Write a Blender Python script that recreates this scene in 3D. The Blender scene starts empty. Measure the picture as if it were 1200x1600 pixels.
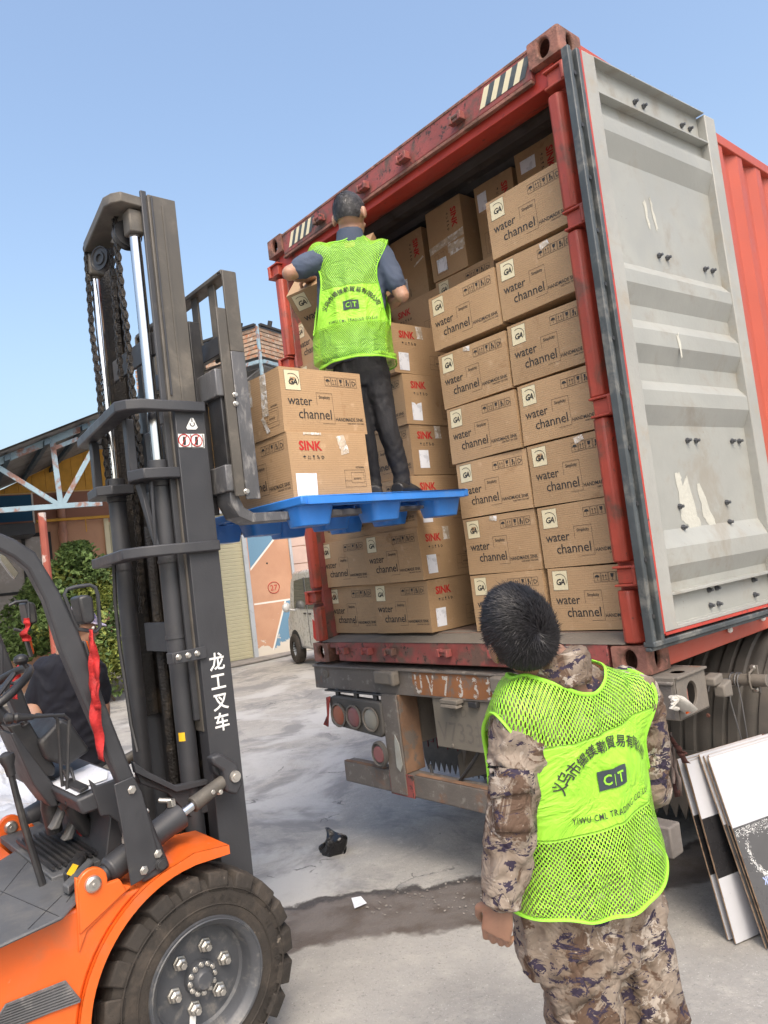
import bpy, bmesh, math, random
from math import radians, sin, cos, pi, sqrt
from mathutils import Vector, Matrix, Euler, noise
from mathutils.bvhtree import BVHTree
random.seed(7)
SC = bpy.context.scene
COL = SC.collection
# ------------------------------------------------------------------ camera, sky, sun, exposure
CAM = Vector((4.11923, -2.84631, 1.81556)); FPX = 1146.353
def cam_axes():
    yaw, pitch, roll = 0.849662976, 0.0644381758, -0.121321637
    f = Vector((-sin(yaw)*cos(pitch), cos(yaw)*cos(pitch), sin(pitch)))
    r = Vector((cos(yaw), sin(yaw), 0)); u = r.cross(f)
    c, s = cos(roll), sin(roll)
    return (r*c+u*s), (u*c-r*s), f
RT, UP, FW = cam_axes()
cd = bpy.data.cameras.new('camera'); cam = bpy.data.objects.new('camera', cd); COL.objects.link(cam)
cam.matrix_world = Matrix(((RT.x, UP.x, -FW.x, CAM.x), (RT.y, UP.y, -FW.y, CAM.y), (RT.z, UP.z, -FW.z, CAM.z), (0, 0, 0, 1)))
cd.sensor_fit = 'VERTICAL'; cd.sensor_height = 36; cd.lens = FPX/1600*36; cd.clip_start = 0.05; cd.clip_end = 3000
SC.camera = cam
world = bpy.data.worlds.new('World'); SC.world = world; world.use_nodes = True
wn = world.node_tree; bg = wn.nodes['Background']
sky = wn.nodes.new('ShaderNodeTexSky'); sky.sky_type = 'NISHITA'; sky.sun_disc = False
SUN_DIR = Vector((0.54, -0.30, 0.78)).normalized()          # from the scene towards the sun
sky.sun_elevation = math.asin(SUN_DIR.z); sky.sun_rotation = math.atan2(SUN_DIR.x, SUN_DIR.y)
sky.air_density = 1.4; sky.dust_density = 6.5; sky.ozone_density = 2.4; sky.altitude = 50
wn.links.new(sky.outputs[0], bg.inputs[0]); bg.inputs[1].default_value = 0.15
sd = bpy.data.lights.new('sun', 'SUN'); sd.energy = 0.60; sd.angle = radians(20); sd.color = (1, 0.93, 0.82)
so = bpy.data.objects.new('sun', sd); COL.objects.link(so); so.rotation_euler = SUN_DIR.to_track_quat('Z', 'Y').to_euler()
so.location = (6, -6, 9)
SC.view_settings.view_transform = 'Standard'; SC.view_settings.look = 'None'
SC.view_settings.exposure = 1.03; SC.view_settings.gamma = 1
SC.render.engine = 'CYCLES'
SC.cycles.max_bounces = 7; SC.cycles.transparent_max_bounces = 12

# survey helpers: a direction measured in the photograph met with a real plane of the place gives a point in metres
def ray(x, y): return RT*((x-600)/FPX) - UP*((y-800)/FPX) + FW
def at(x, y, d): return CAM + ray(x, y)*d
def onX(x, y, X): r = ray(x, y); return CAM + r*((X-CAM.x)/r.x)
def onY(x, y, Y): r = ray(x, y); return CAM + r*((Y-CAM.y)/r.y)
def onZ(x, y, Z): r = ray(x, y); return CAM + r*((Z-CAM.z)/r.z)
WA = radians(9.636); WT = Vector((sin(WA), cos(WA), 0)); WN = Vector((cos(WA), -sin(WA), 0)); W0 = Vector((-10.0, 5.47, 0))
def wall(s, z, off=0.0): return W0 + WT*s + WN*off + Vector((0, 0, z))
def onW(x, y, off=0.0):
    r = ray(x, y); t = ((W0 + WN*off - CAM).dot(WN))/r.dot(WN); p = CAM + r*t - W0
    return p.dot(WT), p.z

# ------------------------------------------------------------------ materials
def nn(nt, typ, **kw):
    n = nt.nodes.new(typ)
    for k, v in kw.items():
        if k.startswith('i_'):
            key = k[2:]; key = int(key) if key.isdigit() else key.replace('_', ' ')
            n.inputs[key].default_value = v
        else: setattr(n, k, v)
    return n
def mixc(nt, fac, a, b, mode='MIX'):
    m = nt.nodes.new('ShaderNodeMix'); m.data_type = 'RGBA'; m.blend_type = mode; m.clamp_factor = True
    for sock, v in ((m.inputs[0], fac), (m.inputs[6], a), (m.inputs[7], b)):
        if isinstance(v, bpy.types.NodeSocket): nt.links.new(v, sock)
        elif sock == m.inputs[0]: sock.default_value = v
        else: sock.default_value = (*v, 1) if len(v) == 3 else v
    return m.outputs[2]
def ramp(nt, fac, a, b):
    r = nt.nodes.new('ShaderNodeMapRange'); r.interpolation_type = 'SMOOTHSTEP'
    nt.links.new(fac, r.inputs[0]); r.inputs[1].default_value = a; r.inputs[2].default_value = b
    return r.outputs[0]
def noi(nt, vec, scale, detail=4, rough=.6, dist=0.0):
    n = nn(nt, 'ShaderNodeTexNoise'); n.inputs['Scale'].default_value = scale; n.inputs['Detail'].default_value = detail
    n.inputs['Roughness'].default_value = rough; n.inputs['Distortion'].default_value = dist
    nt.links.new(vec, n.inputs['Vector']); return n.outputs[0]
def newmat(name):
    m = bpy.data.materials.new(name); m.use_nodes = True; nt = m.node_tree; p = nt.nodes['Principled BSDF']
    return m, nt, p
def coords(nt, rnd=False, scl=(1, 1, 1), world=False):
    if world:
        g = nt.nodes.new('ShaderNodeNewGeometry'); out = g.outputs['Position']
    else:
        tc = nt.nodes.new('ShaderNodeTexCoord'); out = tc.outputs['Object']
    mp = nt.nodes.new('ShaderNodeMapping'); mp.inputs['Scale'].default_value = scl; nt.links.new(out, mp.inputs[0])
    if rnd:
        oi = nt.nodes.new('ShaderNodeObjectInfo'); mu = nn(nt, 'ShaderNodeMath', operation='MULTIPLY', i_1=37.0)
        nt.links.new(oi.outputs['Random'], mu.inputs[0]); nt.links.new(mu.outputs[0], mp.inputs['Location'])
    return mp.outputs[0]
def bump(nt, p, h, strength, dist=.01):
    b = nt.nodes.new('ShaderNodeBump'); b.inputs['Strength'].default_value = strength; b.inputs['Distance'].default_value = dist
    nt.links.new(h, b.inputs['Height']); nt.links.new(b.outputs[0], p.inputs['Normal'])
def pm(name, col, rough=.55, metal=0.0, var=.12, vs=3.0, grime=None, gs=6.0, gt=(.5, .7), g2=None, g2s=30, g2t=(.62, .68),
       bs=0.0, bsc=60, rnd=False, spec=.5, scl=(1, 1, 1), rv=.1, coat=0.0, trans=0.0, alpha=1.0, world=False):
    """paint-like material: base colour with broad value variation, up to two layers of dirt or rust with shapes of their own"""
    m, nt, p = newmat(name); v = coords(nt, rnd, scl, world)
    n1 = noi(nt, v, vs, 5, .6)
    a = tuple(min(1, c*(1-var)) for c in col); b = tuple(min(1, c*(1+var)) for c in col)
    c = mixc(nt, ramp(nt, n1, .3, .7), a, b)
    if grime:
        n2 = noi(nt, v, gs, 8, .65, .3); c = mixc(nt, ramp(nt, n2, *gt), c, grime)
    if g2:
        n3 = noi(nt, v, g2s, 6, .7); c = mixc(nt, ramp(nt, n3, *g2t), c, g2)
    nt.links.new(c, p.inputs['Base Color'])
    n4 = noi(nt, v, vs*4, 5, .6)
    mr = nn(nt, 'ShaderNodeMapRange'); nt.links.new(n4, mr.inputs[0]); mr.inputs[1].default_value = .3; mr.inputs[2].default_value = .7
    mr.inputs[3].default_value = max(.02, rough-rv); mr.inputs[4].default_value = min(1, rough+rv); nt.links.new(mr.outputs[0], p.inputs['Roughness'])
    p.inputs['Metallic'].default_value = metal; p.inputs['Specular IOR Level'].default_value = spec
    p.inputs['Coat Weight'].default_value = coat; p.inputs['Transmission Weight'].default_value = trans; p.inputs['Alpha'].default_value = alpha
    if bs: bump(nt, p, noi(nt, v, bsc, 6, .6), bs)
    return m
M = {}
M['red'] = pm('container_red', (.36, .058, .035), .5, var=.18, grime=(.15, .06, .04), gs=5, gt=(.50, .70), g2=(.09, .05, .035), g2s=28, g2t=(.62, .68), bs=.15, bsc=40)
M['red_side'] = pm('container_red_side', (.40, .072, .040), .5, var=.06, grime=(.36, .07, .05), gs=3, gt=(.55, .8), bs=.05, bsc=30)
M['pinkred'] = pm('faded_red', (.25, .062, .055), .6, var=.25, grime=(.12, .07, .055), gs=7, gt=(.45, .62), g2=(.035, .026, .022), g2s=18, g2t=(.57, .66), bs=.25, bsc=45)
M['rust'] = pm('rusty_casting', (.26, .115, .085), .75, var=.25, grime=(.13, .065, .045), gs=9, gt=(.42, .6), g2=(.36, .15, .12), g2s=18, g2t=(.6, .7), bs=.5, bsc=70)
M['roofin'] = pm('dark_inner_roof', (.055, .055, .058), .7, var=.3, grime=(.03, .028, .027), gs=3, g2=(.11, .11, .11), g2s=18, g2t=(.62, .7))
M['redin'] = pm('inner_red', (.42, .045, .030), .5, var=.15, grime=(.1, .04, .03), gs=6, gt=(.55, .68), g2=(.05, .03, .03), g2s=22, g2t=(.62, .68))
M['door'] = pm('door_white', (.305, .31, .288), .5, var=.10, vs=2, grime=(.26, .245, .21), gs=4, gt=(.48, .7), g2=(.19, .155, .115), g2s=34, g2t=(.66, .74), bs=.12, bsc=35)
M['doorg'] = pm('door_scuffed_stile', (.31, .31, .288), .55, var=.08, grime=(.31, .28, .23), gs=8, gt=(.5, .75), g2=(.16, .13, .11), g2s=50, g2t=(.68, .75), bs=.2, bsc=40)
M['gasket'] = pm('rubber_gasket', (.055, .065, .07), .55, var=.3, grime=(.14, .14, .13), gs=9, gt=(.5, .7), bs=.1)
M['floorwood'] = pm('container_floor', (.16, .11, .085), .8, var=.3, grime=(.1, .07, .055), gs=6)
M['char'] = pm('charcoal_paint', (.040, .041, .046), .48, var=.14, vs=2.5, grime=(.075, .070, .063), gs=4, gt=(.55, .8), g2=(.15, .14, .12), g2s=60, g2t=(.73, .76), bs=.08, bsc=120)
M['char_lit_dusty'] = pm('charcoal_paint_lit_dusty', (.085, .077, .066), .55, var=.12, vs=2.5, grime=(.17, .15, .125), gs=5, gt=(.45, .75), g2=(.06, .055, .05), g2s=60, g2t=(.72, .75), bs=.1, bsc=120)  # paler, browner charcoal: warm light on the upper mast put into the colour, plus dust
M['scuff'] = pm('scuffed_steel', (.12, .12, .125), .45, .3, var=.25, grime=(.27, .26, .25), gs=22, gt=(.5, .68), bs=.2, bsc=80, scl=(1, 1, .4))
M['grease'] = pm('greasy_steel', (.018, .015, .013), .4, .1, var=.4, grime=(.05, .038, .026), gs=10, gt=(.5, .65), g2=(.25, .2, .15), g2s=90, g2t=(.68, .72), bs=.8, bsc=110)
M['chain'] = pm('greasy_chain', (.022, .019, .017), .42, .4, var=.4, grime=(.075, .062, .05), gs=40, gt=(.5, .65), bs=.5, bsc=200)
M['chrome'] = pm('chrome_rod', (.62, .62, .63), .16, 1.0, var=.05, rv=.06)
M['steel'] = pm('zinc_bolt', (.52, .50, .46), .35, .85, var=.15)
M['orange'] = pm('orange_paint', (.70, .120, .014), .45, var=.06, coat=.2, grime=(.55, .13, .04), gs=3.5, gt=(.50, .72), g2=(.40, .24, .15), g2s=26, g2t=(.66, .74), bs=.05, bsc=90)
M['tyre'] = pm('tyre_rubber', (.030, .025, .021), .85, var=.3, grime=(.062, .050, .040), gs=9, gt=(.45, .7), g2=(.16, .135, .11), g2s=16, g2t=(.64, .68), bs=.4, bsc=70)
M['rim'] = pm('rim_grey', (.062, .066, .075), .45, var=.12, grime=(.19, .18, .165), gs=12, gt=(.5, .75), bs=.1, bsc=80)
M['blk'] = pm('black_plastic', (.028, .028, .03), .42, var=.3, grime=(.07, .065, .06), gs=8, gt=(.5, .8), bs=.08, bsc=150)
M['mat'] = pm('rubber_floor_mat', (.085, .088, .093), .6, var=.2, grime=(.15, .145, .135), gs=5, gt=(.45, .7), bs=.1, bsc=120)
M['blue'] = pm('blue_pallet_plastic', (.035, .20, .62), .42, var=.1, grime=(.10, .20, .42), gs=6, gt=(.5, .8), g2=(.3, .34, .4), g2s=30, g2t=(.70, .76), bs=.08, bsc=60)
M['yellow'] = pm('yellow_sticker', (.75, .45, .02), .5, var=.05)
M['white'] = pm('white_print', (.80, .80, .78), .55, var=.03)
M['ink'] = pm('black_ink', (.030, .028, .027), .7, var=.1)
M['redink'] = pm('red_ink', (.42, .02, .018), .65, var=.1)
M['cream'] = pm('cream_sticker', (.66, .59, .40), .55, var=.04)
M['paper'] = pm('paper_label', (.74, .76, .82), .6, var=.03, grime=(.60, .62, .68), gs=30, gt=(.55, .6))
M['tape'] = pm('clear_tape', (.50, .42, .33), .18, var=.3, vs=12, grime=(.72, .70, .68), gs=30, gt=(.52, .6), bs=.6, bsc=60)
M['redcloth'] = pm('red_ribbon', (.40, .016, .016), .75, var=.3, vs=14, bs=.6, bsc=60)
M['glove'] = pm('cotton_glove', (.46, .44, .40), .9, var=.08, bs=.4, bsc=300)
M['trailer'] = pm('rusty_chassis', (.125, .11, .098), .7, var=.2, vs=4, grime=(.20, .095, .05), gs=5, gt=(.54, .72), g2=(.2, .185, .165), g2s=18, g2t=(.55, .65), bs=.35, bsc=60)
M['trailgrey'] = pm('dusty_chassis_grey', (.145, .128, .108), .75, var=.15, grime=(.105, .095, .085), gs=7, gt=(.5, .7), g2=(.26, .14, .08), g2s=25, g2t=(.66, .72), bs=.3, bsc=60)
M['rustedge'] = pm('orange_rust_edge', (.20, .115, .07), .8, var=.4, grime=(.12, .10, .085), gs=9, gt=(.5, .62), bs=.3)
M['plate'] = pm('dusty_number_plate', (.155, .138, .112), .75, var=.1, grime=(.15, .135, .115), gs=8, gt=(.5, .75), bs=.15, bsc=60)
M['platecut'] = pm('plate_figures', (.13, .115, .10), .8, var=.2)
M['mudguard'] = pm('dusty_mudguard', (.075, .068, .060), .8, var=.2, vs=2, grime=(.115, .10, .085), gs=4, gt=(.45, .75), bs=.15, bsc=50)
M['lensr'] = pm('dusty_red_lens', (.21, .075, .075), .5, var=.15, coat=.3)
M['lenso'] = pm('dusty_amber_lens', (.30, .09, .045), .5, var=.15, coat=.3)
M['lensw'] = pm('dusty_clear_lens', (.22, .21, .18), .5, var=.15, coat=.3)
M['lensy'] = pm('amber_reflector', (.62, .10, .012), .3, var=.1)
M['foam'] = pm('white_packing_foam', (.72, .70, .66), .8, var=.08, grime=(.5, .42, .34), gs=20, gt=(.5, .7))
M['darkcloth'] = pm('dirty_rag', (.09, .045, .04), .9, var=.4, grime=(.28, .24, .22), gs=12, gt=(.5, .65))
M['hair'] = pm('black_hair', (.011, .010, .012), .48, var=.5, vs=40, spec=.4)
M['hairg'] = pm('greying_hair', (.030, .030, .033), .5, var=.5, vs=30, grime=(.10, .10, .105), gs=60, gt=(.5, .7), spec=.6)
M['skin'] = pm('tanned_skin', (.38, .215, .145), .5, var=.10, vs=12, bs=.08, bsc=200)
M['skin'].node_tree.nodes['Principled BSDF'].inputs['Subsurface Weight'].default_value = .08
M['skind'] = pm('darker_tanned_skin', (.25, .135, .088), .5, var=.10, vs=12, bs=.1, bsc=200)
M['blueshirt'] = pm('slate_blue_shirt', (.060, .080, .125), .85, var=.15, bs=.25, bsc=260)
M['navy'] = pm('navy_t_shirt', (.005, .006, .013), .85, var=.25, bs=.2, bsc=260)
M['trous'] = pm('black_trousers', (.014, .014, .017), .75, var=.3, vs=6, bs=.25, bsc=200)
M['cap'] = pm('lilac_patterned_cap', (.55, .50, .62), .85, var=.1, grime=(.14, .13, .34), gs=30, gt=(.54, .58))
M['tarp'] = pm('white_plastic_sheet', (.40, .42, .46), .35, var=.1, vs=2, grime=(.42, .42, .42), gs=4, gt=(.5, .7), g2=(.32, .26, .2), g2s=5, g2t=(.62, .7), bs=.5, bsc=9)
M['van'] = pm('white_van_paint', (.50, .50, .49), .3, var=.04, coat=.4, grime=(.44, .43, .41), gs=4, gt=(.5, .8))
M['glass'] = pm('dark_glass', (.03, .035, .04), .08, var=.1, rv=.03)
M['shutter'] = pm('cream_shutter', (.47, .44, .30), .5, var=.05, grime=(.58, .50, .28), gs=5, gt=(.5, .8))
M['greyframe'] = pm('grey_frame', (.40, .43, .46), .5, var=.06, grime=(.3, .3, .3), gs=12, gt=(.55, .7))
M['tealsteel'] = pm('flaking_blue_steel', (.24, .34, .40), .6, var=.1, grime=(.24, .13, .10), gs=4, gt=(.50, .60), g2=(.42, .45, .46), g2s=14, g2t=(.62, .7))
M['redsteel'] = pm('flaking_red_post', (.30, .075, .05), .6, var=.15, grime=(.50, .42, .38), gs=5, gt=(.54, .62))
M['roofmetal'] = pm('grey_roof_sheet', (.17, .165, .16), .6, var=.15, grime=(.11, .10, .09), gs=4, gt=(.5, .7))
M['yellowp'] = pm('ochre_plank', (.60, .31, .045), .7, var=.10, vs=6, grime=(.47, .25, .05), gs=3, gt=(.5, .8), bs=.15, rnd=True)
M['pipe'] = pm('brown_pipe', (.36, .17, .11), .55, var=.1, grime=(.24, .12, .085), gs=8, gt=(.5, .7))
M['slat'] = pm('weathered_slat', (.34, .24, .17), .8, var=.3, vs=4, grime=(.38, .15, .07), gs=5, gt=(.5, .62), g2=(.5, .48, .44), g2s=9, g2t=(.55, .66), rnd=True)
M['darkin'] = pm('dark_interior', (.03, .03, .03), .9, var=.3)
M['palewall'] = pm('pale_render', (.55, .50, .44), .85, var=.1, grime=(.42, .36, .30), gs=3, gt=(.5, .75), bs=.2)
M['pinkpane'] = pm('pinkish_window_board', (.52, .38, .32), .6, var=.08, grime=(.45, .35, .30), gs=3, gt=(.5, .8))
M['winglass'] = pm('dusty_window_glass', (.30, .27, .25), .25, var=.15, vs=1.5, grime=(.18, .17, .16), gs=2, gt=(.5, .7), rv=.05)
M['leaf'] = pm('leaf_green', (.17, .25, .08), .6, var=.4, vs=2.2, spec=.3)
M['leafd'] = pm('leaf_dark_green', (.085, .135, .045), .6, var=.3, spec=.3)
M['leafy'] = pm('leaf_yellow_green', (.22, .25, .06), .6, var=.3, vs=3, spec=.3)
M['bark'] = pm('bark', (.13, .10, .075), .9, var=.3, bs=.5)
M['brownbd'] = pm('corrugated_edge', (.40, .27, .17), .85, var=.2, grime=(.25, .16, .10), gs=25, gt=(.5, .6), scl=(1, 1, 1))
M['whbd'] = pm('white_coated_board', (.47, .48, .51), .35, var=.03, vs=2)
M['bkbd'] = pm('black_printed_board', (.020, .020, .022), .28, var=.2, vs=2)
M['dkbd'] = pm('dark_grey_printed_board', (.075, .075, .078), .3, var=.12, vs=2)
M['blueink'] = pm('pale_blue_ink', (.33, .40, .62), .5, var=.05)
M['stone'] = pm('pale_stone', (.24, .22, .20), .9, var=.2, bs=.6, bsc=20, rnd=True)
M['bagp'] = pm('black_bin_bag', (.009, .009, .010), .25, var=.3, bs=.5, bsc=30)
M['headlamp'] = pm('mirror_glass', (.35, .35, .34), .08, .9, var=.05)

def mat_cardboard():
    m, nt, p = newmat('cardboard'); v = coords(nt, True)
    n1 = noi(nt, v, 3.0, 4); n2 = noi(nt, v, 160, 2); n3 = noi(nt, v, 14, 6)
    c = mixc(nt, ramp(nt, n1, .3, .7), (.355, .232, .128), (.405, .268, .150))
    c = mixc(nt, ramp(nt, n2, .55, .75), c, (.29, .185, .11))
    c = mixc(nt, ramp(nt, n3, .60, .75), c, (.45, .31, .19)); n6 = noi(nt, v, 5, 7, .7, .5); c = mixc(nt, ramp(nt, n6, .60, .72), c, (.29, .175, .09))
    oi = nt.nodes.new('ShaderNodeObjectInfo'); hs = nt.nodes.new('ShaderNodeHueSaturation')
    mr = nn(nt, 'ShaderNodeMapRange'); nt.links.new(oi.outputs['Random'], mr.inputs[0]); mr.inputs[3].default_value = .90; mr.inputs[4].default_value = 1.10
    nt.links.new(mr.outputs[0], hs.inputs['Value']); nt.links.new(c, hs.inputs['Color']); nt.links.new(hs.outputs[0], p.inputs['Base Color'])
    p.inputs['Roughness'].default_value = .72; p.inputs['Specular IOR Level'].default_value = .35
    w = nn(nt, 'ShaderNodeTexWave'); w.wave_type = 'BANDS'; w.bands_direction = 'Z'; w.inputs['Scale'].default_value = 30; nt.links.new(v, w.inputs[0])
    add = nn(nt, 'ShaderNodeMath', operation='ADD'); nt.links.new(w.outputs[1], add.inputs[0]); nt.links.new(n3, add.inputs[1])
    bump(nt, p, add.outputs[0], .12, .004); return m
M['card'] = mat_cardboard()

def mat_camo():
    m, nt, p = newmat('desert_camouflage_cloth'); v = coords(nt)
    c = mixc(nt, ramp(nt, noi(nt, v, 7, 4, .6, .6), .42, .58), (.165, .125, .095), (.25, .205, .165))
    c = mixc(nt, ramp(nt, noi(nt, v, 11, 6, .7, .8), .53, .58), c, (.10, .064, .045))
    mp = nn(nt, 'ShaderNodeMapping'); mp.inputs['Location'].default_value = (3.1, 7.7, 1.3); mp.inputs['Scale'].default_value = (1, 1, 1.5); nt.links.new(v, mp.inputs[0])
    c = mixc(nt, ramp(nt, noi(nt, mp.outputs[0], 9, 7, .72, 1.0), .56, .60), c, (.34, .295, .25))
    mp2 = nn(nt, 'ShaderNodeMapping'); mp2.inputs['Location'].default_value = (9.1, 2.7, 5.3); mp2.inputs['Scale'].default_value = (1, 1, 1.7); nt.links.new(v, mp2.inputs[0])
    c = mixc(nt, ramp(nt, noi(nt, mp2.outputs[0], 16, 5, .75, .8), .56, .575), c, (.036, .028, .047))
    c = mixc(nt, ramp(nt, noi(nt, v, 3, 3), .4, .7), c, (.33, .27, .21), 'MIX') if False else c
    nt.links.new(c, p.inputs['Base Color']); p.inputs['Roughness'].default_value = .85; p.inputs['Specular IOR Level'].default_value = .2
    a1 = nn(nt, 'ShaderNodeMath', operation='MULTIPLY_ADD', i_1=.06); nt.links.new(noi(nt, v, 320, 2), a1.inputs[0]); nr = noi(nt, v, 13, 3, .5, .7); ab = nn(nt, 'ShaderNodeMath', operation='PINGPONG', i_1=.12); nt.links.new(nr, ab.inputs[0]); sc2 = nn(nt, 'ShaderNodeMath', operation='MULTIPLY', i_1=5.0); nt.links.new(ab.outputs[0], sc2.inputs[0]); nt.links.new(sc2.outputs[0], a1.inputs[2])
    bump(nt, p, a1.outputs[0], .55, .012); return m
M['camo'] = mat_camo()

def mat_mesh():
    """knitted lime mesh: round holes on a staggered grid, in metres of cloth (UV)"""
    m, nt, p = newmat('lime_mesh_cloth')
    tc = nt.nodes.new('ShaderNodeTexCoord')
    def lattice(off):
        mp = nn(nt, 'ShaderNodeMapping'); mp.inputs['Scale'].default_value = (98, 78, 1); mp.inputs['Location'].default_value = (off, off, 0)
        nt.links.new(tc.outputs['UV'], mp.inputs[0])
        fr = nn(nt, 'ShaderNodeVectorMath', operation='FRACTION'); nt.links.new(mp.outputs[0], fr.inputs[0])
        sb = nn(nt, 'ShaderNodeVectorMath', operation='SUBTRACT'); nt.links.new(fr.outputs[0], sb.inputs[0]); sb.inputs[1].default_value = (.5, .5, 0)
        ml = nn(nt, 'ShaderNodeVectorMath', operation='MULTIPLY'); nt.links.new(sb.outputs[0], ml.inputs[0]); ml.inputs[1].default_value = (1, .8, 0)
        ln = nn(nt, 'ShaderNodeVectorMath', operation='LENGTH'); nt.links.new(ml.outputs[0], ln.inputs[0]); return ln.outputs['Value']
    mn = nn(nt, 'ShaderNodeMath', operation='MINIMUM'); nt.links.new(lattice(0), mn.inputs[0]); nt.links.new(lattice(.5), mn.inputs[1])
    gt = nn(nt, 'ShaderNodeMath', operation='GREATER_THAN'); nt.links.new(mn.outputs[0], gt.inputs[0]); gt.inputs[1].default_value = .240
    uvb = nt.nodes.new('ShaderNodeUVMap'); uvb.uv_map = 'band'; sb_ = nn(nt, 'ShaderNodeSeparateXYZ'); nt.links.new(uvb.outputs[0], sb_.inputs[0])
    m0 = nn(nt, 'ShaderNodeMath', operation='SUBTRACT', i_1=.5); nt.links.new(sb_.outputs[0], m0.inputs[0]); m1 = nn(nt, 'ShaderNodeMath', operation='ABSOLUTE'); nt.links.new(m0.outputs[0], m1.inputs[0])
    sol = nn(nt, 'ShaderNodeMath', operation='LESS_THAN', i_1=.5); nt.links.new(m1.outputs[0], sol.inputs[0])
    mx = nn(nt, 'ShaderNodeMath', operation='MAXIMUM'); nt.links.new(gt.outputs[0], mx.inputs[0]); nt.links.new(sol.outputs[0], mx.inputs[1]); nt.links.new(mx.outputs[0], p.inputs['Alpha'])
    ln1 = nn(nt, 'ShaderNodeMath', operation='SUBTRACT', i_1=.485); nt.links.new(m1.outputs[0], ln1.inputs[0]); ln2 = nn(nt, 'ShaderNodeMath', operation='ABSOLUTE'); nt.links.new(ln1.outputs[0], ln2.inputs[0])
    seam = ramp(nt, ln2.outputs[0], .016, .006); v = coords(nt)
    col = mixc(nt, ramp(nt, noi(nt, v, 5, 4), .35, .65), (.285, .63, .04), (.335, .70, .05)); col = mixc(nt, seam, col, (.22, .50, .03)); nt.links.new(col, p.inputs['Base Color']); p.inputs['Roughness'].default_value = .6
    a1 = nn(nt, 'ShaderNodeMath', operation='MULTIPLY_ADD', i_1=-.5); nt.links.new(seam, a1.inputs[0]); nr = noi(nt, v, 7, 4, .55, 1.2); pp_ = nn(nt, 'ShaderNodeMath', operation='PINGPONG', i_1=.10); nt.links.new(nr, pp_.inputs[0]); s5 = nn(nt, 'ShaderNodeMath', operation='MULTIPLY', i_1=6.0); nt.links.new(pp_.outputs[0], s5.inputs[0]); nt.links.new(s5.outputs[0], a1.inputs[2])
    bump(nt, p, a1.outputs[0], .6, .010); return m
M['mesh'] = mat_mesh()
M['lime'] = pm('lime_solid_cloth', (.33, .70, .045), .65, var=.06, vs=5, bs=.12, bsc=180)
M['limeband'] = pm('lime_binding', (.27, .63, .04), .6, var=.05)
M['limeg'] = pm('lime_lining', (.30, .72, .03), .65, var=.05)

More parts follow.
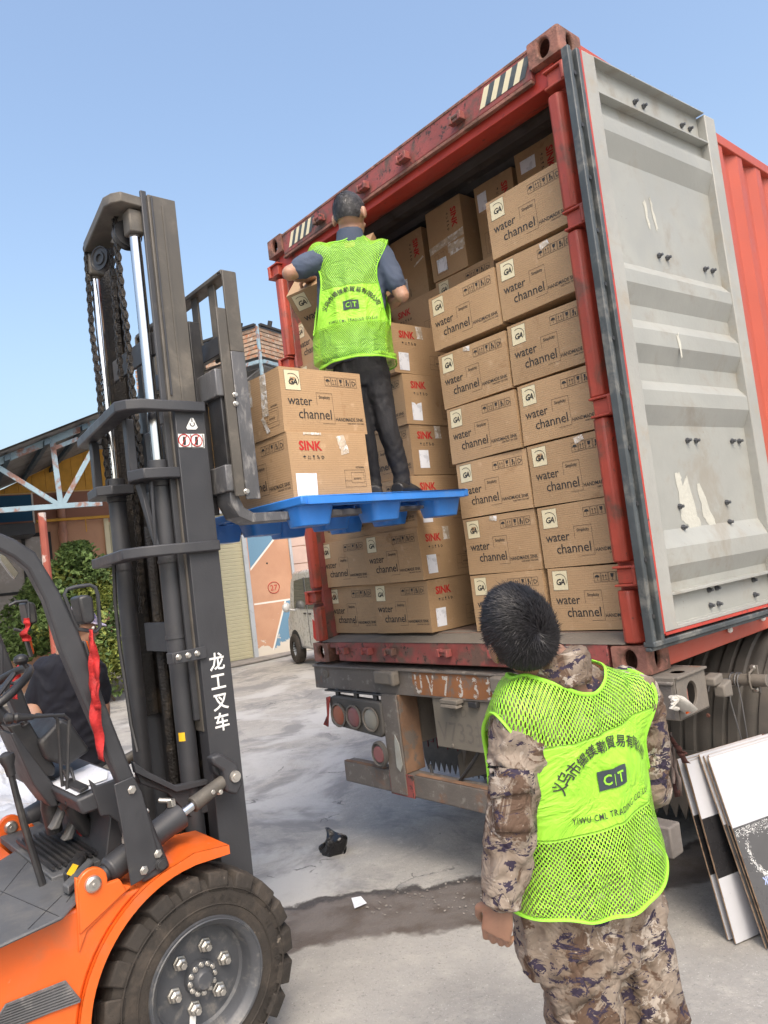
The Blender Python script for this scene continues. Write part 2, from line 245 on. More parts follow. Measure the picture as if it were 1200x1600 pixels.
def mat_ground():
    m, nt, p = newmat('worn_concrete'); v = coords(nt, world=True)
    c = mixc(nt, ramp(nt, noi(nt, v, .9, 6, .6), .35, .65), (.268, .258, .240), (.335, .324, .303))
    c = mixc(nt, ramp(nt, noi(nt, v, 6, 8, .7), .45, .75), c, (.39, .373, .34))
    g1 = noi(nt, v, 70, 5, .75); c = mixc(nt, ramp(nt, g1, .55, .72), c, (.17, .165, .155)); g2_ = noi(nt, v, 110, 3, .7); c = mixc(nt, ramp(nt, g2_, .60, .74), c, (.50, .49, .47))
    # trodden grey stains and pale scrapes on the old slab beyond the broken edge
    sx = nn(nt, 'ShaderNodeSeparateXYZ'); nt.links.new(v, sx.inputs[0])
    def lin(a, b, cc):
        m1 = nn(nt, 'ShaderNodeMath', operation='MULTIPLY', i_1=a); nt.links.new(sx.outputs[0], m1.inputs[0])
        m2 = nn(nt, 'ShaderNodeMath', operation='MULTIPLY_ADD', i_1=b); nt.links.new(sx.outputs[1], m2.inputs[0]); nt.links.new(m1.outputs[0], m2.inputs[2])
        m3 = nn(nt, 'ShaderNodeMath', operation='ADD', i_1=cc); nt.links.new(m2.outputs[0], m3.inputs[0]); return m3.outputs[0]
    def wob(sock, scale, amp, det=6):
        n = noi(nt, v, scale, det, .65); m1 = nn(nt, 'ShaderNodeMath', operation='MULTIPLY_ADD', i_1=amp, i_2=-amp/2); nt.links.new(n, m1.inputs[0])
        m2 = nn(nt, 'ShaderNodeMath', operation='ADD'); nt.links.new(sock, m2.inputs[0]); nt.links.new(m1.outputs[0], m2.inputs[1]); return m2.outputs[0]
    # distance in front of the slab edge
    edge = wob(lin(.79, -.61, -.79*.45-.61*.75), 2.4, .34)
    def mul(a, b):
        m1 = nn(nt, 'ShaderNodeMath', operation='MULTIPLY'); nt.links.new(a, m1.inputs[0]); nt.links.new(b, m1.inputs[1]); return m1.outputs[0]
    far = ramp(nt, edge, .02, -.02)
    st = noi(nt, v, 1.3, 8, .7, .6)
    stain = ramp(nt, st, .47, .58)
    c = mixc(nt, mul(stain, far), c, (.21, .207, .203))
    st2 = noi(nt, v, .7, 7, .62, .4)
    c = mixc(nt, mul(ramp(nt, st2, .50, .62), far), c, (.40, .395, .385))
    crackv = nn(nt, 'ShaderNodeTexVoronoi', feature='DISTANCE_TO_EDGE'); crackv.inputs['Scale'].default_value = 1.3
    wv = nn(nt, 'ShaderNodeVectorMath', operation='ADD'); nz = nn(nt, 'ShaderNodeTexNoise'); nz.inputs['Scale'].default_value = 3; nz.inputs['Detail'].default_value = 6; nt.links.new(v, nz.inputs['Vector'])
    sc_ = nn(nt, 'ShaderNodeVectorMath', operation='SCALE'); sc_.inputs['Scale'].default_value = .7; nt.links.new(nz.outputs['Color'], sc_.inputs[0])
    nt.links.new(v, wv.inputs[0]); nt.links.new(sc_.outputs[0], wv.inputs[1]); nt.links.new(wv.outputs[0], crackv.inputs['Vector'])
    crack = mul(ramp(nt, crackv.outputs[0], .012, .004), mul(far, ramp(nt, noi(nt, v, 1.7, 3), .56, .62)))
    c = mixc(nt, crack, c, (.13, .13, .13))
    band = mul(ramp(nt, edge, -.01, .02), ramp(nt, wob(lin(.79, -.61, -.79*.45-.61*.75), 1.6, .55), .50, .44))
    wetn = ramp(nt, noi(nt, v, 5, 6, .6), .35, .6)
    c = mixc(nt, band, c, mixc(nt, wetn, (.095, .078, .066), (.145, .13, .12)))
    # thin wet seam at the slab edge
    seam = mul(ramp(nt, edge, -.03, 0), ramp(nt, edge, .05, .01))
    c = mixc(nt, seam, c, (.055, .05, .048))
    nt.links.new(c, p.inputs['Base Color'])
    mr = nn(nt, 'ShaderNodeMapRange'); nt.links.new(band, mr.inputs[0]); mr.inputs[3].default_value = .82; mr.inputs[4].default_value = .42
    nt.links.new(mr.outputs[0], p.inputs['Roughness'])
    ad = nn(nt, 'ShaderNodeMath', operation='SUBTRACT'); nt.links.new(noi(nt, v, 26, 9, .72), ad.inputs[0]); nt.links.new(crack, ad.inputs[1])
    bump(nt, p, ad.outputs[0], .55, .015); return m
M['ground'] = mat_ground()

def mat_mural():
    """painted gable wall: flat colour fields bounded by pale lines, as painted on it (wall coordinates s, z in metres)"""
    m, nt, p = newmat('painted_wall'); tc = nt.nodes.new('ShaderNodeTexCoord'); sx = nn(nt, 'ShaderNodeSeparateXYZ'); nt.links.new(tc.outputs['UV'], sx.inputs[0])
    S, Z = sx.outputs[0], sx.outputs[1]
    v = coords(nt, world=True)
    def half(a, b, cc, w=.004):   # a*s + b*z + c > 0
        m1 = nn(nt, 'ShaderNodeMath', operation='MULTIPLY', i_1=a); nt.links.new(S, m1.inputs[0])
        m2 = nn(nt, 'ShaderNodeMath', operation='MULTIPLY_ADD', i_1=b); nt.links.new(Z, m2.inputs[0]); nt.links.new(m1.outputs[0], m2.inputs[2])
        m3 = nn(nt, 'ShaderNodeMath', operation='ADD', i_1=cc); nt.links.new(m2.outputs[0], m3.inputs[0]); return m3.outputs[0]
    def mul(*a):
        r = a[0]
        for b in a[1:]:
            m1 = nn(nt, 'ShaderNodeMath', operation='MULTIPLY'); nt.links.new(r, m1.inputs[0]); nt.links.new(b, m1.inputs[1]); r = m1.outputs[0]
        return r
    def pos(h): return ramp(nt, h, -.003, .003)
    def neg(h): return ramp(nt, h, .003, -.003)
    def line(h, w=.022): 
        ab = nn(nt, 'ShaderNodeMath', operation='ABSOLUTE'); nt.links.new(h, ab.inputs[0]); return ramp(nt, ab.outputs[0], w, w*.7)
    base = mixc(nt, ramp(nt, noi(nt, v, 1.5, 6), .35, .65), (.46, .25, .155), (.52, .295, .185))
    blue = (.13, .25, .36)
    right = pos(half(1, 0, -.02))
    # right part: line z=1.19; diagonal from (.14,.3)-(…): blue lower right; blue upper left triangle
    hz = half(0, 1, -1.19)
    d1 = half(.93, -.37, -.38+.37*.30+.0)            # lower diagonal through (.41,.30) and (.78,1.19)
    d2 = half(-.70, .71, .70*.10-.71*2.03)           # upper diagonal through (.10,2.03) and (.62,2.58)
    c = mixc(nt, mul(right, neg(hz), pos(d1)), base, blue)
    c = mixc(nt, mul(right, pos(d2)), c, blue)
    wl = (.72, .68, .62)
    c = mixc(nt, mul(right, line(hz)), c, wl)
    c = mixc(nt, mul(right, neg(hz), line(d1)), c, wl); c = mixc(nt, mul(right, line(d2)), c, wl)
    left = neg(half(1, 0, 1.6))
    c = mixc(nt, mul(left, pos(half(0, 1, -3.3))), c, (.27, .125, .085))
    lb = mul(neg(half(1, 0, 4.18)), pos(half(0, 1, -3.36)), neg(half(0, 1, -3.86)))
    c = mixc(nt, lb, c, (.015, .085, .17))
    c = mixc(nt, mul(left, line(half(0, 1, -3.9), .03)), c, (.62, .42, .18)); c = mixc(nt, mul(line(half(1, 0, 4.18), .018), pos(half(0, 1, -3.3)), neg(half(0, 1, -3.9))), c, wl)
    # peeled foot of the wall
    n = noi(nt, v, 2.2, 8, .7); m1 = nn(nt, 'ShaderNodeMath', operation='MULTIPLY_ADD', i_1=1.4, i_2=-.42); nt.links.new(n, m1.inputs[0])
    sb = nn(nt, 'ShaderNodeMath', operation='SUBTRACT'); nt.links.new(Z, sb.inputs[0]); nt.links.new(m1.outputs[0], sb.inputs[1])
    c = mixc(nt, ramp(nt, sb.outputs[0], .02, -.02), c, (.60, .55, .47))
    n5 = noi(nt, v, 18, 6, .7); c = mixc(nt, mul(ramp(nt, n5, .66, .70), neg(half(0, 1, -1.1))), c, (.60, .55, .5))
    nt.links.new(c, p.inputs['Base Color']); p.inputs['Roughness'].default_value = .8
    bump(nt, p, noi(nt, v, 25, 7, .7), .3, .01); return m
M['mural'] = mat_mural()

# ------------------------------------------------------------------ mesh builder
class MB:
    def __init__(s): s.v = []; s.f = []; s.m = []; s.uv = {}
    def add(s, vs, fs, mi=0):
        o = len(s.v); s.v += [Vector(p) for p in vs]; s.f += [[o+i for i in f] for f in fs]; s.m += [mi]*len(fs); return s
    def box(s, lo, hi, mi=0, T=None):
        x0, y0, z0 = lo; x1, y1, z1 = hi
        vs = [Vector(p) for p in ((x0,y0,z0),(x1,y0,z0),(x1,y1,z0),(x0,y1,z0),(x0,y0,z1),(x1,y0,z1),(x1,y1,z1),(x0,y1,z1))]
        if T: vs = [T @ p for p in vs]
        return s.add(vs, [(3,2,1,0),(4,5,6,7),(0,1,5,4),(1,2,6,5),(2,3,7,6),(3,0,4,7)], mi)
    def prism(s, pts, vec, mi=0):
        n = len(pts); pts = [Vector(p) for p in pts]; vec = Vector(vec)
        nrm = Vector((0, 0, 0))
        for i in range(n): nrm += pts[i].cross(pts[(i+1) % n])
        if nrm.dot(vec) > 0: pts = pts[::-1]
        s.add(pts + [p+vec for p in pts], [tuple(range(n)), tuple(range(2*n-1, n-1, -1))] + [(i, n+i, n+(i+1) % n, (i+1) % n) for i in range(n)], mi); return s
    def tube(s, path, r, n=10, mi=0, cap=True, closed=False, flat=None):
        P = [Vector(p) for p in path]; k = len(P); rs = r if isinstance(r, (list, tuple)) else [r]*k
        rings = []; prev = None
        for i in range(k):
            a = P[i-1] if (i > 0 or closed) else P[i]; b = P[(i+1) % k] if (i < k-1 or closed) else P[i]
            t = (b-a).normalized()
            if prev is None:
                u = t.orthogonal().normalized() if flat is None else (Vector(flat) - t*Vector(flat).dot(t)).normalized()
            else:
                u = prev - t*prev.dot(t); u = u.normalized() if u.length > 1e-6 else t.orthogonal().normalized()
            prev = u; w = t.cross(u)
            rr = rs[i]; ru, rw = rr if isinstance(rr, (list, tuple)) else (rr, rr)
            rings.append([P[i] + u*(cos(2*pi*j/n)*ru) + w*(sin(2*pi*j/n)*rw) for j in range(n)])
        o = 0; vs = [p for rg in rings for p in rg]; fs = []
        for i in range(k if closed else k-1):
            for j in range(n):
                a = i*n+j; b = i*n+(j+1) % n; c = ((i+1) % k)*n+(j+1) % n; d = ((i+1) % k)*n+j; fs.append((a, b, c, d))
        if cap and not closed: fs += [tuple(range(n-1, -1, -1)), tuple(range((k-1)*n, k*n))]
        return s.add(vs, fs, mi)
    def cyl(s, a, b, r, r2=None, n=16, mi=0): return s.tube([a, b], [r, r if r2 is None else r2], n, mi)
    def lathe(s, prof, org, axis, n=32, mi=0, closed=False):
        axis = Vector(axis).normalized(); u = axis.orthogonal().normalized(); w = axis.cross(u); org = Vector(org)
        vs = []; fs = []; k = len(prof)
        for (r, h) in prof:
            for j in range(n): a = 2*pi*j/n; vs.append(org + axis*h + (u*cos(a)+w*sin(a))*r)
        for i in range(k if closed else k-1):
            for j in range(n):
                i2 = (i+1) % k; fs.append((i*n+j, i*n+(j+1) % n, i2*n+(j+1) % n, i2*n+j))
        return s.add(vs, fs, mi)
    def ball(s, c, r, n=12, mi=0, T=None):
        c = Vector(c); r = r if isinstance(r, (tuple, list)) else (r, r, r); vs = []; fs = []; m = n//2
        for i in range(m+1):
            th = pi*i/m
            for j in range(n):
                p = Vector((sin(th)*cos(2*pi*j/n)*r[0], sin(th)*sin(2*pi*j/n)*r[1], cos(th)*r[2])); vs.append(c + (T @ p if T else p))
        for i in range(m):
            for j in range(n): fs.append((i*n+j, (i+1)*n+j, (i+1)*n+(j+1) % n, i*n+(j+1) % n))
        return s.add(vs, fs, mi)
    def build(s, name, mats, parent=None, bevel=0.0, smooth=30, seg=2, loc=None, local=False):
        me = bpy.data.meshes.new(name); off = Vector((0, 0, 0))
        if parent is not None and not local: off = WL(parent)
        elif loc is not None: off = Vector(loc)
        me.from_pydata([tuple(p-off) for p in s.v], [], s.f)
        for m in (mats if isinstance(mats, (list, tuple)) else [mats]): me.materials.append(m)
        me.polygons.foreach_set('material_index', s.m); me.validate(); me.update()
        bm = bmesh.new(); bm.from_mesh(me); bmesh.ops.remove_doubles(bm, verts=bm.verts, dist=1e-6); bmesh.ops.recalc_face_normals(bm, faces=bm.faces); bm.to_mesh(me); bm.free()
        if smooth:
            me.polygons.foreach_set('use_smooth', [True]*len(me.polygons)); me.set_sharp_from_angle(angle=radians(smooth))
        o = bpy.data.objects.new(name, me); COL.objects.link(o)
        if parent is not None: o.parent = parent
        elif loc is not None: o.location = off
        if bevel:
            b = o.modifiers.new('bevel', 'BEVEL'); b.width = bevel; b.segments = seg; b.limit_method = 'ANGLE'; b.angle_limit = radians(35)
        return o
def WL(o):
    v = Vector((0, 0, 0))
    while o is not None: v = v + o.location; o = o.parent
    return v
def tag(o, label=None, cat=None, group=None, kind=None):
    if label: o['label'] = label
    if cat: o['category'] = cat
    if group: o['group'] = group
    if kind: o['kind'] = kind
    return o
def thing(name, label, cat, loc=(0, 0, 0), group=None):
    o = bpy.data.objects.new(name, None); COL.objects.link(o); o.location = loc; o.empty_display_size = .2
    return tag(o, label, cat, group)
def box(name, mat, parent, lo, hi, bevel=.003): return MB().box(lo, hi).build(name, mat, parent, bevel)
def dup(o, parent=None):
    c = o.copy(); COL.objects.link(c); c.parent = parent
    for ch in list(o.children):
        dup(ch, c)
    return c
# lettering: real glyph outlines turned into flat meshes
_tc = {}
def glyphs(txt, size=1.0, bold=0.0, shear=0.0, sx=1.0, align='LEFT', sp=1.0):
    key = (txt, bold, shear, align, sp)
    if key not in _tc:
        cu = bpy.data.curves.new('t', 'FONT'); cu.body = txt; cu.size = 1; cu.resolution_u = 2; cu.offset = bold; cu.shear = shear; cu.align_x = align; cu.space_character = sp
        ob = bpy.data.objects.new('t', cu); COL.objects.link(ob)
        me = bpy.data.meshes.new_from_object(ob.evaluated_get(bpy.context.evaluated_depsgraph_get()))
        _tc[key] = ([v.co.copy() for v in me.vertices], [tuple(p.vertices) for p in me.polygons])
        bpy.data.objects.remove(ob); bpy.data.curves.remove(cu); bpy.data.meshes.remove(me)
    vs, fs = _tc[key]
    return [Vector((v.x*size*sx, v.y*size, 0)) for v in vs], fs
# ------------------------------------------------------------------ ground
def make_ground():
    def axis(lo, flo, fhi, hi, fine):
        a = []; x = flo
        while x < fhi: a.append(x); x += fine
        a.append(fhi); st = fine; x = fhi
        while x < hi: st *= 1.5; x += st; a.append(min(x, hi))
        st = fine; x = flo; b = []
        while x > lo: st *= 1.5; x -= st; b.append(max(x, lo))
        return b[::-1] + a
    xs = axis(-400, -3.2, 3.2, 400, .045); ys = axis(-400, -2.2, 4.0, 600, .045)
    vs = []; fs = []
    for y in ys:
        for x in xs:
            z = 0.0
            if -6 < x < 5 and -5 < y < 8:
                z = .006*noise.noise(Vector((x*1.1, y*1.1, 0))) + .003*noise.noise(Vector((x*5, y*5, 3)))
                e = .79*x-.61*y-.79*.45-.61*.75 + .17*noise.noise(Vector((x*2.2, y*2.2, 5))) 
                z += .010*max(0, min(1, (-e)/.04))
            vs.append((x, y, z-.006))
    n = len(xs)
    for j in range(len(ys)-1):
        for i in range(n-1): fs.append((j*n+i, j*n+i+1, (j+1)*n+i+1, (j+1)*n+i))
    b = MB(); b.v = [Vector(p) for p in vs]; b.f = fs; b.m = [0]*len(fs)
    return tag(b.build('ground', M['ground'], smooth=60), kind='structure')
make_ground()

# ------------------------------------------------------------------ building behind
bd = thing('painted_building', 'terracotta painted building with ochre gable, blue fields and roller shutters behind the yard', 'building', tuple(W0))
S0, S1 = -9.5, 9.0
SH0, SH1, SHT = -1.55, -.09, 3.3      # shutter opening
def wbox(b, s0, s1, z0, z1, o0, o1, mi=0):
    p = [wall(s0, z0, o0), wall(s1, z0, o0), wall(s1, z0, o1), wall(s0, z0, o1)]
    return b.prism(p, (0, 0, z1-z0), mi)
def uvwall(o):
    me = o.data; uv = me.uv_layers.new(name='uv'); base = WL(o)
    for l in me.loops:
        p = me.vertices[l.vertex_index].co + base - W0; uv.data[l.index].uv = (p.dot(WT), p.z)
b = MB(); wbox(b, S0, -3.62, 0, 3.9, -.25, 0); wbox(b, -3.62, SH0, 0, 3.9, -.25, 0); wbox(b, SH0, SH1, SHT, 3.9, -.25, 0); wbox(b, SH1, S1, 0, 3.9, -.25, 0)
w_ = b.build('wall', M['mural'], bd, smooth=0); uvwall(w_)
# ochre gable planks
def gz(s): return 3.93 + .475*(s+4.79) if s < -.2 else 3.93+.475*4.59-.475*(s+.2)
s = -9.2; k = 0; pl0 = None
while s < 4.2:
    e = s+.235; z0, z1 = gz(s), gz(e)
    if max(z0, z1) > 3.96:
        MB().prism([wall(s, 3.9, -.06), wall(e, 3.9, -.06), wall(e, max(3.91, z1), -.06), wall(s, max(3.91, z0), -.06)], WN*(.075 + .006*(k % 2))).build('gable_plank', M['yellowp'], bd, .003)
    s += .24; k += 1
# door steps, shutter with slats
def shutter(s0, s1, z0, z1, off):
    f = MB(); wbox(f, s1, s1+.10, 0, z1+.06, -.1, .03); wbox(f, s0-.10, s0, 0, z1+.06, -.1, .03); wbox(f, s0, s1, z1-.02, z1+.06, -.1, .03)
    fr = f.build('shutter_frame', M['greyframe'], bd, .004)
    z = z0
    first = None
    while z < z1-.03:
        if first is None:
            pr = [(0, 0), (.035, .0), (.035, .016), (.0, .016)]
            prof = [wall(s0, z+.000, off), wall(s0, z+.008, off+.012), wall(s0, z+.066, off+.018), wall(s0, z+.076, off+.002), wall(s0, z+.076, off-.01), wall(s0, z, off-.01)]
            first = MB().prism(prof, WT*(s1-s0)).build('shutter_slat', M['shutter'], bd, 0, smooth=20)
        else:
            c = first.copy(); COL.objects.link(c); c.parent = bd; c.location = (0, 0, z-z0)
        z += .078
shutter(SH0+.1, SH1-.02, .05, 3.25, -.06)
# second shutter beyond the drain pipe (left of the mast)
sA = onW(163, 815)[0]
f = MB(); wbox(f, sA-.02, sA+.07, 1.2, 3.3, .0, .05); f.build('shutter_trim', M['cream'], bd)
first = None; z = 1.2
while z < 3.2:
    if first is None:
        prof = [wall(sA+.08, z, .005), wall(sA+.08, z+.008, .018), wall(sA+.08, z+.066, .024), wall(sA+.08, z+.076, .008), wall(sA+.08, z+.076, .002), wall(sA+.08, z, .002)]
        first = MB().prism(prof, WT*1.0).build('shutter_slat', M['shutter'], bd, 0, smooth=20)
    else:
        c = first.copy(); COL.objects.link(c); c.parent = bd; c.location = (0, 0, z-1.2)
    z += .078
# window on the right of the mural
s0, s1 = .98, 2.3
f = MB(); 
for a, c_, z0, z1 in ((s0, s0+.06, 1.5, 3.2), (s1-.06, s1, 1.5, 3.2), (s0+.06, s1-.06, 1.5, 1.56), (s0+.06, s1-.06, 3.14, 3.2)): wbox(f, a, c_, z0, z1, .0, .05)
wf = f.build('window_frame', M['greyframe'], bd, .004)
for j in range(4):
    z0 = 1.57+j*.4; b = MB(); wbox(b, s0+.07, s1-.07, z0, z0+.385, .002, .02+.006*(j % 2)); b.build('window_board', M['pinkpane'], bd, .002)
# big window at the left
s0, s1 = onW(0, 850)[0]-1.6, onW(70, 850)[0]+.06
wb = MB(); wbox(wb, s0, s1, .9, 3.05, .003, .012); wg = wb.build('window', M['winglass'], bd)
f = MB(); wbox(f, s1-.06, s1+.05, .85, 3.12, .0, .06); wbox(f, s0, s1-.06, 3.05, 3.12, .0, .05); wbox(f, s0, s1, .85, .9, .0, .06)
for q in (onW(38, 870)[0], onW(10, 900)[0]-.35, onW(0, 870)[0]-1.0): wbox(f, q-.03, q+.03, .9, 3.05, .013, .045)
wbox(f, s0, s1-.06, 2.0, 2.05, .013, .04); f.build('window_frame', M['darkin'], wg, .003)
# canopy over the door on the left: dark grey hood
hs0, hs1 = onW(0, 820, .6)[0]-1.0, onW(52, 830, .6)[0]
b = MB(); b.prism([wall(hs0, 3.02, 0), wall(hs0, 3.3, 0), wall(hs0, 3.24, .9), wall(hs0, 3.02, .95)], WT*(hs1-hs0)); b.build('door_hood', M['char'], bd, .01)
# drain pipe and conduit
dp = onW(97, 830)[0]
b = MB(); b.tube([wall(dp, .1, .10), wall(dp, 3.84, .10)], .075, 14); b.lathe([(.076, 0), (.09, .0), (.09, .06), (.076, .06)], wall(dp, 3.05, .10), (0, 0, 1), 14); b.lathe([(.076, 0), (.09, .0), (.09, .06), (.076, .06)], wall(dp, 1.6, .10), (0, 0, 1), 14)
b.build('drain_pipe', M['pipe'], bd)
b = MB(); b.tube([wall(onW(55, 818)[0], 3.32, .2), wall(onW(163, 810)[0]+.5, 3.32, .2)], .028, 10)
for q in (-3.3, -2.7): b.tube([wall(q, 3.34, 0), wall(q, 3.30, .2)], .012, 6); b.tube([wall(q, 3.32, .21), wall(q, 3.05, .21)], .012, 6)
b.build('gas_pipe', M['yellowp'], bd)
# plinth step of broken concrete in front of the shutter
b = MB(); b.prism([wall(-2.2, 0, 0), wall(1.0, 0, 0), wall(.6, 0, .35), wall(-.2, 0, .55), wall(-2.2, 0, .7)], (0, 0, .055)); b.build('door_step', M['stone'], bd, .02)
# the number on the wall
def wtext(b, txt, s, z, size, off=.004, bold=.0, sx=1.0, mi=0):
    vs, fs = glyphs(txt, size, bold, 0, sx, 'CENTER')
    b.add([wall(s+p.x, z+p.y, off) for p in vs], fs, mi)
b = MB(); wtext(b, '27', .515, 1.44, .17, .006, .0)
ring = [wall(.515+.135*cos(t)*(1.0+.03*sin(3*t)), 1.50+.125*sin(t), .008) for t in [2*pi*i/28 for i in range(28)]]
b.tube(ring, .007, 5, closed=True); b.build('painted_number', M['redink'], bd, smooth=0)
b = MB(); b.cyl(wall(.42, 2.05, -.01), wall(.42, 2.05, .004), .022, n=12); b.build('wall_hole', M['darkin'], bd)

# overhanging roof with its steel truss
rf = thing('steel_canopy', 'grey sheet metal canopy roof on a pale blue steel truss before the gable', 'canopy', tuple(wall(-4, 0, 3.8)))
OF = 3.85
s_a, z_a = onW(0, 711, OF); s_b, z_b = onW(150, 652, OF); slope = (z_b-z_a)/(s_b-s_a)
def rz(s): return z_a + slope*(s-s_a)
E0, E1 = s_a-3.2, -1.2
b = MB(); n = int((E1-E0)/.09); vs = []; fs = []
# corrugations run up the slope; ribs spaced across the depth
offs = [(-.3+i*.075) for i in range(int((OF+.45)/.075)+1)]
for o_i, o_ in enumerate(offs):
    dz = .02 if o_i % 2 else 0
    for s_ in (E0, E1): vs.append(wall(s_, rz(s_)+dz, o_))
k = len(offs)
for i in range(k-1): fs.append((2*i, 2*i+1, 2*i+3, 2*i+2))
b.add(vs, fs); b.add([p+Vector((0, 0, .03)) for p in vs], [f[::-1] for f in fs])
b.build('roof_sheet', M['roofmetal'], rf, smooth=0)
b = MB()
for i, xx in enumerate((8, 72, 133)):
    s_, _ = onW(xx, 690, OF)
    for dd in (0,):
        b.prism([wall(s_-.03, rz(s_)-.13, -.05), wall(s_+.05, rz(s_)-.10, -.05), wall(s_+.05, rz(s_)-.02, -.05), wall(s_-.03, rz(s_)-.05, -.05)], WN*(OF+.1))
b.build('purlin', pm('dark_blue_purlin', (.02, .045, .065), .6, var=.2), rf)
def bar(b, p, q, w, d=.03):
    p, q = Vector(p), Vector(q); t = (q-p).normalized(); u = t.cross(WN).normalized()*w/2
    b.prism([p-u, q-u, q+u, p+u], -WN*d)
b = MB()
def cw(x, y): s_, z_ = onW(x, y, OF-.12); return wall(s_, z_, OF-.12)
tr = []
for (nm, p, q, w) in (('top_chord', (-60, 744), (152, 659), .10), ('bottom_chord', (-40, 800), (160, 786), .075), ('brace', (82, 690), (95, 787), .075), ('brace', (-30, 713), (91, 788), .07), ('brace', (99, 787), (143, 706), .07), ('brace', (80, 702), (122, 685), .06)):
    bar(MB(), cw(*p), cw(*q), w)
    m_ = MB(); bar(m_, cw(*p), cw(*q), w, .05 if 'chord' in nm else .035+.01*len(tr) % .02); tr.append(m_.build(nm, M['tealsteel'], rf, .004))
s_, z_ = onW(65, 798, OF-.12)
MB().tube([wall(s_, z_-.03, OF-.14), wall(s_+.02, 0, OF-.14)], .055, 10).build('post', M['redsteel'], rf)

# far roof shed with weathered slats
D1 = Vector((-.316, .949, 0)); D2 = Vector((-.94, -.342, 0)).normalized()
rs = at(402, 509, 24.0); KS = 24/14; 
shed = thing('slatted_roof_shed', 'rusty slatted rooftop shed on posts, behind the forklift backrest and left of the container', 'shed', (rs.x, rs.y, 0))
def sface(b, d, L, z0, z1, th, mi=0, dirn=None):
    nrm = Vector((d.y, -d.x, 0)); nrm = nrm if nrm.dot(CAM-rs) > 0 else -nrm
    b.prism([rs+d*.05+Vector((0, 0, z0*KS)), rs+d*L*KS+Vector((0, 0, z0*KS)), rs+d*L*KS+Vector((0, 0, z1*KS)), rs+d*.05+Vector((0, 0, z1*KS))], nrm*th, mi)
for d, L in ((D2, 3.3), (D1, 4.5)):
    for i in range(7):
        z1 = -.03-i*.083; b = MB(); sface(b, d, L, z1-.062-.004*(i % 3), z1, .03+.01*((i*7) % 3)); b.build('slat', M['slat'], shed, .003)
    b = MB(); sface(b, d, L, -.73, -.66, .09); b.build('eave_beam', M['tealsteel'], shed, .005)
    b = MB(); sface(b, d, L+.1, .0, .045, .12); b.build('roof_edge', M['darkin'], shed, .005)
b = MB(); b.box((rs.x-.06, rs.y-.06, rs.z-2.6), (rs.x+.03, rs.y+.03, rs.z-.001)); b.build('corner_post', M['tealsteel'], shed, .005)
b = MB(); b.prism([rs+Vector((0, 0, -.0)), rs+D2*5.7, rs+D2*5.7+D1*8, rs+D1*8], (0, 0, -.02)); b.build('roof', M['roofmetal'], shed)
b = MB(); b.prism([rs+D2*1.2+D1*1.0+Vector((0, 0, -1.6)), rs+D2*5.6+D1*1.0+Vector((0, 0, -1.6)), rs+D2*5.6+D1*8+Vector((0, 0, -1.6)), rs+D2*1.2+D1*8+Vector((0, 0, -1.6))], (0, 0, -rs.z+1.6)); b.build('wall', M['palewall'], shed)
b = MB(); b.prism([rs+D2*.3+D1*.3+Vector((0, 0, -1.3)), rs+D2*5.6+D1*.3+Vector((0, 0, -1.3)), rs+D2*5.6+D1*2.+Vector((0, 0, -2.0)), rs+D2*.3+D1*2.+Vector((0, 0, -2.0))], (0, 0, .03))
b.prism([rs+D2*.0+D1*.1+Vector((0, 0, -1.34)), rs+D2*5.6+D1*.1+Vector((0, 0, -3.4)), rs+D2*5.6+D1*.6+Vector((0, 0, -3.4)), rs+D2*.0+D1*.6+Vector((0, 0, -1.34))], (0, 0, .05)); b.build('lower_roof', M['roofmetal'], shed)
for k in range(2):
    q = rs + (D2*.75 if k else D1*.6)
    MB().tube([q+Vector((0, 0, .02)), q+Vector((.08, .03, .27))], .08, 8).build('vent_pipe', M['blk'], shed)

# green shrub by the wall
def shrub(name, label, base, lumps, nleaf, mats, seed, stems=6):
    rnd = random.Random(seed); t = thing(name, label, 'shrub', tuple(base))
    b = MB()
    for i in range(nleaf):
        c, r = lumps[rnd.randrange(len(lumps))]
        while True:
            p = Vector((rnd.uniform(-1, 1), rnd.uniform(-1, 1), rnd.uniform(-1, 1)))
            if .25 < p.length < 1: break
        p = p*(p.length**-.35)*.95
        q = Vector(c) + Vector((p.x*r[0], p.y*r[1], p.z*r[2]))
        q += Vector((noise.noise(q*2.2), noise.noise(q*2.2+Vector((9, 0, 0))), noise.noise(q*2.2+Vector((0, 9, 0)))))*.28
        if q.z < .03: q.z = .03+rnd.random()*.2
        e = Euler((rnd.uniform(-1, 1), rnd.uniform(-1, 1), rnd.uniform(0, 6.3))); R_ = e.to_matrix(); L = rnd.uniform(.035, .075)
        if noise.noise(q*2.6+Vector((1, 2, 3))) < -.10 and rnd.random() < .85: continue
        mi = 1 if (noise.noise(q*1.3) > .22 and rnd.random() < .8) else (2 if rnd.random() < .3 else 0)
        vs = [q + R_ @ Vector(v_)*L for v_ in ((-1, 0, 0), (0, -.55, .12), (1, 0, -.1), (0, .55, .12))]
        b.add(vs, [(0, 1, 2), (0, 2, 3)], mi)
    b.build('crown', mats, t, smooth=0)
    b = MB()
    for i in range(stems):
        c, r = lumps[i % len(lumps)]; p0 = Vector(base)+Vector((rnd.uniform(-.2, .2), rnd.uniform(-.2, .2), 0)); p1 = Vector(c)+Vector((rnd.uniform(-.3, .3)*r[0], rnd.uniform(-.3, .3)*r[1], r[2]*.6))
        mid = (p0+p1)/2 + Vector((rnd.uniform(-.15, .15), rnd.uniform(-.15, .15), .1)); b.tube([p0, mid, p1], [.025, .018, .006], 6)
    b.build('stem', M['bark'], t)
    return t
sb = onZ(160, 1098, 0); dsh = (sb-CAM).dot(FW)
def sp(x, y, dd=0): return at(x, y, dsh+dd)
px = dsh/FPX
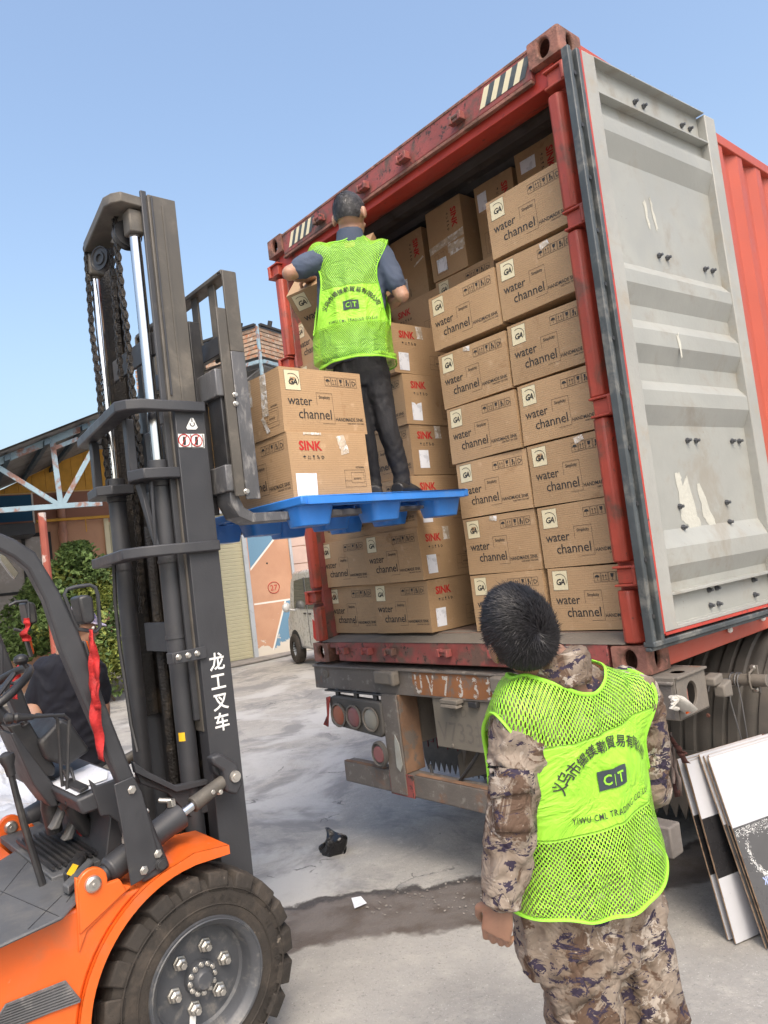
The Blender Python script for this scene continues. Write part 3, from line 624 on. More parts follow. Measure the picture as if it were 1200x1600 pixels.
shrub('shrub', 'tall leafy green shrub against the terracotta wall behind the forklift', sb,
      [(sp(122, 905), (45*px, .6, 55*px)), (sp(100, 935), (55*px, .6, 60*px)), (sp(160, 985), (38*px, .6, 80*px)), (sp(175, 1030), (34*px, .5, 48*px)), (sp(70, 960, .5), (55*px, .6, 60*px)), (sp(130, 1000, .3), (55*px, .6, 70*px)), (sp(150, 925), (30*px, .4, 40*px)), (sp(45, 985, .6), (40*px, .6, 60*px)), (sp(118, 872), (22*px, .3, 25*px))],
      30000, [M['leaf'], M['leafy'], M['leafd']], 3, 12)
rk = MB(); rk.ball((0, 0, .13), (.26, .2, .15), 12)
for v_ in rk.v: v_ += Vector((noise.noise(v_*6), noise.noise(v_*6+Vector((5, 0, 0))), noise.noise(v_*6+Vector((0, 5, 0)))))*.09
r1 = rk.build('stone_block', M['stone'], loc=(0, 0, 0)); r1.location = onZ(184, 1082, .0); tag(r1, 'pale stone lying at the foot of the shrub', 'stone')

# small parked van
vb = onZ(463, 1037, 0); vd = Vector((.955, -.295, 0)).normalized(); vs_ = Vector((vd.y, -vd.x, 0))   # along the body away from us; side towards the container
van = thing('parked_van', 'white minivan parked by the painted wall, half hidden behind the container', 'van', tuple(vb))
Lx = lambda a, s_, z: vb + vd*a + vs_*s_ + Vector((0, 0, z))
# body profile along its length (a, z); a=0 at the front wheel
prof = [(-.42, .30), (-.50, .55), (-.46, .86), (-.30, .98), (.02, 1.62), (.28, 1.80), (2.9, 1.84), (3.15, 1.6), (3.2, .35)]
b = MB(); b.prism([Lx(a, -.05, z) for a, z in prof], -vs_*1.45); b.build('body', M['van'], van, .06, seg=4)
def vpoly(name, pts, mat, s0, th, parent=van):
    return MB().prism([Lx(a, s0, z) for a, z in pts], vs_*th).build(name, mat, parent, .006)
w1 = vpoly('window', [(.12, 1.08), (.30, 1.62), (.92, 1.66), (.92, 1.08)], M['glass'], -.052, .012)
w2 = vpoly('window', [(1.0, 1.08), (1.0, 1.66), (1.75, 1.67), (1.75, 1.08)], M['glass'], -.052, .012)
w3 = vpoly('window', [(1.85, 1.08), (1.85, 1.67), (2.75, 1.66), (2.85, 1.12)], M['glass'], -.052, .012)
for a in (.95, 1.8): vpoly('door_seam', [(a-.006, .40), (a-.006, 1.68), (a+.006, 1.68), (a+.006, .40)], M['darkin'], -.05, .006)
for a in (.8, 1.1): vpoly('door_handle', [(a-.06, .98), (a-.06, 1.01), (a+.06, 1.01), (a+.06, .98)], M['blk'], -.048, .02)
for a in (0, 2.35):
    for s_ in (-.07, -1.4):
        w = MB(); w.lathe([(.15, -.08), (.26, -.09), (.29, -.06), (.29, .06), (.26, .09), (.15, .08)], Lx(a, s_, .29), vs_, 24, closed=True); wh = w.build('wheel', M['tyre'], van)
        MB().lathe([(0, -.03), (.08, -.03), (.15, -.01), (.15, .05), (.17, .075)], Lx(a, s_, .29), vs_, 20).build('rim', M['greyframe'], wh)
    MB().prism([Lx(a+cos(t)*.36, -.045, .30+sin(t)*.36) for t in [pi*i/12 for i in range(13)]] , -vs_*.2).build('wheel_arch', M['darkin'], van)
b = MB(); b.ball(Lx(.10, .10, 1.12), (.07, .09, .10), 12); b.tube([Lx(.14, -.05, 1.05), Lx(.12, .08, 1.08)], .02, 6); b.build('wing_mirror', M['van'], van)
b = MB(); random.seed(3)
for i in range(3): vpoly('door_sticker', [(1.15+.25*i, .55+.1*i), (1.2+.25*i, .9), (1.35+.25*i, .85), (1.33+.25*i, .5)], (M['redink'], M['blueink'], M['leafy'])[i], -.0495, .004)

# ------------------------------------------------------------------ shipping container
W, H_, L_ = 2.438, 2.896, 12.19; ZB = 1.2
ct = thing('shipping_container', 'open red forty foot shipping container loaded on the trailer', 'container', (W/2, 0, ZB))
def casting(x0, x1, z0, z1, y0=0.0, y1=.178, sx=1):
    """corner casting: hollow block with an oval hole in the end and side faces"""
    b = MB(); cx, cz = (x0+x1)/2, (z0+z1)/2
    def plate(o, u, v, hu, hv, n, ru, rv):
        N = 24; out = []; inn = []
        for i in range(N):
            t = 2*pi*i/N; c, s = cos(t), sin(t); k = 1/max(abs(c), abs(s)); out.append(Vector(o)+Vector(u)*c*k*hu+Vector(v)*s*k*hv)
            inn.append(Vector(o)+Vector(u)*c*ru+Vector(v)*s*rv)
        n = Vector(n)*.022; vs = out+inn+[p-n for p in inn]; fs = []
        for i in range(N):
            j = (i+1) % N; fs += [(i, j, N+j, N+i), (N+i, N+j, 2*N+j, 2*N+i)]
        b.add(vs, fs)
    hx, hy, hz = (x1-x0)/2, (y1-y0)/2, (z1-z0)/2
    plate((cx, y0, cz), (1, 0, 0), (0, 0, 1), hx, hz, (0, -1, 0), .032, .045)
    plate((x1 if sx > 0 else x0, (y0+y1)/2, cz), (0, 1, 0), (0, 0, 1), hy, hz, (sx, 0, 0), .026, .048)
    xi = x0 if sx > 0 else x1
    b.add([(xi, y0, z0), (xi, y1, z0), (xi, y1, z1), (xi, y0, z1)], [(0, 1, 2, 3)])
    for z in (z0, z1): b.add([(x0, y0, z), (x1, y0, z), (x1, y1, z), (x0, y1, z)], [(0, 1, 2, 3)])
    b.add([(x0, y1, z0), (x1, y1, z0), (x1, y1, z1), (x0, y1, z1)], [(0, 1, 2, 3)])
    return b.build('corner_casting', M['rust'], ct, .008, seg=2)
ZT = ZB+H_
for x0, x1, s in ((W-.168, W+.004, 1), (-.004, .168, -1)):
    casting(x0, x1, ZB-.004, ZB+.118, 0, .178, s); casting(x0, x1, ZT-.118, ZT+.004, 0, .178, s)
# rear frame
x0, x1 = .168, W-.168
b = MB(); b.prism([(x0, .012, ZT-.012), (x0, .10, ZT-.012), (x0, .13, ZT-.19), (x0, .10, ZT-.19), (x0, .012, ZT-.15)], (x1-x0, 0, 0)); b.build('top_header', M['pinkred'], ct, .006)
b = MB(); b.prism([(x0-.1, .04, ZT-.12), (x0-.1, .30, ZT-.105), (x0-.1, .30, ZT-.125), (x0-.1, .12, ZT-.215), (x0-.1, .04, ZT-.215)], (x1-x0+.2, 0, 0)); b.build('header_inner', M['redin'], ct, .004)
b = MB(); b.box((x0, .008, ZT-.022), (x1, .14, ZT-.006)); b.box((x0, .004, ZT-.175), (x1, .03, ZT-.158)); b.build('header_lip', M['rust'], ct, .003)
# sill with lock-rod keepers; forklift-like recess at the left end
b = MB(); b.box((x0+.10, .006, ZB+.004), (x1-.02, .15, ZB+.125)); b.box((x0, .012, ZB+.085), (x0+.10, .15, ZB+.125)); b.build('door_sill', M['pinkred'], ct, .006)
b = MB(); b.prism([(.10, .0, ZB+.126), (.10, .20, ZB+.165), (.10, .20, ZB+.12), (.10, .02, ZB+.118)], (W-.2, 0, 0)); b.build('sill_ledge', M['trailgrey'], ct, .004)
for xx, zz in ((.345, ZB+.066), (.585, ZB+.066), (.80, ZB+.066), (1.25, ZB+.066), (1.62, ZB+.066), (1.95, ZB+.066), (.62, ZT-.115), (1.06, ZT-.115), (1.41, ZT-.115), (1.82, ZT-.115)):
    b = MB()
    if 1:
        b.box((xx-.035, -.030, zz-.006), (xx+.035, .012, zz+.010)); b.box((xx-.042, -.04, zz-.012), (xx-.022, .0, zz+.03)); b.box((xx+.022, -.04, zz-.012), (xx+.042, .0, zz+.03)); b.cyl((xx-.02, -.025, zz+.018), (xx+.02, -.025, zz+.018), .012, n=8)
    b.build('lock_keeper', M['pinkred'], ct, .003)
def hazard(xa, xb):
    z0, z1 = ZT-.125, ZT-.035; n = 8; b = MB()
    for i in range(n):
        w_ = (xb-xa)/n; xx = xa+i*w_
        b.add([(xx, .0095, z0), (xx+w_, .0095, z0), (xx+w_+.045, .0095, z1), (xx+.045, .0095, z1)], [(0, 1, 2, 3)], i % 2)
    b.build('hazard_sticker', [M['cream'], M['gasket']], ct, smooth=0)
hazard(.235, .50) ; hazard(1.95, 2.235)
# corner posts and hinge rods
def post(x, side):
    b = MB(); b.box((x-.07 if side < 0 else x-.055, .05, ZB+.118), (x+.055 if side < 0 else x+.07, .19, ZT-.118)); b.build('corner_post', M['red'] if side > 0 else M['pinkred'], ct, .01)
    segs = [(ZB+.118, ZB+.37), (ZB+.47, ZB+1.13), (ZB+1.2, ZB+1.98), (ZB+2.06, ZB+2.62)]
    for (a, c_) in segs:
        b = MB(); xx_ = x-.012*side; b.prism([(xx_-.042, .055, a+.012), (xx_-.042, .022, a+.012), (xx_-.024, .002, a+.012), (xx_+.020, -.002, a+.012), (xx_+.040, .016, a+.012), (xx_+.044, .055, a+.012)], (0, 0, c_-a-.024)); b.build('post_section', M['red'], ct, .007)
    for z in (ZB+.42, ZB+1.165, ZB+2.02, ZB+2.68):
        b = MB(); xa_, xb_ = (x-.045, x+.078) if side > 0 else (x-.078, x+.045); b.box((xa_, -.010, z-.045), (xb_, .055, z-.034)); b.box((xa_, -.010, z+.034), (xb_, .055, z+.045)); b.cyl((x+.058*side, -.002, z-.04), (x+.058*side, -.002, z+.04), .014, n=12); b.box((xa_+.012, .006, z-.034), (xb_-.012, .05, z+.034)); b.build('hinge', M['red'], ct, .004)
post(W-.055, 1); post(.055, -1)
# side walls, corrugated
def corr(x, out, y0, y1):
    z0, z1 = ZB+.16, ZT-.075; p = .278; b = MB(); pts = []; y = y0
    while y < y1:
        pts += [(y, 0), (y+.072, 0), (y+.072+.068, 1), (y+.072+.068+.070, 1)]; y += p
    pts = [(yy, d) for yy, d in pts if yy <= y1]+[(y1, 0)]
    D = .036
    vs = []; fs = []
    for yy, d in pts: vs += [(x+out*(-D if d else 0), yy, z0), (x+out*(-D if d else 0), yy, z1)]
    for i in range(len(pts)-1): fs.append((2*i, 2*i+2, 2*i+3, 2*i+1))
    b.add(vs, fs); return b
corr(W-.012, 1, .19, L_-.05).build('side_wall', M['red_side'], ct, smooth=0)
corr(.012, -1, .19, L_-.05).build('side_wall', M['red'], ct, smooth=0)
b = MB(); b.box((W-.075, .178, ZT-.080), (W-.004, L_, ZT-.018)); b.box((W-.075, .178, ZB+.004), (W-.002, L_, ZB+.162)); b.build('side_rail', M['red_side'], ct, .005)
b = MB(); b.box((.004, .178, ZT-.080), (.075, L_, ZT-.018)); b.box((.002, .178, ZB+.004), (.075, L_, ZB+.162)); b.build('side_rail', M['red'], ct, .005)
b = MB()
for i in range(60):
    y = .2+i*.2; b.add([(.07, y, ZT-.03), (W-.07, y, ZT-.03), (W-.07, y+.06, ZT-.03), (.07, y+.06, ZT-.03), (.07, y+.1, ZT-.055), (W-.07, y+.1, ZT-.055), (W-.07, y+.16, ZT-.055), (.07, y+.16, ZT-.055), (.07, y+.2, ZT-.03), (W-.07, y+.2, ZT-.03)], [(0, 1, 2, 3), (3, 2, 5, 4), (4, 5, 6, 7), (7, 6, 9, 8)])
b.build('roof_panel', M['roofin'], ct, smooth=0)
box('floor', M['floorwood'], ct, (.06, .15, ZB+.10), (W-.06, L_-.05, ZB+.16))
box('front_wall', M['red'], ct, (.02, L_-.06, ZB), (W-.02, L_, ZT-.01))
# inner red lining at the left wall near the door, with torn seam
b = MB(); b.box((.045, .16, ZB+.165), (.075, .62, ZT-.12)); b.build('inner_lining', M['redin'], ct, .004)

# right-hand door swung back along the side; local frame: s along the leaf, n outwards, z up
DA = radians(4.0); DT = Vector((sin(DA), cos(DA), 0)); DN = Vector((cos(DA), -sin(DA), 0)); D0 = Vector((2.53, 0, 0))
def dp_(s, n, z): return D0 + DT*s + DN*n + Vector((0, 0, z))
def dprism(b, s0, s1, prof, mi=0): b.prism([dp_(s0, n, z) for n, z in prof], DT*(s1-s0), mi)
Z0, Z1 = 1.375, 3.925
door = MB()
# sheet with horizontal trapezoid ribs (n, z), measured bottom to top
pr = [(-.045, 1.50), (-.045, 1.53), (-.045, 1.565), (-.006, 1.64), (-.006, 1.715), (-.045, 1.795), (-.045, 2.262), (-.006, 2.345), (-.006, 2.413), (-.045, 2.465), (-.045, 2.545), (-.006, 2.62), (-.006, 2.69), (-.045, 2.745), (-.045, 2.812), (-.006, 2.897), (-.006, 2.955), (-.045, 3.005), (-.045, 3.495), (-.006, 3.592), (-.006, 3.66), (-.045, 3.70), (-.045, 3.76)]
vs = []; fs = []
for n_, z in pr: vs += [dp_(.105, n_, z), dp_(1.035, n_, z)]
for i in range(len(pr)-1): fs.append((2*i, 2*i+1, 2*i+3, 2*i+2))
door.add(vs, fs); door.add([p-DN*.004 for p in vs], [f[::-1] for f in fs])
dr = door.build('door', M['door'], ct, smooth=0)
b = MB(); dprism(b, 0.012, .108, [(-.05, Z0), (0, Z0), (0, Z1), (-.05, Z1)]); b.build('door_stile', M['doorg'], dr, .004)
b = MB(); dprism(b, 1.03, 1.13, [(-.05, Z0), (0, Z0), (0, Z1-.01), (-.05, Z1-.01)]); b.build('door_stile', M['doorg'], dr, .004)
b = MB(); dprism(b, .108, 1.03, [(-.05, 3.85), (-.05, Z1), (0.0, Z1), (0.0, Z1-.006), (-.044, Z1-.006), (-.044, 3.765), (0, 3.765), (0, 3.755), (-.05, 3.755)]); b.build('door_top_rail', M['door'], dr, .002)
b = MB(); dprism(b, .108, 1.03, [(-.05, Z0), (-.004, Z0), (-.004, Z0+.016), (-.044, Z0+.016), (-.044, 1.517), (0, 1.517), (0, 1.530), (-.05, 1.530)]); b.build('door_bottom_rail', M['door'], dr, .002)
# outer skin towards the container, red
b = MB(); dprism(b, .0, 1.14, [(-.06, Z0), (-.052, Z0), (-.052, Z1), (-.06, Z1)]); b.build('door_outer_skin', M['red'], dr)
b = MB(); dprism(b, -.004, .012, [(-.05, Z0-.004), (.003, Z0-.004), (.003, Z1), (-.05, Z1)]); dprism(b, .012, 1.13, [(-.02, Z0-.012), (.003, Z0-.012), (.003, Z0-.001), (-.02, Z0-.001)]); b.build('door_red_edge', M['redin'], dr)
# rubber gasket: lips running round the leaf
b = MB(); gz0 = Z0-.035
for s0, s1, n0, n1 in ((-.030, -.005, -.045, .008), (-.060, -.033, -.04, -.012), (-.085, -.062, -.035, .002)):
    dprism(b, s0, s1, [(n0, gz0), (n1, gz0), (n1, Z1-.01), (n0, Z1-.01)])
dprism(b, -.085, 1.15, [(-.045, gz0-.012), (.006, gz0-.012), (.006, gz0+.010), (-.045, gz0+.010)]); dprism(b, -.085, 1.15, [(-.04, gz0-.03), (-.012, gz0-.03), (-.012, gz0-.014), (-.04, gz0-.014)])
b.build('door_gasket', M['gasket'], dr, .004)
b = MB()
z = 1.45
while z < 3.9: b.cyl(dp_(-.047, -.013, z), dp_(-.047, -.002, z), .010, n=8); z += .235
b.build('gasket_rivet', M['blk'], dr)
bolts = [(.453, 3.835), (.526, 3.835), (.860, 3.829), (.937, 3.831), (.466, 3.08), (.536, 3.08), (.874, 3.074), (.946, 3.076), (.472, 2.194), (.545, 2.193), (.88, 2.191), (.95, 2.191), (.327, 1.892), (.33, 1.797), (.739, 1.89), (.737, 1.795), (.465, 1.499), (.532, 1.5), (.459, 1.429), (.528, 1.427), (.879, 1.498), (.872, 1.426)]
f0 = None
for s_, z in bolts:
    if f0 is None:
        b = MB(); b.cyl(dp_(s_, -.044, z), dp_(s_, -.034, z), .013, n=6); b.cyl(dp_(s_, -.034, z), dp_(s_, -.020, z), .008, .007, n=8); f0 = b.build('bolt', M['rim'], dr); fb = (s_, z)
    else:
        c = f0.copy(); COL.objects.link(c); c.parent = dr; c.location = DT*(s_-fb[0]) + Vector((0, 0, z-fb[1]))
for s_ in (.44, .47, .78, .80):
    MB().cyl(dp_(s_, -.03, Z1-.002), dp_(s_-.01, -.03, Z1+.035), .009, .004, n=6).build('top_bolt', M['rim'], dr)
# paint scrapes left by cargo: slight raised smears
sm = pm('chalky_smear', (.47, .465, .41), .8, var=.1, bs=.4, bsc=50)
for pts in ([(.335, 2.04), (.37, 2.05), (.385, 1.99), (.43, 2.03), (.47, 1.84), (.49, 1.79), (.44, 1.775), (.40, 1.785), (.335, 1.83)], [(.50, 1.99), (.53, 1.995), (.60, 1.83), (.635, 1.775), (.57, 1.77), (.52, 1.83)], [(.45, 2.68), (.47, 2.70), (.478, 2.60), (.462, 2.57)], [(.40, 3.33), (.42, 3.35), (.435, 3.21), (.42, 3.2)], [(.455, 3.36), (.47, 3.37), (.50, 3.22), (.48, 3.2)]):
    rr = random.Random(int(pts[0][0]*1000)); P = []
    for i in range(len(pts)):
        a, c_ = pts[i], pts[(i+1) % len(pts)]
        for k in range(5): t = k/5; P.append((a[0]+(c_[0]-a[0])*t+rr.uniform(-.006, .006), a[1]+(c_[1]-a[1])*t+rr.uniform(-.006, .006)))
    b = MB(); nn_ = -.0435 if pts[0][1] != 2.68 else -.004
    b.add([dp_(s_, nn_, z) for s_, z in P], [tuple(range(len(P)))]); b.build('paint_scrape', sm, dr, smooth=0)
# packing foam blobs stuck on the rail
for s_ in (.78, 1.18):
    b = MB(); c = Vector((W+.012, s_, ZB+.115))
    for k in range(5): b.ball(c+Vector((0, random.uniform(-.015, .015), -.045+k*.022)), (.012, .022+.008*(k % 2), .016), 8)
    b.build('foam_residue', M['foam'], ct)
# ------------------------------------------------------------------ cartons
BW, BD, BH = .487, .462, .303
def bulge(face, u, v, amp):   # u, v in -1..1
    return amp*(1-u*u)*(1-v*v)
def warp(p, amp):
    sd = amp*1700; q = p*3.2+Vector((sd, sd*.7, 0)); return p + Vector((noise.noise(q), noise.noise(q+Vector((9, 0, 0))), noise.noise(q+Vector((0, 9, 0)))*.6))*.0065
def face_map(face, amp):
    g = face_flat(face, amp)
    return lambda x, z, lift=0.0: warp(g(x, z, lift), amp)
def face_flat(face, amp):
    """maps face coordinates (x to the right, z up from the lower left corner, metres) to the carton's surface"""
    def f(x, z, lift=0.0):
        w = BW if face in ('front', 'back') else BD
        o = bulge(face, 2*x/w-1, 2*z/BH-1, amp)+lift
        if face == 'front': return Vector((-BW/2+x, -BD/2-o, z))
        if face == 'right': return Vector((BW/2+o, -BD/2+x, z))
        if face == 'back': return Vector((BW/2-x, BD/2+o, z))
        return Vector((-BW/2-o, BD/2-x, z))
    return f
def carton_mesh(name, amp):
    b = MB(); N, K = 8, 6
    for face in ('front', 'right', 'back', 'left'):
        f = face_map(face, amp); w = BW if face in ('front', 'back') else BD
        vs = [f(w*i/N, BH*j/K) for j in range(K+1) for i in range(N+1)]
        b.add(vs, [(j*(N+1)+i, j*(N+1)+i+1, (j+1)*(N+1)+i+1, (j+1)*(N+1)+i) for j in range(K) for i in range(N)])
    for z, s in ((0, -1), (BH, 1)):     # two flaps meeting in the middle, with a narrow gap
        for y0, y1 in ((-BD/2, -.0015), (.0015, BD/2)):
            g_ = [warp(Vector((-BW/2+BW*i/N, y0+(y1-y0)*j/3, z)), amp) for j in range(4) for i in range(N+1)]; b.add(g_, [(j*(N+1)+i, j*(N+1)+i+1, (j+1)*(N+1)+i+1, (j+1)*(N+1)+i) for j in range(3) for i in range(N)])
        b.add([(-BW/2, -.002, z-.002*s), (BW/2, -.002, z-.002*s), (BW/2, .002, z-.002*s), (-BW/2, .002, z-.002*s)], [(0, 1, 2, 3)])
    return b
LIFT = .0013
def pface(b, face, amp, pts, mi=0, lift=LIFT):
    f = face_map(face, amp); b.add([f(x, z, lift) for x, z in pts], [tuple(range(len(pts)))], mi)
def pline(b, face, amp, pts, w=.0022, mi=0, lift=LIFT):
    for a, c in zip(pts[:-1], pts[1:]):
        d = Vector((c[0]-a[0], c[1]-a[1])).normalized(); n = Vector((-d.y, d.x))*w/2; a = Vector(a)-d*w/2; c = Vector(c)+d*w/2
        pface(b, face, amp, [tuple(a-n), tuple(c-n), tuple(c+n), tuple(a+n)], mi, lift)
def ptext(b, face, amp, txt, x, z, size, mi=0, bold=0, shear=0, sx=1.0, align='LEFT', rot=0, lift=LIFT, sp=1.0):
    vs, fs = glyphs(txt, size, bold, shear, sx, align, sp); f = face_map(face, amp); c, s = cos(rot), sin(rot)
    b.add([f(x+p.x*c-p.y*s, z+p.x*s+p.y*c, lift) for p in vs], fs, mi)
def icons(b, face, amp, x, z, s, frame=True, mi=0, gap=.1, jit=0):
    P = lambda pts: pface(b, face, amp, pts, mi)
    for k in range(5):
        x0 = x+k*s*(.82+gap); w = s*.82; cx = x0+w/2
        if frame: pline(b, face, amp, [(x0, z), (x0+w, z), (x0+w, z+s), (x0, z+s), (x0, z)], .0016, mi)
        if k == 0:
            P([(cx+w*.36*cos(pi*i/8), z+s*.50+s*.28*sin(pi*i/8)) for i in range(9)]); pline(b, face, amp, [(cx, z+s*.5), (cx, z+s*.22), (cx+w*.09, z+s*.20)], .0018, mi)
        elif k == 1:
            for d in (-.2, .2):
                pline(b, face, amp, [(cx+d*w, z+s*.24), (cx+d*w, z+s*.62)], .0022, mi); P([(cx+d*w-w*.12, z+s*.60), (cx+d*w+w*.12, z+s*.60), (cx+d*w, z+s*.82)])
            pline(b, face, amp, [(x0+w*.12, z+s*.18), (x0+w*.88, z+s*.18)], .0016, mi)
        elif k == 2:
            P([(cx-w*.25, z+s*.85), (cx-w*.18, z+s*.5), (cx, z+s*.42), (cx+w*.18, z+s*.5), (cx+w*.25, z+s*.85)]); pline(b, face, amp, [(cx, z+s*.45), (cx, z+s*.2)], .002, mi); pline(b, face, amp, [(cx-w*.16, z+s*.18), (cx+w*.16, z+s*.18)], .002, mi)
        elif k == 3:
            P([(cx-w*.22, z+s*.45), (cx+w*.05, z+s*.45), (cx+w*.05, z+s*.85), (cx-w*.22, z+s*.85)]); P([(cx-w*.30, z+s*.16), (cx-w*.1, z+s*.16), (cx+w*.02, z+s*.4), (cx-w*.2, z+s*.38)]); P([(cx+w*.12, z+s*.16), (cx+w*.3, z+s*.16), (cx+w*.26, z+s*.6), (cx+w*.12, z+s*.5)])
        else:
            for a in range(3):
                t = 2*pi*a/3+pi/6; t2 = t+1.5; r = s*.26; q0 = (cx+r*cos(t), z+s*.47+r*sin(t)); q1 = (cx+r*cos(t2), z+s*.47+r*sin(t2)); pline(b, face, amp, [q0, q1], .0034, mi)
                d = Vector((q1[0]-q0[0], q1[1]-q0[1])).normalized(); n = Vector((-d.y, d.x)); qq = Vector(q1)
                P([tuple(qq+d*s*.12), tuple(qq-n*s*.10), tuple(qq+n*s*.10)][::1])
def print_mesh(amp):
    b = MB()   # 0 black ink, 1 red ink, 2 cream sticker
    for face in ('front', 'back'):
        pface(b, face, amp, [(.026, .196), (.112, .196), (.112, .290), (.026, .290)], 2, .0010)
        pline(b, face, amp, [(.026, .196), (.112, .196), (.112, .290), (.026, .290), (.026, .196)], .0012, 0, .0014)
        ptext(b, face, amp, 'GA', .069, .222, .040, 0, .028, .2, 1.0, 'CENTER', 0, .0018, .82)
        arc = [(.066+.038*cos(t), .240+.034*sin(t)) for t in [radians(d) for d in range(-22, 126, 12)]]
        pline(b, face, amp, arc, .0026, 0, .0018)
        ptext(b, face, amp, 'water', .032, .128, .062, 0, .004, 0, .97, 'LEFT', 0, LIFT, .97)
        ptext(b, face, amp, 'channel', .086, .066, .066, 0, .004, 0, .99, 'LEFT', 0, LIFT, .97)
        pline(b, face, amp, [(.198, .132), (.198, .190), (.292, .190), (.292, .046), (.222, .046)], .0014)
        ptext(b, face, amp, 'Simplicity', .245, .163, .0215, 0, .014, 0, .80, 'CENTER')
        ptext(b, face, amp, 'HANDMADE SINK', .470, .060, .0245, 0, .012, 0, .88, 'RIGHT')
        ptext(b, face, amp, 'CARE WHAT YOU CARE', .470, .046, .0105, 0, .014, 0, .9, 'RIGHT')
        icons(b, face, amp, .262, .228, .043)
    for face in ('right', 'left'):
        ptext(b, face, amp, 'SINK', .058, .218, .060, 1, .035, 0, .95)
        icons(b, face, amp, .070, .172, .026, False, 0, .14)
        bx0, bx1, bz0, bz1 = .30, .43, .040, .122
        pline(b, face, amp, [(bx0, bz0), (bx1, bz0), (bx1, bz1), (bx0, bz1), (bx0, bz0)], .0013); pline(b, face, amp, [(bx0+.04, bz0+.02), (bx1-.01, bz0+.02), (bx1-.01, bz1-.012), (bx0+.04, bz1-.012), (bx0+.04, bz0+.02)], .0012)
        pline(b, face, amp, [(bx0, bz0+.03), (bx0+.04, bz0+.03)], .0012); ptext(b, face, amp, '60X50X22', (bx0+bx1)/2+.012, .076, .0125, 0, .01, 0, .9, 'CENTER'); ptext(b, face, amp, 'HS7050MA', bx1-.03, .130, .013, 0, .01, 0, .9, 'CENTER')
    return b
AMPS = [.0035, .001, .006, .0045, .002]
cart_m = [carton_mesh('carton', a) for a in AMPS]; 
proto_c = []
for i, a in enumerate(AMPS):
    r = cart_m[i].build('cardboard_carton', M['card'], None, 0, smooth=25, loc=(0, 0, 0)); pr_ = print_mesh(a).build('printed_lettering', [M['ink'], M['redink'], M['cream']], r, smooth=0, local=True)
    proto_c.append((r, pr_))
def label_sheet(face, amp, x0, z0, w, h, torn=False):
    b = MB(); P = [(x0, z0), (x0+w, z0), (x0+w, z0+h)] + ([(x0+w*.6, z0+h*.93), (x0+w*.45, z0+h*.86), (x0+w*.3, z0+h*.96)] if torn else []) + [(x0, z0+h)]
    f = face_map(face, amp); b.add([f(x, z, .0012) for x, z in P], [tuple(range(len(P)))])
    return b
def tape_strip(b, face, amp, x0, z0, x1, z1, w, seed=0):
    rr = random.Random(seed); n = 9; d = Vector((x1-x0, z1-z0)); L = d.length; d /= L; nn2 = Vector((-d.y, d.x)); f = face_map(face, amp)
    top = []; bot = []
    for i in range(n):
        c = Vector((x0, z0))+d*L*i/(n-1); top.append(c+nn2*(w/2+rr.uniform(-.003, .003))); bot.append(c-nn2*(w/2+rr.uniform(-.003, .003)))
    w2 = BW if face in ('front', 'back') else BD
    cl = lambda p: (min(max(p.x, .001), w2-.001), min(max(p.y, .001), BH-.001))
    vs = [f(*cl(p), .0016+rr.uniform(0, .0008)) for p in top]+[f(*cl(p), .0016+rr.uniform(0, .0008)) for p in bot]
    b.add(vs, [(i, i+1, n+i+1, n+i) for i in range(n-1)])
_ls = {}
def carton(loc, rz=0.0, var=0, label='', group='cartons packed in the container', labs=(('right', .055, .035, .075, .105, 0),), tapes=(), mat=None, scale=1.0):
    r0, p0 = proto_c[var]; r = r0.copy(); COL.objects.link(r); p = p0.copy(); COL.objects.link(p); p.parent = r
    if mat is None: r.location = loc; r.rotation_euler = (0, 0, rz)
    else: r.matrix_world = mat
    tag(r, label, 'carton', group)
    for L in labs:
        k = (var,)+tuple(L)
        if k not in _ls: _ls[k] = label_sheet(L[0], AMPS[var], *L[1:6]).build('paper_label', M['paper'], r0, smooth=0, local=True)
        q = _ls[k].copy(); COL.objects.link(q); q.parent = r
    if tapes:
        b = MB()
        for i, T in enumerate(tapes): tape_strip(b, T[0], AMPS[var], *T[1:6], seed=i)
        q = b.build('packing_tape', M['tape'], r, smooth=0, local=True)
    return r
ordn = ['lowest', 'second from the bottom', 'third from the bottom', 'fourth from the bottom', 'fifth from the bottom', 'sixth from the bottom', 'topmost']
def rj(s): return random.uniform(-s, s)
random.seed(11)
ZF = 1.366
# right-hand outer stack (seven high) beside the open door
rowsR2 = [1.366, 1.675, 1.985, 2.297, 2.615, 2.955, 3.283]
for i, z in enumerate(rowsR2):
    xl = [1.872, 1.862, 1.852, 1.842, 1.825, 1.812, 1.806][i]
    carton((xl+BW/2+.003, .15+BD/2+rj(.006), z), rj(.01), i % 5, 'carton in the stack nearest the open door, '+ordn[i]+' of seven', tapes=(('front', .30, .302, .31, .27, .05),) if i in (2, 5) else ())
rowsR1 = [1.366, 1.675, 1.985, 2.295, 2.608, 2.945]
for i, z in enumerate(rowsR1):
    xl = [1.360, 1.353, 1.355, 1.343, 1.326, 1.318][i]
    carton((xl+BW/2, .15+BD/2+rj(.006), z), rj(.012), (i+1) % 5, 'carton in the stack left of the door stack, '+(ordn[i] if i < 5 else 'topmost'), tapes=(('front', .22, .302, .215, .275, .05),) if i in (1, 4) else ())
carton((.95+.24, .15+BD*1.5+.01, 3.25), 0.0, 0, 'carton lying under the taped upright carton, mostly hidden by the stack before it')
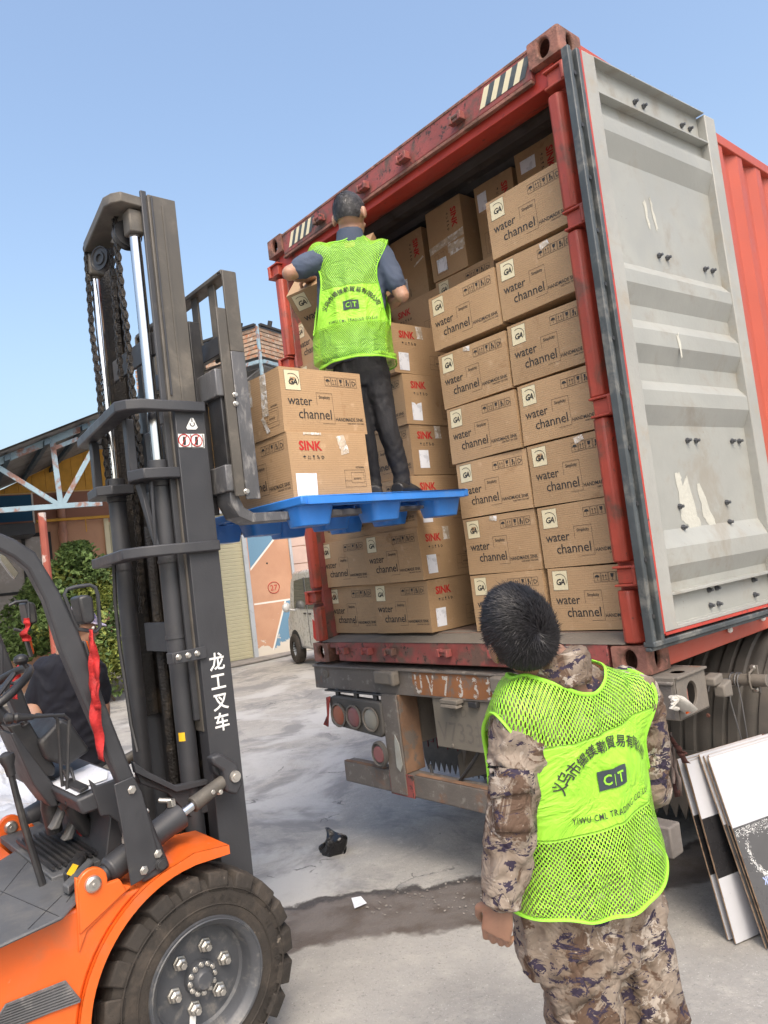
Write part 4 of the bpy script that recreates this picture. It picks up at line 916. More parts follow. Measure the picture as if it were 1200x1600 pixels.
# left-hand stacks with their SINK sides towards the forklift
rowsL = [1.366, 1.672, 1.975, 2.283, 2.585, 2.89, 3.195]
rowsL = rowsL[:7]
yL = [.10, .075, .085, .115, .105, .06, .075]
for i, z in enumerate(rowsL[:6]+[]):
    carton((1.062-BW/2+rj(.004), yL[i]+BD/2, z), 0, i % 5, 'SINK carton with paper label in the stack behind the pallet, '+['lowest', 'second from the floor', 'third from the floor', 'fourth from the floor', 'fifth from the floor', 'topmost'][i],
           labs=(('right', .045+rj(.012), .028+rj(.012), .078, .108, 1 if i == 4 else 0),), tapes=(('right', .23, .297, .23, .22, .05),) if i % 2 else ())
for i, z in enumerate(rowsL[:7]):
    carton((.325+rj(.006)-.02, yL[i]+.03+BD/2+rj(.01), z), 0, (i+2) % 5, 'carton in the stack against the red inner wall, '+ordn[i])
# second row, deeper in: cartons on their sides under the roof
Y2 = .63
carton((.735, Y2+BW/2, 3.225), -pi/2, 0, 'dark shaded SINK carton on the second row, right of the worker', labs=())
carton((.26, Y2+BW/2, 3.225), -pi/2, 1, 'shaded carton of the second row hidden partly by the worker', labs=())
def upright(xl, y, z, var, label, labs=(('right', .055, .035, .075, .105, 0),), tapes=(), lean=0.0):
    # SINK face turned to the doors and rolled a quarter turn clockwise
    m = Matrix.Translation((xl, y+BW/2, z+BD/2)) @ Matrix.Rotation(radians(90)+lean, 4, 'Y') @ Matrix.Rotation(-pi/2, 4, 'Z')
    # the carton's own centre sits at half its height
    return carton(None, 0, var, label, 'cartons standing on end under the roof', labs, tapes, m)
upright(.947, .61, 3.556, 1, 'upright SINK carton wrapped in wide clear tape, standing in front under the roof', labs=(('right', .335, .05, .085, .085, 0),), tapes=(('right', .265, .0, .235, .303, .045), ('right', .30, .16, .30, .30, .05), ('right', .335, .17, .325, .29, .03)))
upright(1.33, .66, 3.556, 0, 'upright carton behind the tilted stack with its paper label near its top left', labs=(('right', .05, .02, .11, .075, 0),), tapes=(('right', .26, .16, .27, .26, .02),))
upright(1.66, .66, 3.60, 2, 'upright SINK carton above the door stack near the roof')
upright(2.03, .70, 3.60, 0, 'rightmost upright carton half hidden behind the door post', labs=())
upright(.55, .66, 3.53, 0, 'upright carton with a square paper label just right of the worker', labs=(('right', .29, .03, .10, .085, 0),), tapes=(('right', .24, .2, .2, .29, .012),))
upright(.235, .66, 3.53, 1, 'upright carton in deep shade directly right of the worker\'s arm', labs=(('right', .06, .10, .09, .095, 0),))
# on the pallet
BX = 1.372
c1 = carton((BX-BD/2, -.97+BW/2, 2.447), pi/2, 2, 'water channel carton, upper of the two on the blue pallet', 'cartons on the pallet',
       labs=(), tapes=(('left', .33, .30, .33, .10, .05), ('left', .20, .30, .21, .17, .04), ('left', .30, .10, .34, .02, .025)))
c2 = carton((BX-BW/2+.01, -.965+BD/2, 2.142), 0, 2, 'SINK carton, lower of the two on the blue pallet', 'cartons on the pallet',
       labs=(('right', .022, .005, .112, .105, 0),), tapes=(('right', .09, .297, .19, .297, .012), ('right', .30, .29, .32, .20, .05)))
# carton in the worker's arms (solved from its visible corners)
hb = Matrix([[0.90214, -0.38109, 0.20227, 0.8408], [0.41325, 0.62853, -0.65892, -0.0005], [0.12397, 0.67803, 0.72451, 3.3349], [0.0, 0.0, 0.0, 1.0]])
carton(None, 0, 0, 'tilted water channel carton held by the worker on the pallet', 'cartons being lifted', labs=(), mat=hb)
for r, p in proto_c:
    for ch in list(r.children): bpy.data.objects.remove(ch)
    bpy.data.objects.remove(r)

# ------------------------------------------------------------------ blue pallet
PX0, PX1, PY0, PY1, PZ = .42, 1.485, -1.0, .085, 2.138
pal = thing('plastic_pallet', 'blue plastic pallet with round cup feet on the forks', 'pallet', ((PX0+PX1)/2, (PY0+PY1)/2, PZ))
b = MB()
nx, ny = 9, 9
rim = .035
b.box((PX0, PY0, PZ-.04), (PX1, PY0+rim, PZ)); b.box((PX0, PY1-rim, PZ-.04), (PX1, PY1, PZ)); b.box((PX0, PY0+rim, PZ-.04), (PX0+rim, PY1-rim, PZ)); b.box((PX1-rim, PY0+rim, PZ-.04), (PX1, PY1-rim, PZ))
deck = b.build('deck_rim', M['blue'], pal, .006)
n = 12; wy = (PY1-PY0-2*rim)/n
for i in range(n):
    y0 = PY0+rim+i*wy; box('deck_bar', M['blue'], pal, (PX0+rim, y0+.004, PZ-.028), (PX1-rim, y0+wy-.030, PZ-.003), .004)
for i in range(5):
    x0 = PX0+rim+.02+i*.235; box('deck_rib', M['blue'], pal, (x0, PY0+rim, PZ-.045), (x0+.03, PY1-rim, PZ-.0285), .003)
f0 = None
for ix in range(3):
    for iy in range(3):
        cx = PX0+.12+ix*(PX1-PX0-.24)/2; cy = PY0+.115+iy*(PY1-PY0-.23)/2
        if f0 is None:
            b = MB(); prof = []
            def rr(hx, hy, z, r=.035):
                P = []
                for q, (sx_, sy_) in enumerate(((1, 1), (-1, 1), (-1, -1), (1, -1))):
                    for t in (0, 30, 60, 90): a = radians(t+90*q); P.append(Vector((cx+sx_*(hx-r)+r*cos(a), cy+sy_*(hy-r)+r*sin(a), z)))
                return P
            r0_, r1_, r2_ = rr(.085, .10, PZ-.04), rr(.066, .083, PZ-.13), rr(.052, .07, PZ-.13)
            vs = r0_+r1_; N = 16; fs = [(i, (i+1) % N, N+(i+1) % N, N+i) for i in range(N)]+[tuple(range(N, 2*N))]; b.add(vs, fs)
            f0 = b.build('foot', M['blue'], pal, .004, smooth=40); fc = (cx, cy)
        else:
            c = f0.copy(); COL.objects.link(c); c.parent = pal; c.location = (cx-fc[0], cy-fc[1], 0)
# ------------------------------------------------------------------ forklift
FC = .895      # centre line in X
fk = thing('forklift', 'orange forklift with charcoal mast raised, lifting the blue pallet to the container', 'forklift', (FC, -2.2, 0))
def hull(name, mat, px_pts, X, th, bevel=.004, parent=fk, mb=None):
    """side plate: outline surveyed on the plane x = X, given its real thickness inwards"""
    b = MB(); b.prism([onX(x, y, X) for x, y in px_pts], (-th, 0, 0)); return b.build(name, mat, parent, bevel)
def bx(name, mat, lo, hi, bevel=.004, parent=fk): return box(name, mat, parent, lo, hi, bevel)
def bolt(p, axis, r=.012, h=.012, mat='steel', parent=fk, n=6, name='bolt'):
    b = MB(); p = Vector(p); a = Vector(axis).normalized(); b.lathe([(0, 0), (r*1.35, 0), (r*1.35, h*.25), (r, h*.25), (r, h), (0, h)], p, a, n); return b.build(name, M[mat], parent, .0015)
# wheels
def wheel(xo, sgn):
    """xo = outer face; sgn = direction of the outside"""
    cy, cz, R, wd = -1.657, .375, .378, .20
    c = Vector((xo, cy, cz)); ax = Vector((sgn, 0, 0))
    wb_ = bpy.data.objects.new('wheel', None); COL.objects.link(wb_); wb_.parent = fk; wb_.location = c - WL(fk)
    b = MB()
    b.lathe([(.213, -.02), (.222, -.004), (.245, .0), (.285, -.003), (.322, -.012), (.346, -.030), (.352, -.06), (.352, -.14), (.346, -.175), (.322, -.19), (.285, -.195), (.245, -.198), (.222, -.195), (.213, -.18)], c, ax, 64, closed=True)
    ty = b.build('tyre', M['tyre'], wb_, smooth=40)
    # tread: staggered chunky lugs, each half a band wide and running down on to the shoulder
    N = 19; lug = MB(); lug2 = MB()
    for k in range(N):
        for side in (0, 1):
            a0 = 2*pi*(k+.5*side)/N; da = 2*pi/N*.36
            hs = ((-.012, -.115) if side == 0 else (-.085, -.188))
            ring = []
            L = lug
            def pt(a, r, h): return c + ax*h + Vector((0, cos(a), sin(a)))*r
            skew = .10 if side == 0 else -.10
            ho, hi_ = (hs[0], hs[1]) if side == 0 else (hs[1], hs[0])
            so = .002 if side == 0 else -.198
            vs = [pt(a0-da, .325, so), pt(a0+da, .325, so), pt(a0+da*.92, R-.006, ho), pt(a0-da*.92, R-.006, ho),
                  pt(a0-da*.8+skew, R, hi_), pt(a0+da*.8+skew, R, hi_), pt(a0-da+skew, .345, hi_), pt(a0+da+skew, .345, hi_),
                  pt(a0-da, .30, so-.012 if side == 0 else so+.012), pt(a0+da, .30, so-.012 if side == 0 else so+.012)]
            L.add(vs, [(0, 1, 2, 3), (3, 2, 5, 4), (4, 5, 7, 6), (0, 3, 4, 6, 8), (1, 9, 7, 5, 2), (8, 9, 1, 0), (6, 7, 9, 8)])
    lug.build('tread', M['tyre'], wb_, .006, smooth=25)
    # moulded ring and lettering on the sidewall
    b = MB()
    for r in (.262, .318): b.lathe([(r-.003, -.001), (r, .0035), (r+.003, -.001)], c, ax, 64)
    txt = '28X9-15 H 16PR SOLID TYRE'
    for i, ch in enumerate(txt):
        if ch == ' ': continue
        vs, fs = glyphs(ch, .034, .01, 0, 1, 'CENTER'); a = radians(80-i*7.2)*sgn; u = Vector((0, -sin(a), cos(a)))*(-1)*sgn; w_ = Vector((0, cos(a), sin(a)))
        b.add([c + w_*(.275+p.y) + u*p.x + ax*.0035 for p in vs], fs)
    b.build('sidewall_moulding', M['tyre'], wb_, smooth=30)
    rim = MB(); rim.lathe([(.0, -.075), (.06, -.075), (.168, -.078), (.178, -.070), (.186, -.030), (.196, -.012), (.213, .004), (.222, .006), (.224, -.004), (.214, -.012), (.205, -.05)], c, ax, 64)
    rm = rim.build('rim', M['rim'], wb_, smooth=35)
    b = MB(); b.lathe([(.188, -.02), (.197, -.006), (.205, -.001), (.212, .008), (.217, .003)], c, ax, 64); b.build('lock_ring', M['rim'], wb_)
    hub = MB(); hub.lathe([(0, -.02), (.028, -.022), (.036, -.03), (.040, -.045), (.058, -.048), (.060, -.075)], c, ax, 32); hb_ = hub.build('hub', M['rim'], wb_)
    for k in range(12):
        a = 2*pi*k/12; bolt(c + ax*-.048 + Vector((0, cos(a), sin(a)))*.049, ax, .0080, .010, parent=wb_)
    for k in range(6):
        a = 2*pi*(k+.2)/6; q = c + ax*-.076 + Vector((0, cos(a), sin(a)))*.104
        b = MB(); b.lathe([(0, 0), (.027, 0), (.027, .007), (.0225, .007), (.0225, .022), (.016, .027), (.0125, .028), (.012, .044), (0, .044)], q, ax, 6); b.build('wheel_nut', M['steel'], wb_, .001)
    if sgn > 0:
        q = c + ax*-.0745 + Vector((0, -.045, -.14)); b = MB(); b.add([q+Vector((.002, a_, z_)) for a_, z_ in ((-.018, -.05), (.006, -.055), (.022, .04), (-.002, .045))], [(0, 1, 2, 3)]); b.build('wheel_label', M['white'], wb_, smooth=0)
        bolt(c + ax*-.076 + Vector((0, -.13, .115)), ax, .012, .006, 'blk', wb_, 12, 'valve_hole')
    return wb_
wheel(1.50, 1); wheel(.29, -1)
# orange front fender: curved plate around the wheel with a flat tip
def fender(xo, xi):
    b = MB(); cy, cz = -1.657, .375; A = [(-1.520, .818), (-1.66, .836)]; Bq = [(-1.520, .806), (-1.66, .822)]; C_ = [(-1.520, .786), (-1.66, .794)]
    for d in range(98, 196, 4):
        a = radians(d); A.append((cy+.452*cos(a), cz+.452*sin(a))); Bq.append((cy+.440*cos(a), cz+.440*sin(a))); C_.append((cy+.418*cos(a), cz+.418*sin(a)))
    def strip(x0, x1, P, Q):
        for i in range(len(P)-1):
            vs = [(x0, *P[i]), (x1, *P[i]), (x1, *P[i+1]), (x0, *P[i+1]), (x0, *Q[i]), (x1, *Q[i]), (x1, *Q[i+1]), (x0, *Q[i+1])]
            b.add(vs, [(0, 1, 2, 3), (7, 6, 5, 4), (0, 3, 7, 4), (2, 1, 5, 6)])
        b.add([(x0, *P[0]), (x1, *P[0]), (x1, *Q[0]), (x0, *Q[0])], [(0, 1, 2, 3)])
    strip(xi, xo-.001, A, Bq); strip(xo-.010, xo, A, C_)
    return b.build('fender', M['orange'], fk, 0, smooth=40)
fender(1.50, 1.22); fender(.57, .29)
# body: orange side with a raked, rounded shoulder
def ysec(pts, x0, x1): return [(x0, y, z) for y, z in pts]
b = MB()
arc = [(-1.657+.4525*cos(radians(d)), .375+.4525*sin(radians(d))) for d in range(116, 196, 6)]
outl = arc + [(-2.16, .16), (-3.75, .16), (-3.75, .80), (-1.97, .80)]
b.prism([(1.485, y, z) for y, z in outl], (-.185, 0, 0)); b.prism([(.49, y, z) for y, z in outl], (-.17, 0, 0))
b.box((.49, -3.75, .22), (1.30, -2.12, .76)); b.build('body', M['orange'], fk, .012)
hull('body_rib', M['orange'], [(118, 1372), (124, 1490), (137, 1455), (206, 1385), (165, 1378)], 1.493, .02)
# cylinder bracket: rounded orange lug
for X, pr_ in ((1.50, 1), (.50, 0)):
    c = onX(145, 1381, 1.50) if pr_ else Vector((.50, -2.03, .86)); c = Vector((X, c.y, c.z)); P = [c+Vector((0, .050*cos(radians(a)), .050*sin(radians(a)))) for a in range(-20, 201, 20)]
    P += [Vector((X, c.y-.055, .72)), Vector((X, c.y+.11, .80)), Vector((X, c.y+.09, .845))]
    MB().prism(P, (-.022, 0, 0)).build('tilt_bracket', M['orange'], fk, .004)
    bb = MB(); bb.lathe([(0, .016), (.019, .016), (.026, .010), (.028, 0)], c, (1, 0, 0), 24); q = bb.build('pivot_pin', M['steel'], fk); bolt(c+Vector((.014, 0, 0)), (1, 0, 0), .007, .006, parent=q)
# step plate with ridges on the body flank
b = MB(); sp_ = [onX(x, y, 1.487) for x, y in ((-16, 1607), (8, 1568), (102, 1531), (127, 1562), (40, 1599), (0, 1640))]
b.prism(sp_, (.004, 0, 0)); st = b.build('step_plate', M['scuff'], fk, .002)
for i in range(9):
    t = i/8; a = onX(4+96*0+(-14)*(1-t)*0+0, 1600, 1.493); p = onX(6-14*t*0, 1572+5.2*i, 1.493); 
    p0 = onX(12-3.6*i, 1571+5.5*i, 1.493); p1 = onX(101+3.0*i, 1536+3.6*i, 1.493); MB().tube([p0, p1], .0035, 5).build('step_ridge', M['scuff'], st)
# floor plate, rubber mat, toe boards
bx('floor_plate', M['orange'], (.30, -2.9, .800), (1.47, -2.085, .806), .001)
b = MB(); mp_ = [onZ(x, y, .81) for x, y in ((-40, 1502), (98, 1438), (128, 1405), (158, 1345), (100, 1290), (30, 1330), (-60, 1385))]
b.prism(mp_, (0, 0, .012)); mt = b.build('floor_mat', M['mat'], fk, .006)
for (p, q) in (((0, 1392), (92, 1432)), ((30, 1334), (112, 1376)), ((66, 1318), (0, 1400)), ((96, 1400), (44, 1452)), ((142, 1356), (104, 1410))):
    MB().tube([onZ(*p, .822), onZ(*q, .822)], .0016, 4).build('mat_groove', M['blk'], mt)
bx('toe_board', M['mat'], (.36, -2.075, .806), (1.22, -1.90, .80+.035), .004)
b = MB()
for i in range(9): b.box((.70, -2.06+i*.022, .845), (1.18, -2.05+i*.022, .857))
b.build('toe_board_ribs', M['blk'], fk)
b = MB(); b.prism([(.36, -1.90, .83), (.36, -1.84, 1.10), (.36, -1.80, 1.10), (.36, -1.84, .40), (.36, -1.90, .40)], (.90, 0, 0)); b.build('front_bulkhead', M['char'], fk, .004)
# dashboard shelf with papers, side cheek
cheek = hull('dashboard_cheek', M['char'], [(140, 1218), (152, 1228), (196, 1213), (215, 1240), (240, 1345), (205, 1345), (186, 1285), (170, 1274), (158, 1275)], 1.33, .02)
b = MB(); b.prism([onX(103, 1205, 1.30), onX(152, 1229, 1.30), onX(196, 1212, 1.30), onX(190, 1190, 1.30)], (0, 0, 0.001)) if False else None
b = MB(); b.prism([(.40, -2.00, 1.10), (.40, -1.80, 1.13), (.40, -1.80, 1.05), (.40, -1.98, 1.04)], (.92, 0, 0)); b.build('dashboard', M['char'], fk, .010)
b = MB(); b.prism([(.95, -1.985, 1.106), (1.28, -1.985, 1.106), (1.28, -1.82, 1.130), (.95, -1.82, 1.130)], (0, 0, .002)); b.build('dash_sticker', M['paper'], fk)
b = MB(); b.prism([(1.14, -1.93, 1.122), (1.24, -1.97, 1.118), (1.28, -1.87, 1.132), (1.18, -1.83, 1.136)], (0, 0, .003)); b.build('folded_paper', M['white'], fk)
b = MB(); b.prism([(1.10, -1.975, 1.114), (1.30, -1.975, 1.114), (1.30, -1.945, 1.122), (1.10, -1.945, 1.122)], (0, 0, .012)); b.tube([(1.12, -1.96, 1.12), (1.11, -1.97, 1.17), (1.13, -1.95, 1.175), (1.16, -1.95, 1.13)], .006, 8); b.build('clip_holder', M['blk'], fk, .002)
# instrument pod and steering column
pod = MB(); pod.prism([onX(x, y, 1.06) for x, y in ((60, 1160), (96, 1122), (112, 1130), (142, 1173), (106, 1198), (72, 1188))], (-.34, 0, 0)); pod.build('instrument_pod', M['blk'], fk, .014, seg=3)
b = MB(); b.prism([onX(x, y, 1.04) for x, y in ((66, 1156), (92, 1130), (106, 1132), (82, 1160))], (-.28, 0, 0)); b.build('pod_label', M['greyframe'], fk, .003)
b = MB(); b.prism([onX(x, y, 1.02) for x, y in ((10, 1134), (46, 1126), (88, 1200), (86, 1212), (72, 1215))], (-.20, 0, 0)); b.build('column_cover', M['blk'], fk, .010, seg=3)
b = MB(); b.prism([onX(x, y, 1.02) for x, y in ((16, 1146), (24, 1143), (86, 1228), (92, 1260), (80, 1262), (52, 1226))], (-.20, 0, 0)); b.build('column_skirt', M['char'], fk, .006)
bolt(onX(40, 1133, 1.02), (0, -.4, .9), .012, .02, 'blk', n=12, name='ignition_knob')
b = MB(); b.tube([onX(84, 1215, .92), onX(78, 1262, .92), onX(86, 1300, .92)], [.05, .035, .03], 12); b.build('steering_column', M['blk'], fk)
b = MB(); b.tube([onX(110, 1250, 1.05), onX(118, 1270, 1.05), onX(138, 1300, 1.05)], [.032, .035, .026], 14); b.lathe([(0, .03), (.045, .025), (.05, 0), (.03, -.01)], onX(112, 1250, 1.05), (-.2, -.6, .8), 20); b.build('brake_reservoir', M['blk'], fk)
bx('pink_tag', M['redcloth'], (.94, -1.895, .875), (1.00, -1.885, .945), .001)
# steering wheel: tilted ring partly out of frame
swc = onX(-22, 1100, .88); e1 = (onX(58, 1072, .88)-swc); 
nrm = Vector((0, -.52, .85)).normalized()
u_ = Vector((1, 0, 0)); v_ = nrm.cross(u_)
R0 = .185
swc = Vector((.89, -2.165, 1.46))
ring = [swc + u_*R0*cos(t) + v_*R0*sin(t) for t in [2*pi*i/40 for i in range(40)]]
b = MB(); b.tube(ring, .0165, 12, closed=True); sw = b.build('steering_wheel', M['blk'], fk)
b = MB(); 
for t in (0, 2.1, 4.2): b.tube([swc - nrm*.02, swc + u_*R0*cos(t)+v_*R0*sin(t)], [(.03, .012), (.016, .010)], 8, flat=u_)
b.lathe([(0, .005), (.045, 0), (.05, -.03), (.02, -.06)], swc, nrm, 20); b.build('wheel_spokes', M['blk'], sw)
kq = onX(38, 1075, .94)
kb = swc + u_*R0*cos(1.25)+v_*R0*sin(1.25)
b = MB(); b.cyl(kb, kb+nrm*.035, .009, n=10); b.ball(kb+nrm*.055, (.028, .028, .022), 14); b.build('steering_knob', M['blk'], sw)
MB().tube([swc-nrm*.03, onX(70, 1190, .92)], [.028, .035], 12).build('column_tube', M['blk'], fk)
# hydraulic levers
for k, (dx, X) in enumerate(((0, 1.16), (-18, 1.10))):
    b = MB(); P = [onX(104+dx*.2, 1256, X), onX(106+dx*.6, 1200, X), onX(108+dx, 1124, X), onX(100+dx, 1117, X), onX(50, 1120-k*1, X)]
    b.tube(P, .0065, 8); lv = b.build('lever', M['blk'], fk)
    b = MB(); a = onX(52, 1120, X); c = onX(9, 1122+k*2, X); d = (c-a); b.tube([a, a+d*.45, a+d*.62, a+d*.72, a+d*.80, a+d*1.0, a+d*1.08], [.010, .013, .018, .013, .018, .018, .006], 14); b.build('lever_grip', M['blk'], lv)
pl_ = MB(); A_ = onX(76, 1412, 1.22); B_ = onX(38, 1290, 1.22); C_ = onX(16, 1205, 1.22); pl_.tube([A_, B_, C_], [(.011, .017), (.011, .015), (.010, .012)], 8); lv = pl_.build('parking_lever', M['blk'], fk)
b = MB(); d = (C_-B_).normalized(); b.tube([C_-d*.015, C_+d*.02, C_+d*.045, C_+d*.06, C_+d*.068], [.015, .018, .027, .025, .012], 16); b.build('lever_knob', M['blk'], lv)
# pedals
for x, y in ((92, 1275), (112, 1292)):
    p = onX(x, y, 1.0); b = MB(); b.prism([p+Vector((0, -.035, -.045)), p+Vector((0, -.02, -.03)), p+Vector((0, .02, .035)), p+Vector((0, .06, .05)), p+Vector((0, .07, .035)), p+Vector((0, .035, .02)), p+Vector((0, 0, -.05))], (-.055, 0, 0)); b.build('pedal', M['mat'], fk, .006)
b = MB(); p = onX(130, 1385, 1.2); b.prism([onZ(x, y, .83) for x, y in ((98, 1395), (140, 1352), (148, 1358), (108, 1400))], (0, 0, .03)); b.build('accelerator_pedal', M['mat'], fk, .006)
b = MB(); b.prism([onZ(x, y, .82) for x, y in ((100, 1378), (122, 1342), (138, 1345), (124, 1372), (106, 1382))], (0, 0, .035)); hk = b.build('hook_block', M['blk'], fk, .006)
b = MB(); b.prism([onZ(x, y, .857) for x, y in ((104, 1366), (114, 1350), (123, 1353), (113, 1370))], (0, 0, .002)); b.build('yellow_label', M['yellow'], hk)
# left side orange bracket seen past the lever
# overhead guard: two curved front legs, cross tubes
legR = [(0, 832), (22, 841), (56, 862), (94, 924), (124, 987), (180, 1137), (210, 1212), (267, 1353), (254, 1366), (224, 1381), (187, 1224), (124, 1081), (94, 1010), (71, 939), (45, 890), (22, 871), (0, 860), (-60, 835), (-140, 826), (-140, 800), (-60, 808)]
lg = hull('guard_leg', M['char'], legR, 1.485, .06, .010)
P_ = [onX(x, y, 1.485) for x, y in legR]
b = MB(); dx_ = .30-1.27+0.0; b.prism([Vector((.52, p.y-.02, p.z)) for p in P_], (-.09, 0, 0)); b.build('guard_leg', M['char'], fk, .010)
# flange plate along the foot of the leg, with bolts
hull('leg_flange', M['char'], [(208, 1213), (222, 1238), (252, 1350), (221, 1376), (205, 1385), (190, 1290), (178, 1226)], 1.492, .006, .003)
for x, y in ((206, 1234), (247, 1334), (225, 1360)): bolt(onX(x, y, 1.493), (1, 0, 0), .012, .010)
bolt(onX(252, 1350, 1.493), (1, 0, 0), .017, .012, 'blk', n=16, name='rubber_stop')
b = MB(); b.tube([(1.30, -2.62, 2.10), (.45, -2.62, 2.10)], .025, 10); b.tube([(1.30, -2.35, 2.075), (.45, -2.35, 2.075)], .02, 10)
for xx in (.65, .9, 1.15): b.box((xx-.015, -3.5, 2.09), (xx+.015, -2.25, 2.12))
b.build('guard_roof_bars', M['char'], fk)
b = MB(); b.tube([(1.315, -3.45, 2.10), (1.315, -3.6, .8)], .04, 8); b.tube([(.475, -3.45, 2.10), (.475, -3.6, .8)], .04, 8); b.tube([(1.315, -2.5, 2.08), (1.315, -3.47, 2.10)], .035, 8); b.tube([(.475, -2.5, 2.08), (.475, -3.47, 2.10)], .035, 8); b.build('guard_rear_leg', M['char'], fk)
# seat, engine hood and counterweight just behind the frame edge
bx('engine_hood', M['char'], (.42, -3.45, .80), (1.36, -2.72, 1.12), .05)
b = MB(); b.box((.65, -3.1, 1.12), (1.13, -2.66, 1.24)); b.prism([(.65, -3.12, 1.2), (.65, -3.02, 1.2), (.65, -3.14, 1.68), (.65, -3.22, 1.66)], (.48, 0, 0)); b.build('seat', M['blk'], fk, .04, seg=4)
b = MB(); b.prism([(.30, -3.45, .25), (.30, -4.05, .30), (.30, -4.1, 1.0), (.30, -3.45, 1.08)], (1.19, 0, 0)); b.build('counterweight', M['orange'], fk, .08, seg=4)
for xx in (1.44, .35):
    b = MB(); b.lathe([(.12, -.09), (.24, -.1), (.27, -.06), (.27, .06), (.24, .1), (.12, .09)], (xx, -3.55, .27), (1, 0, 0), 32, closed=True); b.build('rear_tyre', M['tyre'], fk)
# mirrors on loop brackets
def mirror(cx, X, dxp):
    loop = [(105, 921), (118, 917), (140, 914), (149, 918), (153, 930), (156, 980), (150, 987), (122, 983), (118, 975), (100, 930)]
    pts = []
    for i in range(len(loop)):
        pts.append(onX(loop[i][0]+dxp[0], loop[i][1]+dxp[1], X))
    b = MB(); b.tube(pts, .007, 8, closed=True); lo = b.build('mirror_bracket', M['greyframe'] if False else M['char'], fk)
    b = MB(); b.prism([onX(x+dxp[0], y+dxp[1], X+.05) for x, y in ((122, 933), (135, 928), (146, 932), (150, 968), (143, 975), (132, 975))], (-.10, 0, 0)); m_ = b.build('mirror_housing', M['blk'], lo, .012, seg=3)
    return lo
mirror(0, 1.47, (0, 0))
lo2 = [(14, 946), (24, 941), (42, 939), (44, 942), (46, 985), (38, 987), (22, 983)]
X = .50
b = MB(); b.tube([onX(x, y, X) for x, y in lo2], .007, 8); m2 = b.build('mirror_bracket', M['char'], fk)
b = MB(); b.prism([onX(x, y, X) for x, y in ((39, 941), (50, 940), (56, 944), (60, 972), (52, 976), (45, 975))], (-.12, 0, 0)); b.build('mirror_housing', M['blk'], m2, .010)
# inner round mirror under the roof and front hand rail
b = MB(); b.prism([onX(x, y, 1.10) for x, y in ((0, 860), (7, 866), (30, 895), (24, 905), (18, 900), (0, 876))], (-.02, 0, 0)); b.build('work_mirror', M['headlamp'], fk, .003)
b = MB(); b.tube([onX(x, y, .62) for x, y in ((-10, 985), (2, 1010), (3, 1055), (9, 1066), (22, 1068), (34, 1060))], .009, 8); b.build('hand_rail', M['char'], fk)
# indicator lamps
for (x, y, X) in ((44, 1008, .50), (132, 1013, 1.50)):
    X -= .05; b = MB(); b.prism([onX(x-4, y-11, X), onX(x+3, y-13, X), onX(x+9, y+13, X), onX(x+3, y+17, X)], (.02, 0, 0)); b.build('indicator_lamp', M['lensy'], fk, .008)
    b = MB(); b.prism([onX(x-8, y-10, X-.002), onX(x-4, y-12, X-.002), onX(x+5, y+17, X-.002), onX(x+1, y+19, X-.002)], (.045, 0, 0)); b.build('lamp_base', M['blk'], fk, .004)

# --- mast ----------------------------------------------------------
MX0, MX1 = .515, 1.275     # outer faces
Yf, Yr = -1.310, -1.448    # outer channel front and rear
def chan(name, xo, sgn, y0, y1, z0, z1, mat, web=.022, fl=.075, flt=.022, parent=fk):
    """C-shaped mast rail: web on the outside, flanges pointing inwards"""
    b = MB(); xi = xo - sgn*web; xf = xo - sgn*fl
    P = [(xo, y0), (xo, y1), (xf, y1), (xf, y1-flt if y1 > y0 else y1+flt), (xi, y1-flt), (xi, y0+flt), (xf, y0+flt), (xf, y0)]
    b.prism([(x, y, z0) for x, y in P], (0, 0, z1-z0)); return b.build(name, mat, parent, .003)
oR = chan('mast_rail', MX1, 1, Yr, Yf, .10, 2.585, M['char'], .024, .08)
oL = chan('mast_rail', MX0, -1, Yr, Yf, .10, 2.585, M['char'], .024, .08)
iR = chan('inner_mast_rail', MX1-.030, 1, Yr-.006, Yf-.016, 1.2, 3.51, M['char_lit_dusty'], .018, .070, .020)
iL = chan('inner_mast_rail', MX0+.030, -1, Yr-.006, Yf-.016, 1.2, 3.46, M['grease'], .018, .070, .020)
bx('rail_weld', M['char_lit_dusty'], (MX1-.030, -1.394, 1.25), (MX1-.026, -1.384, 3.47), .001)
bx('rail_step', M['char'], (MX1-.029, -1.444, 2.62), (MX1-.022, -1.436, 3.50), .001)
bx('rail_lip', M['char'], (MX1-.06, -1.478, 1.25), (MX1-.044, -1.452, 3.53), .003)
# horizontal ties of the outer mast: U-shaped thick plates wrapping round behind the cylinders
def tie(z, soft):
    y_ = Yf-.005; xr = 1.305
    out = [(xr, y_), (xr, -1.60), (1.275, -1.655), (1.225, -1.685), (.475, -1.585), (.45, -1.55), (.45, y_)] if not soft else [(xr, y_), (xr, -1.575), (1.27, -1.645), (1.195, -1.70), (.53, -1.59), (.50, -1.56), (.50, y_)]
    inn = [(.56, y_), (.56, -1.535), (.60, -1.54), (1.19, -1.60), (1.235, -1.57), (1.262, -1.52), (1.277, -1.46), (1.277, y_)]
    b = MB(); b.prism([(x, y, z-.045) for x, y in out+inn], (0, 0, .045)); return b.build('mast_tie', M['char'], fk, .006)
tie(2.585, 0); tie(1.985, 1)
bx('mast_crossbar', M['char'], (MX0+.02, Yf-.02, .25), (MX1-.02, Yf+.01, .42), .005)
bx('mast_crossbar', M['char'], (.80, -1.475, 1.53), (1.10, -1.455, 1.66), .004)
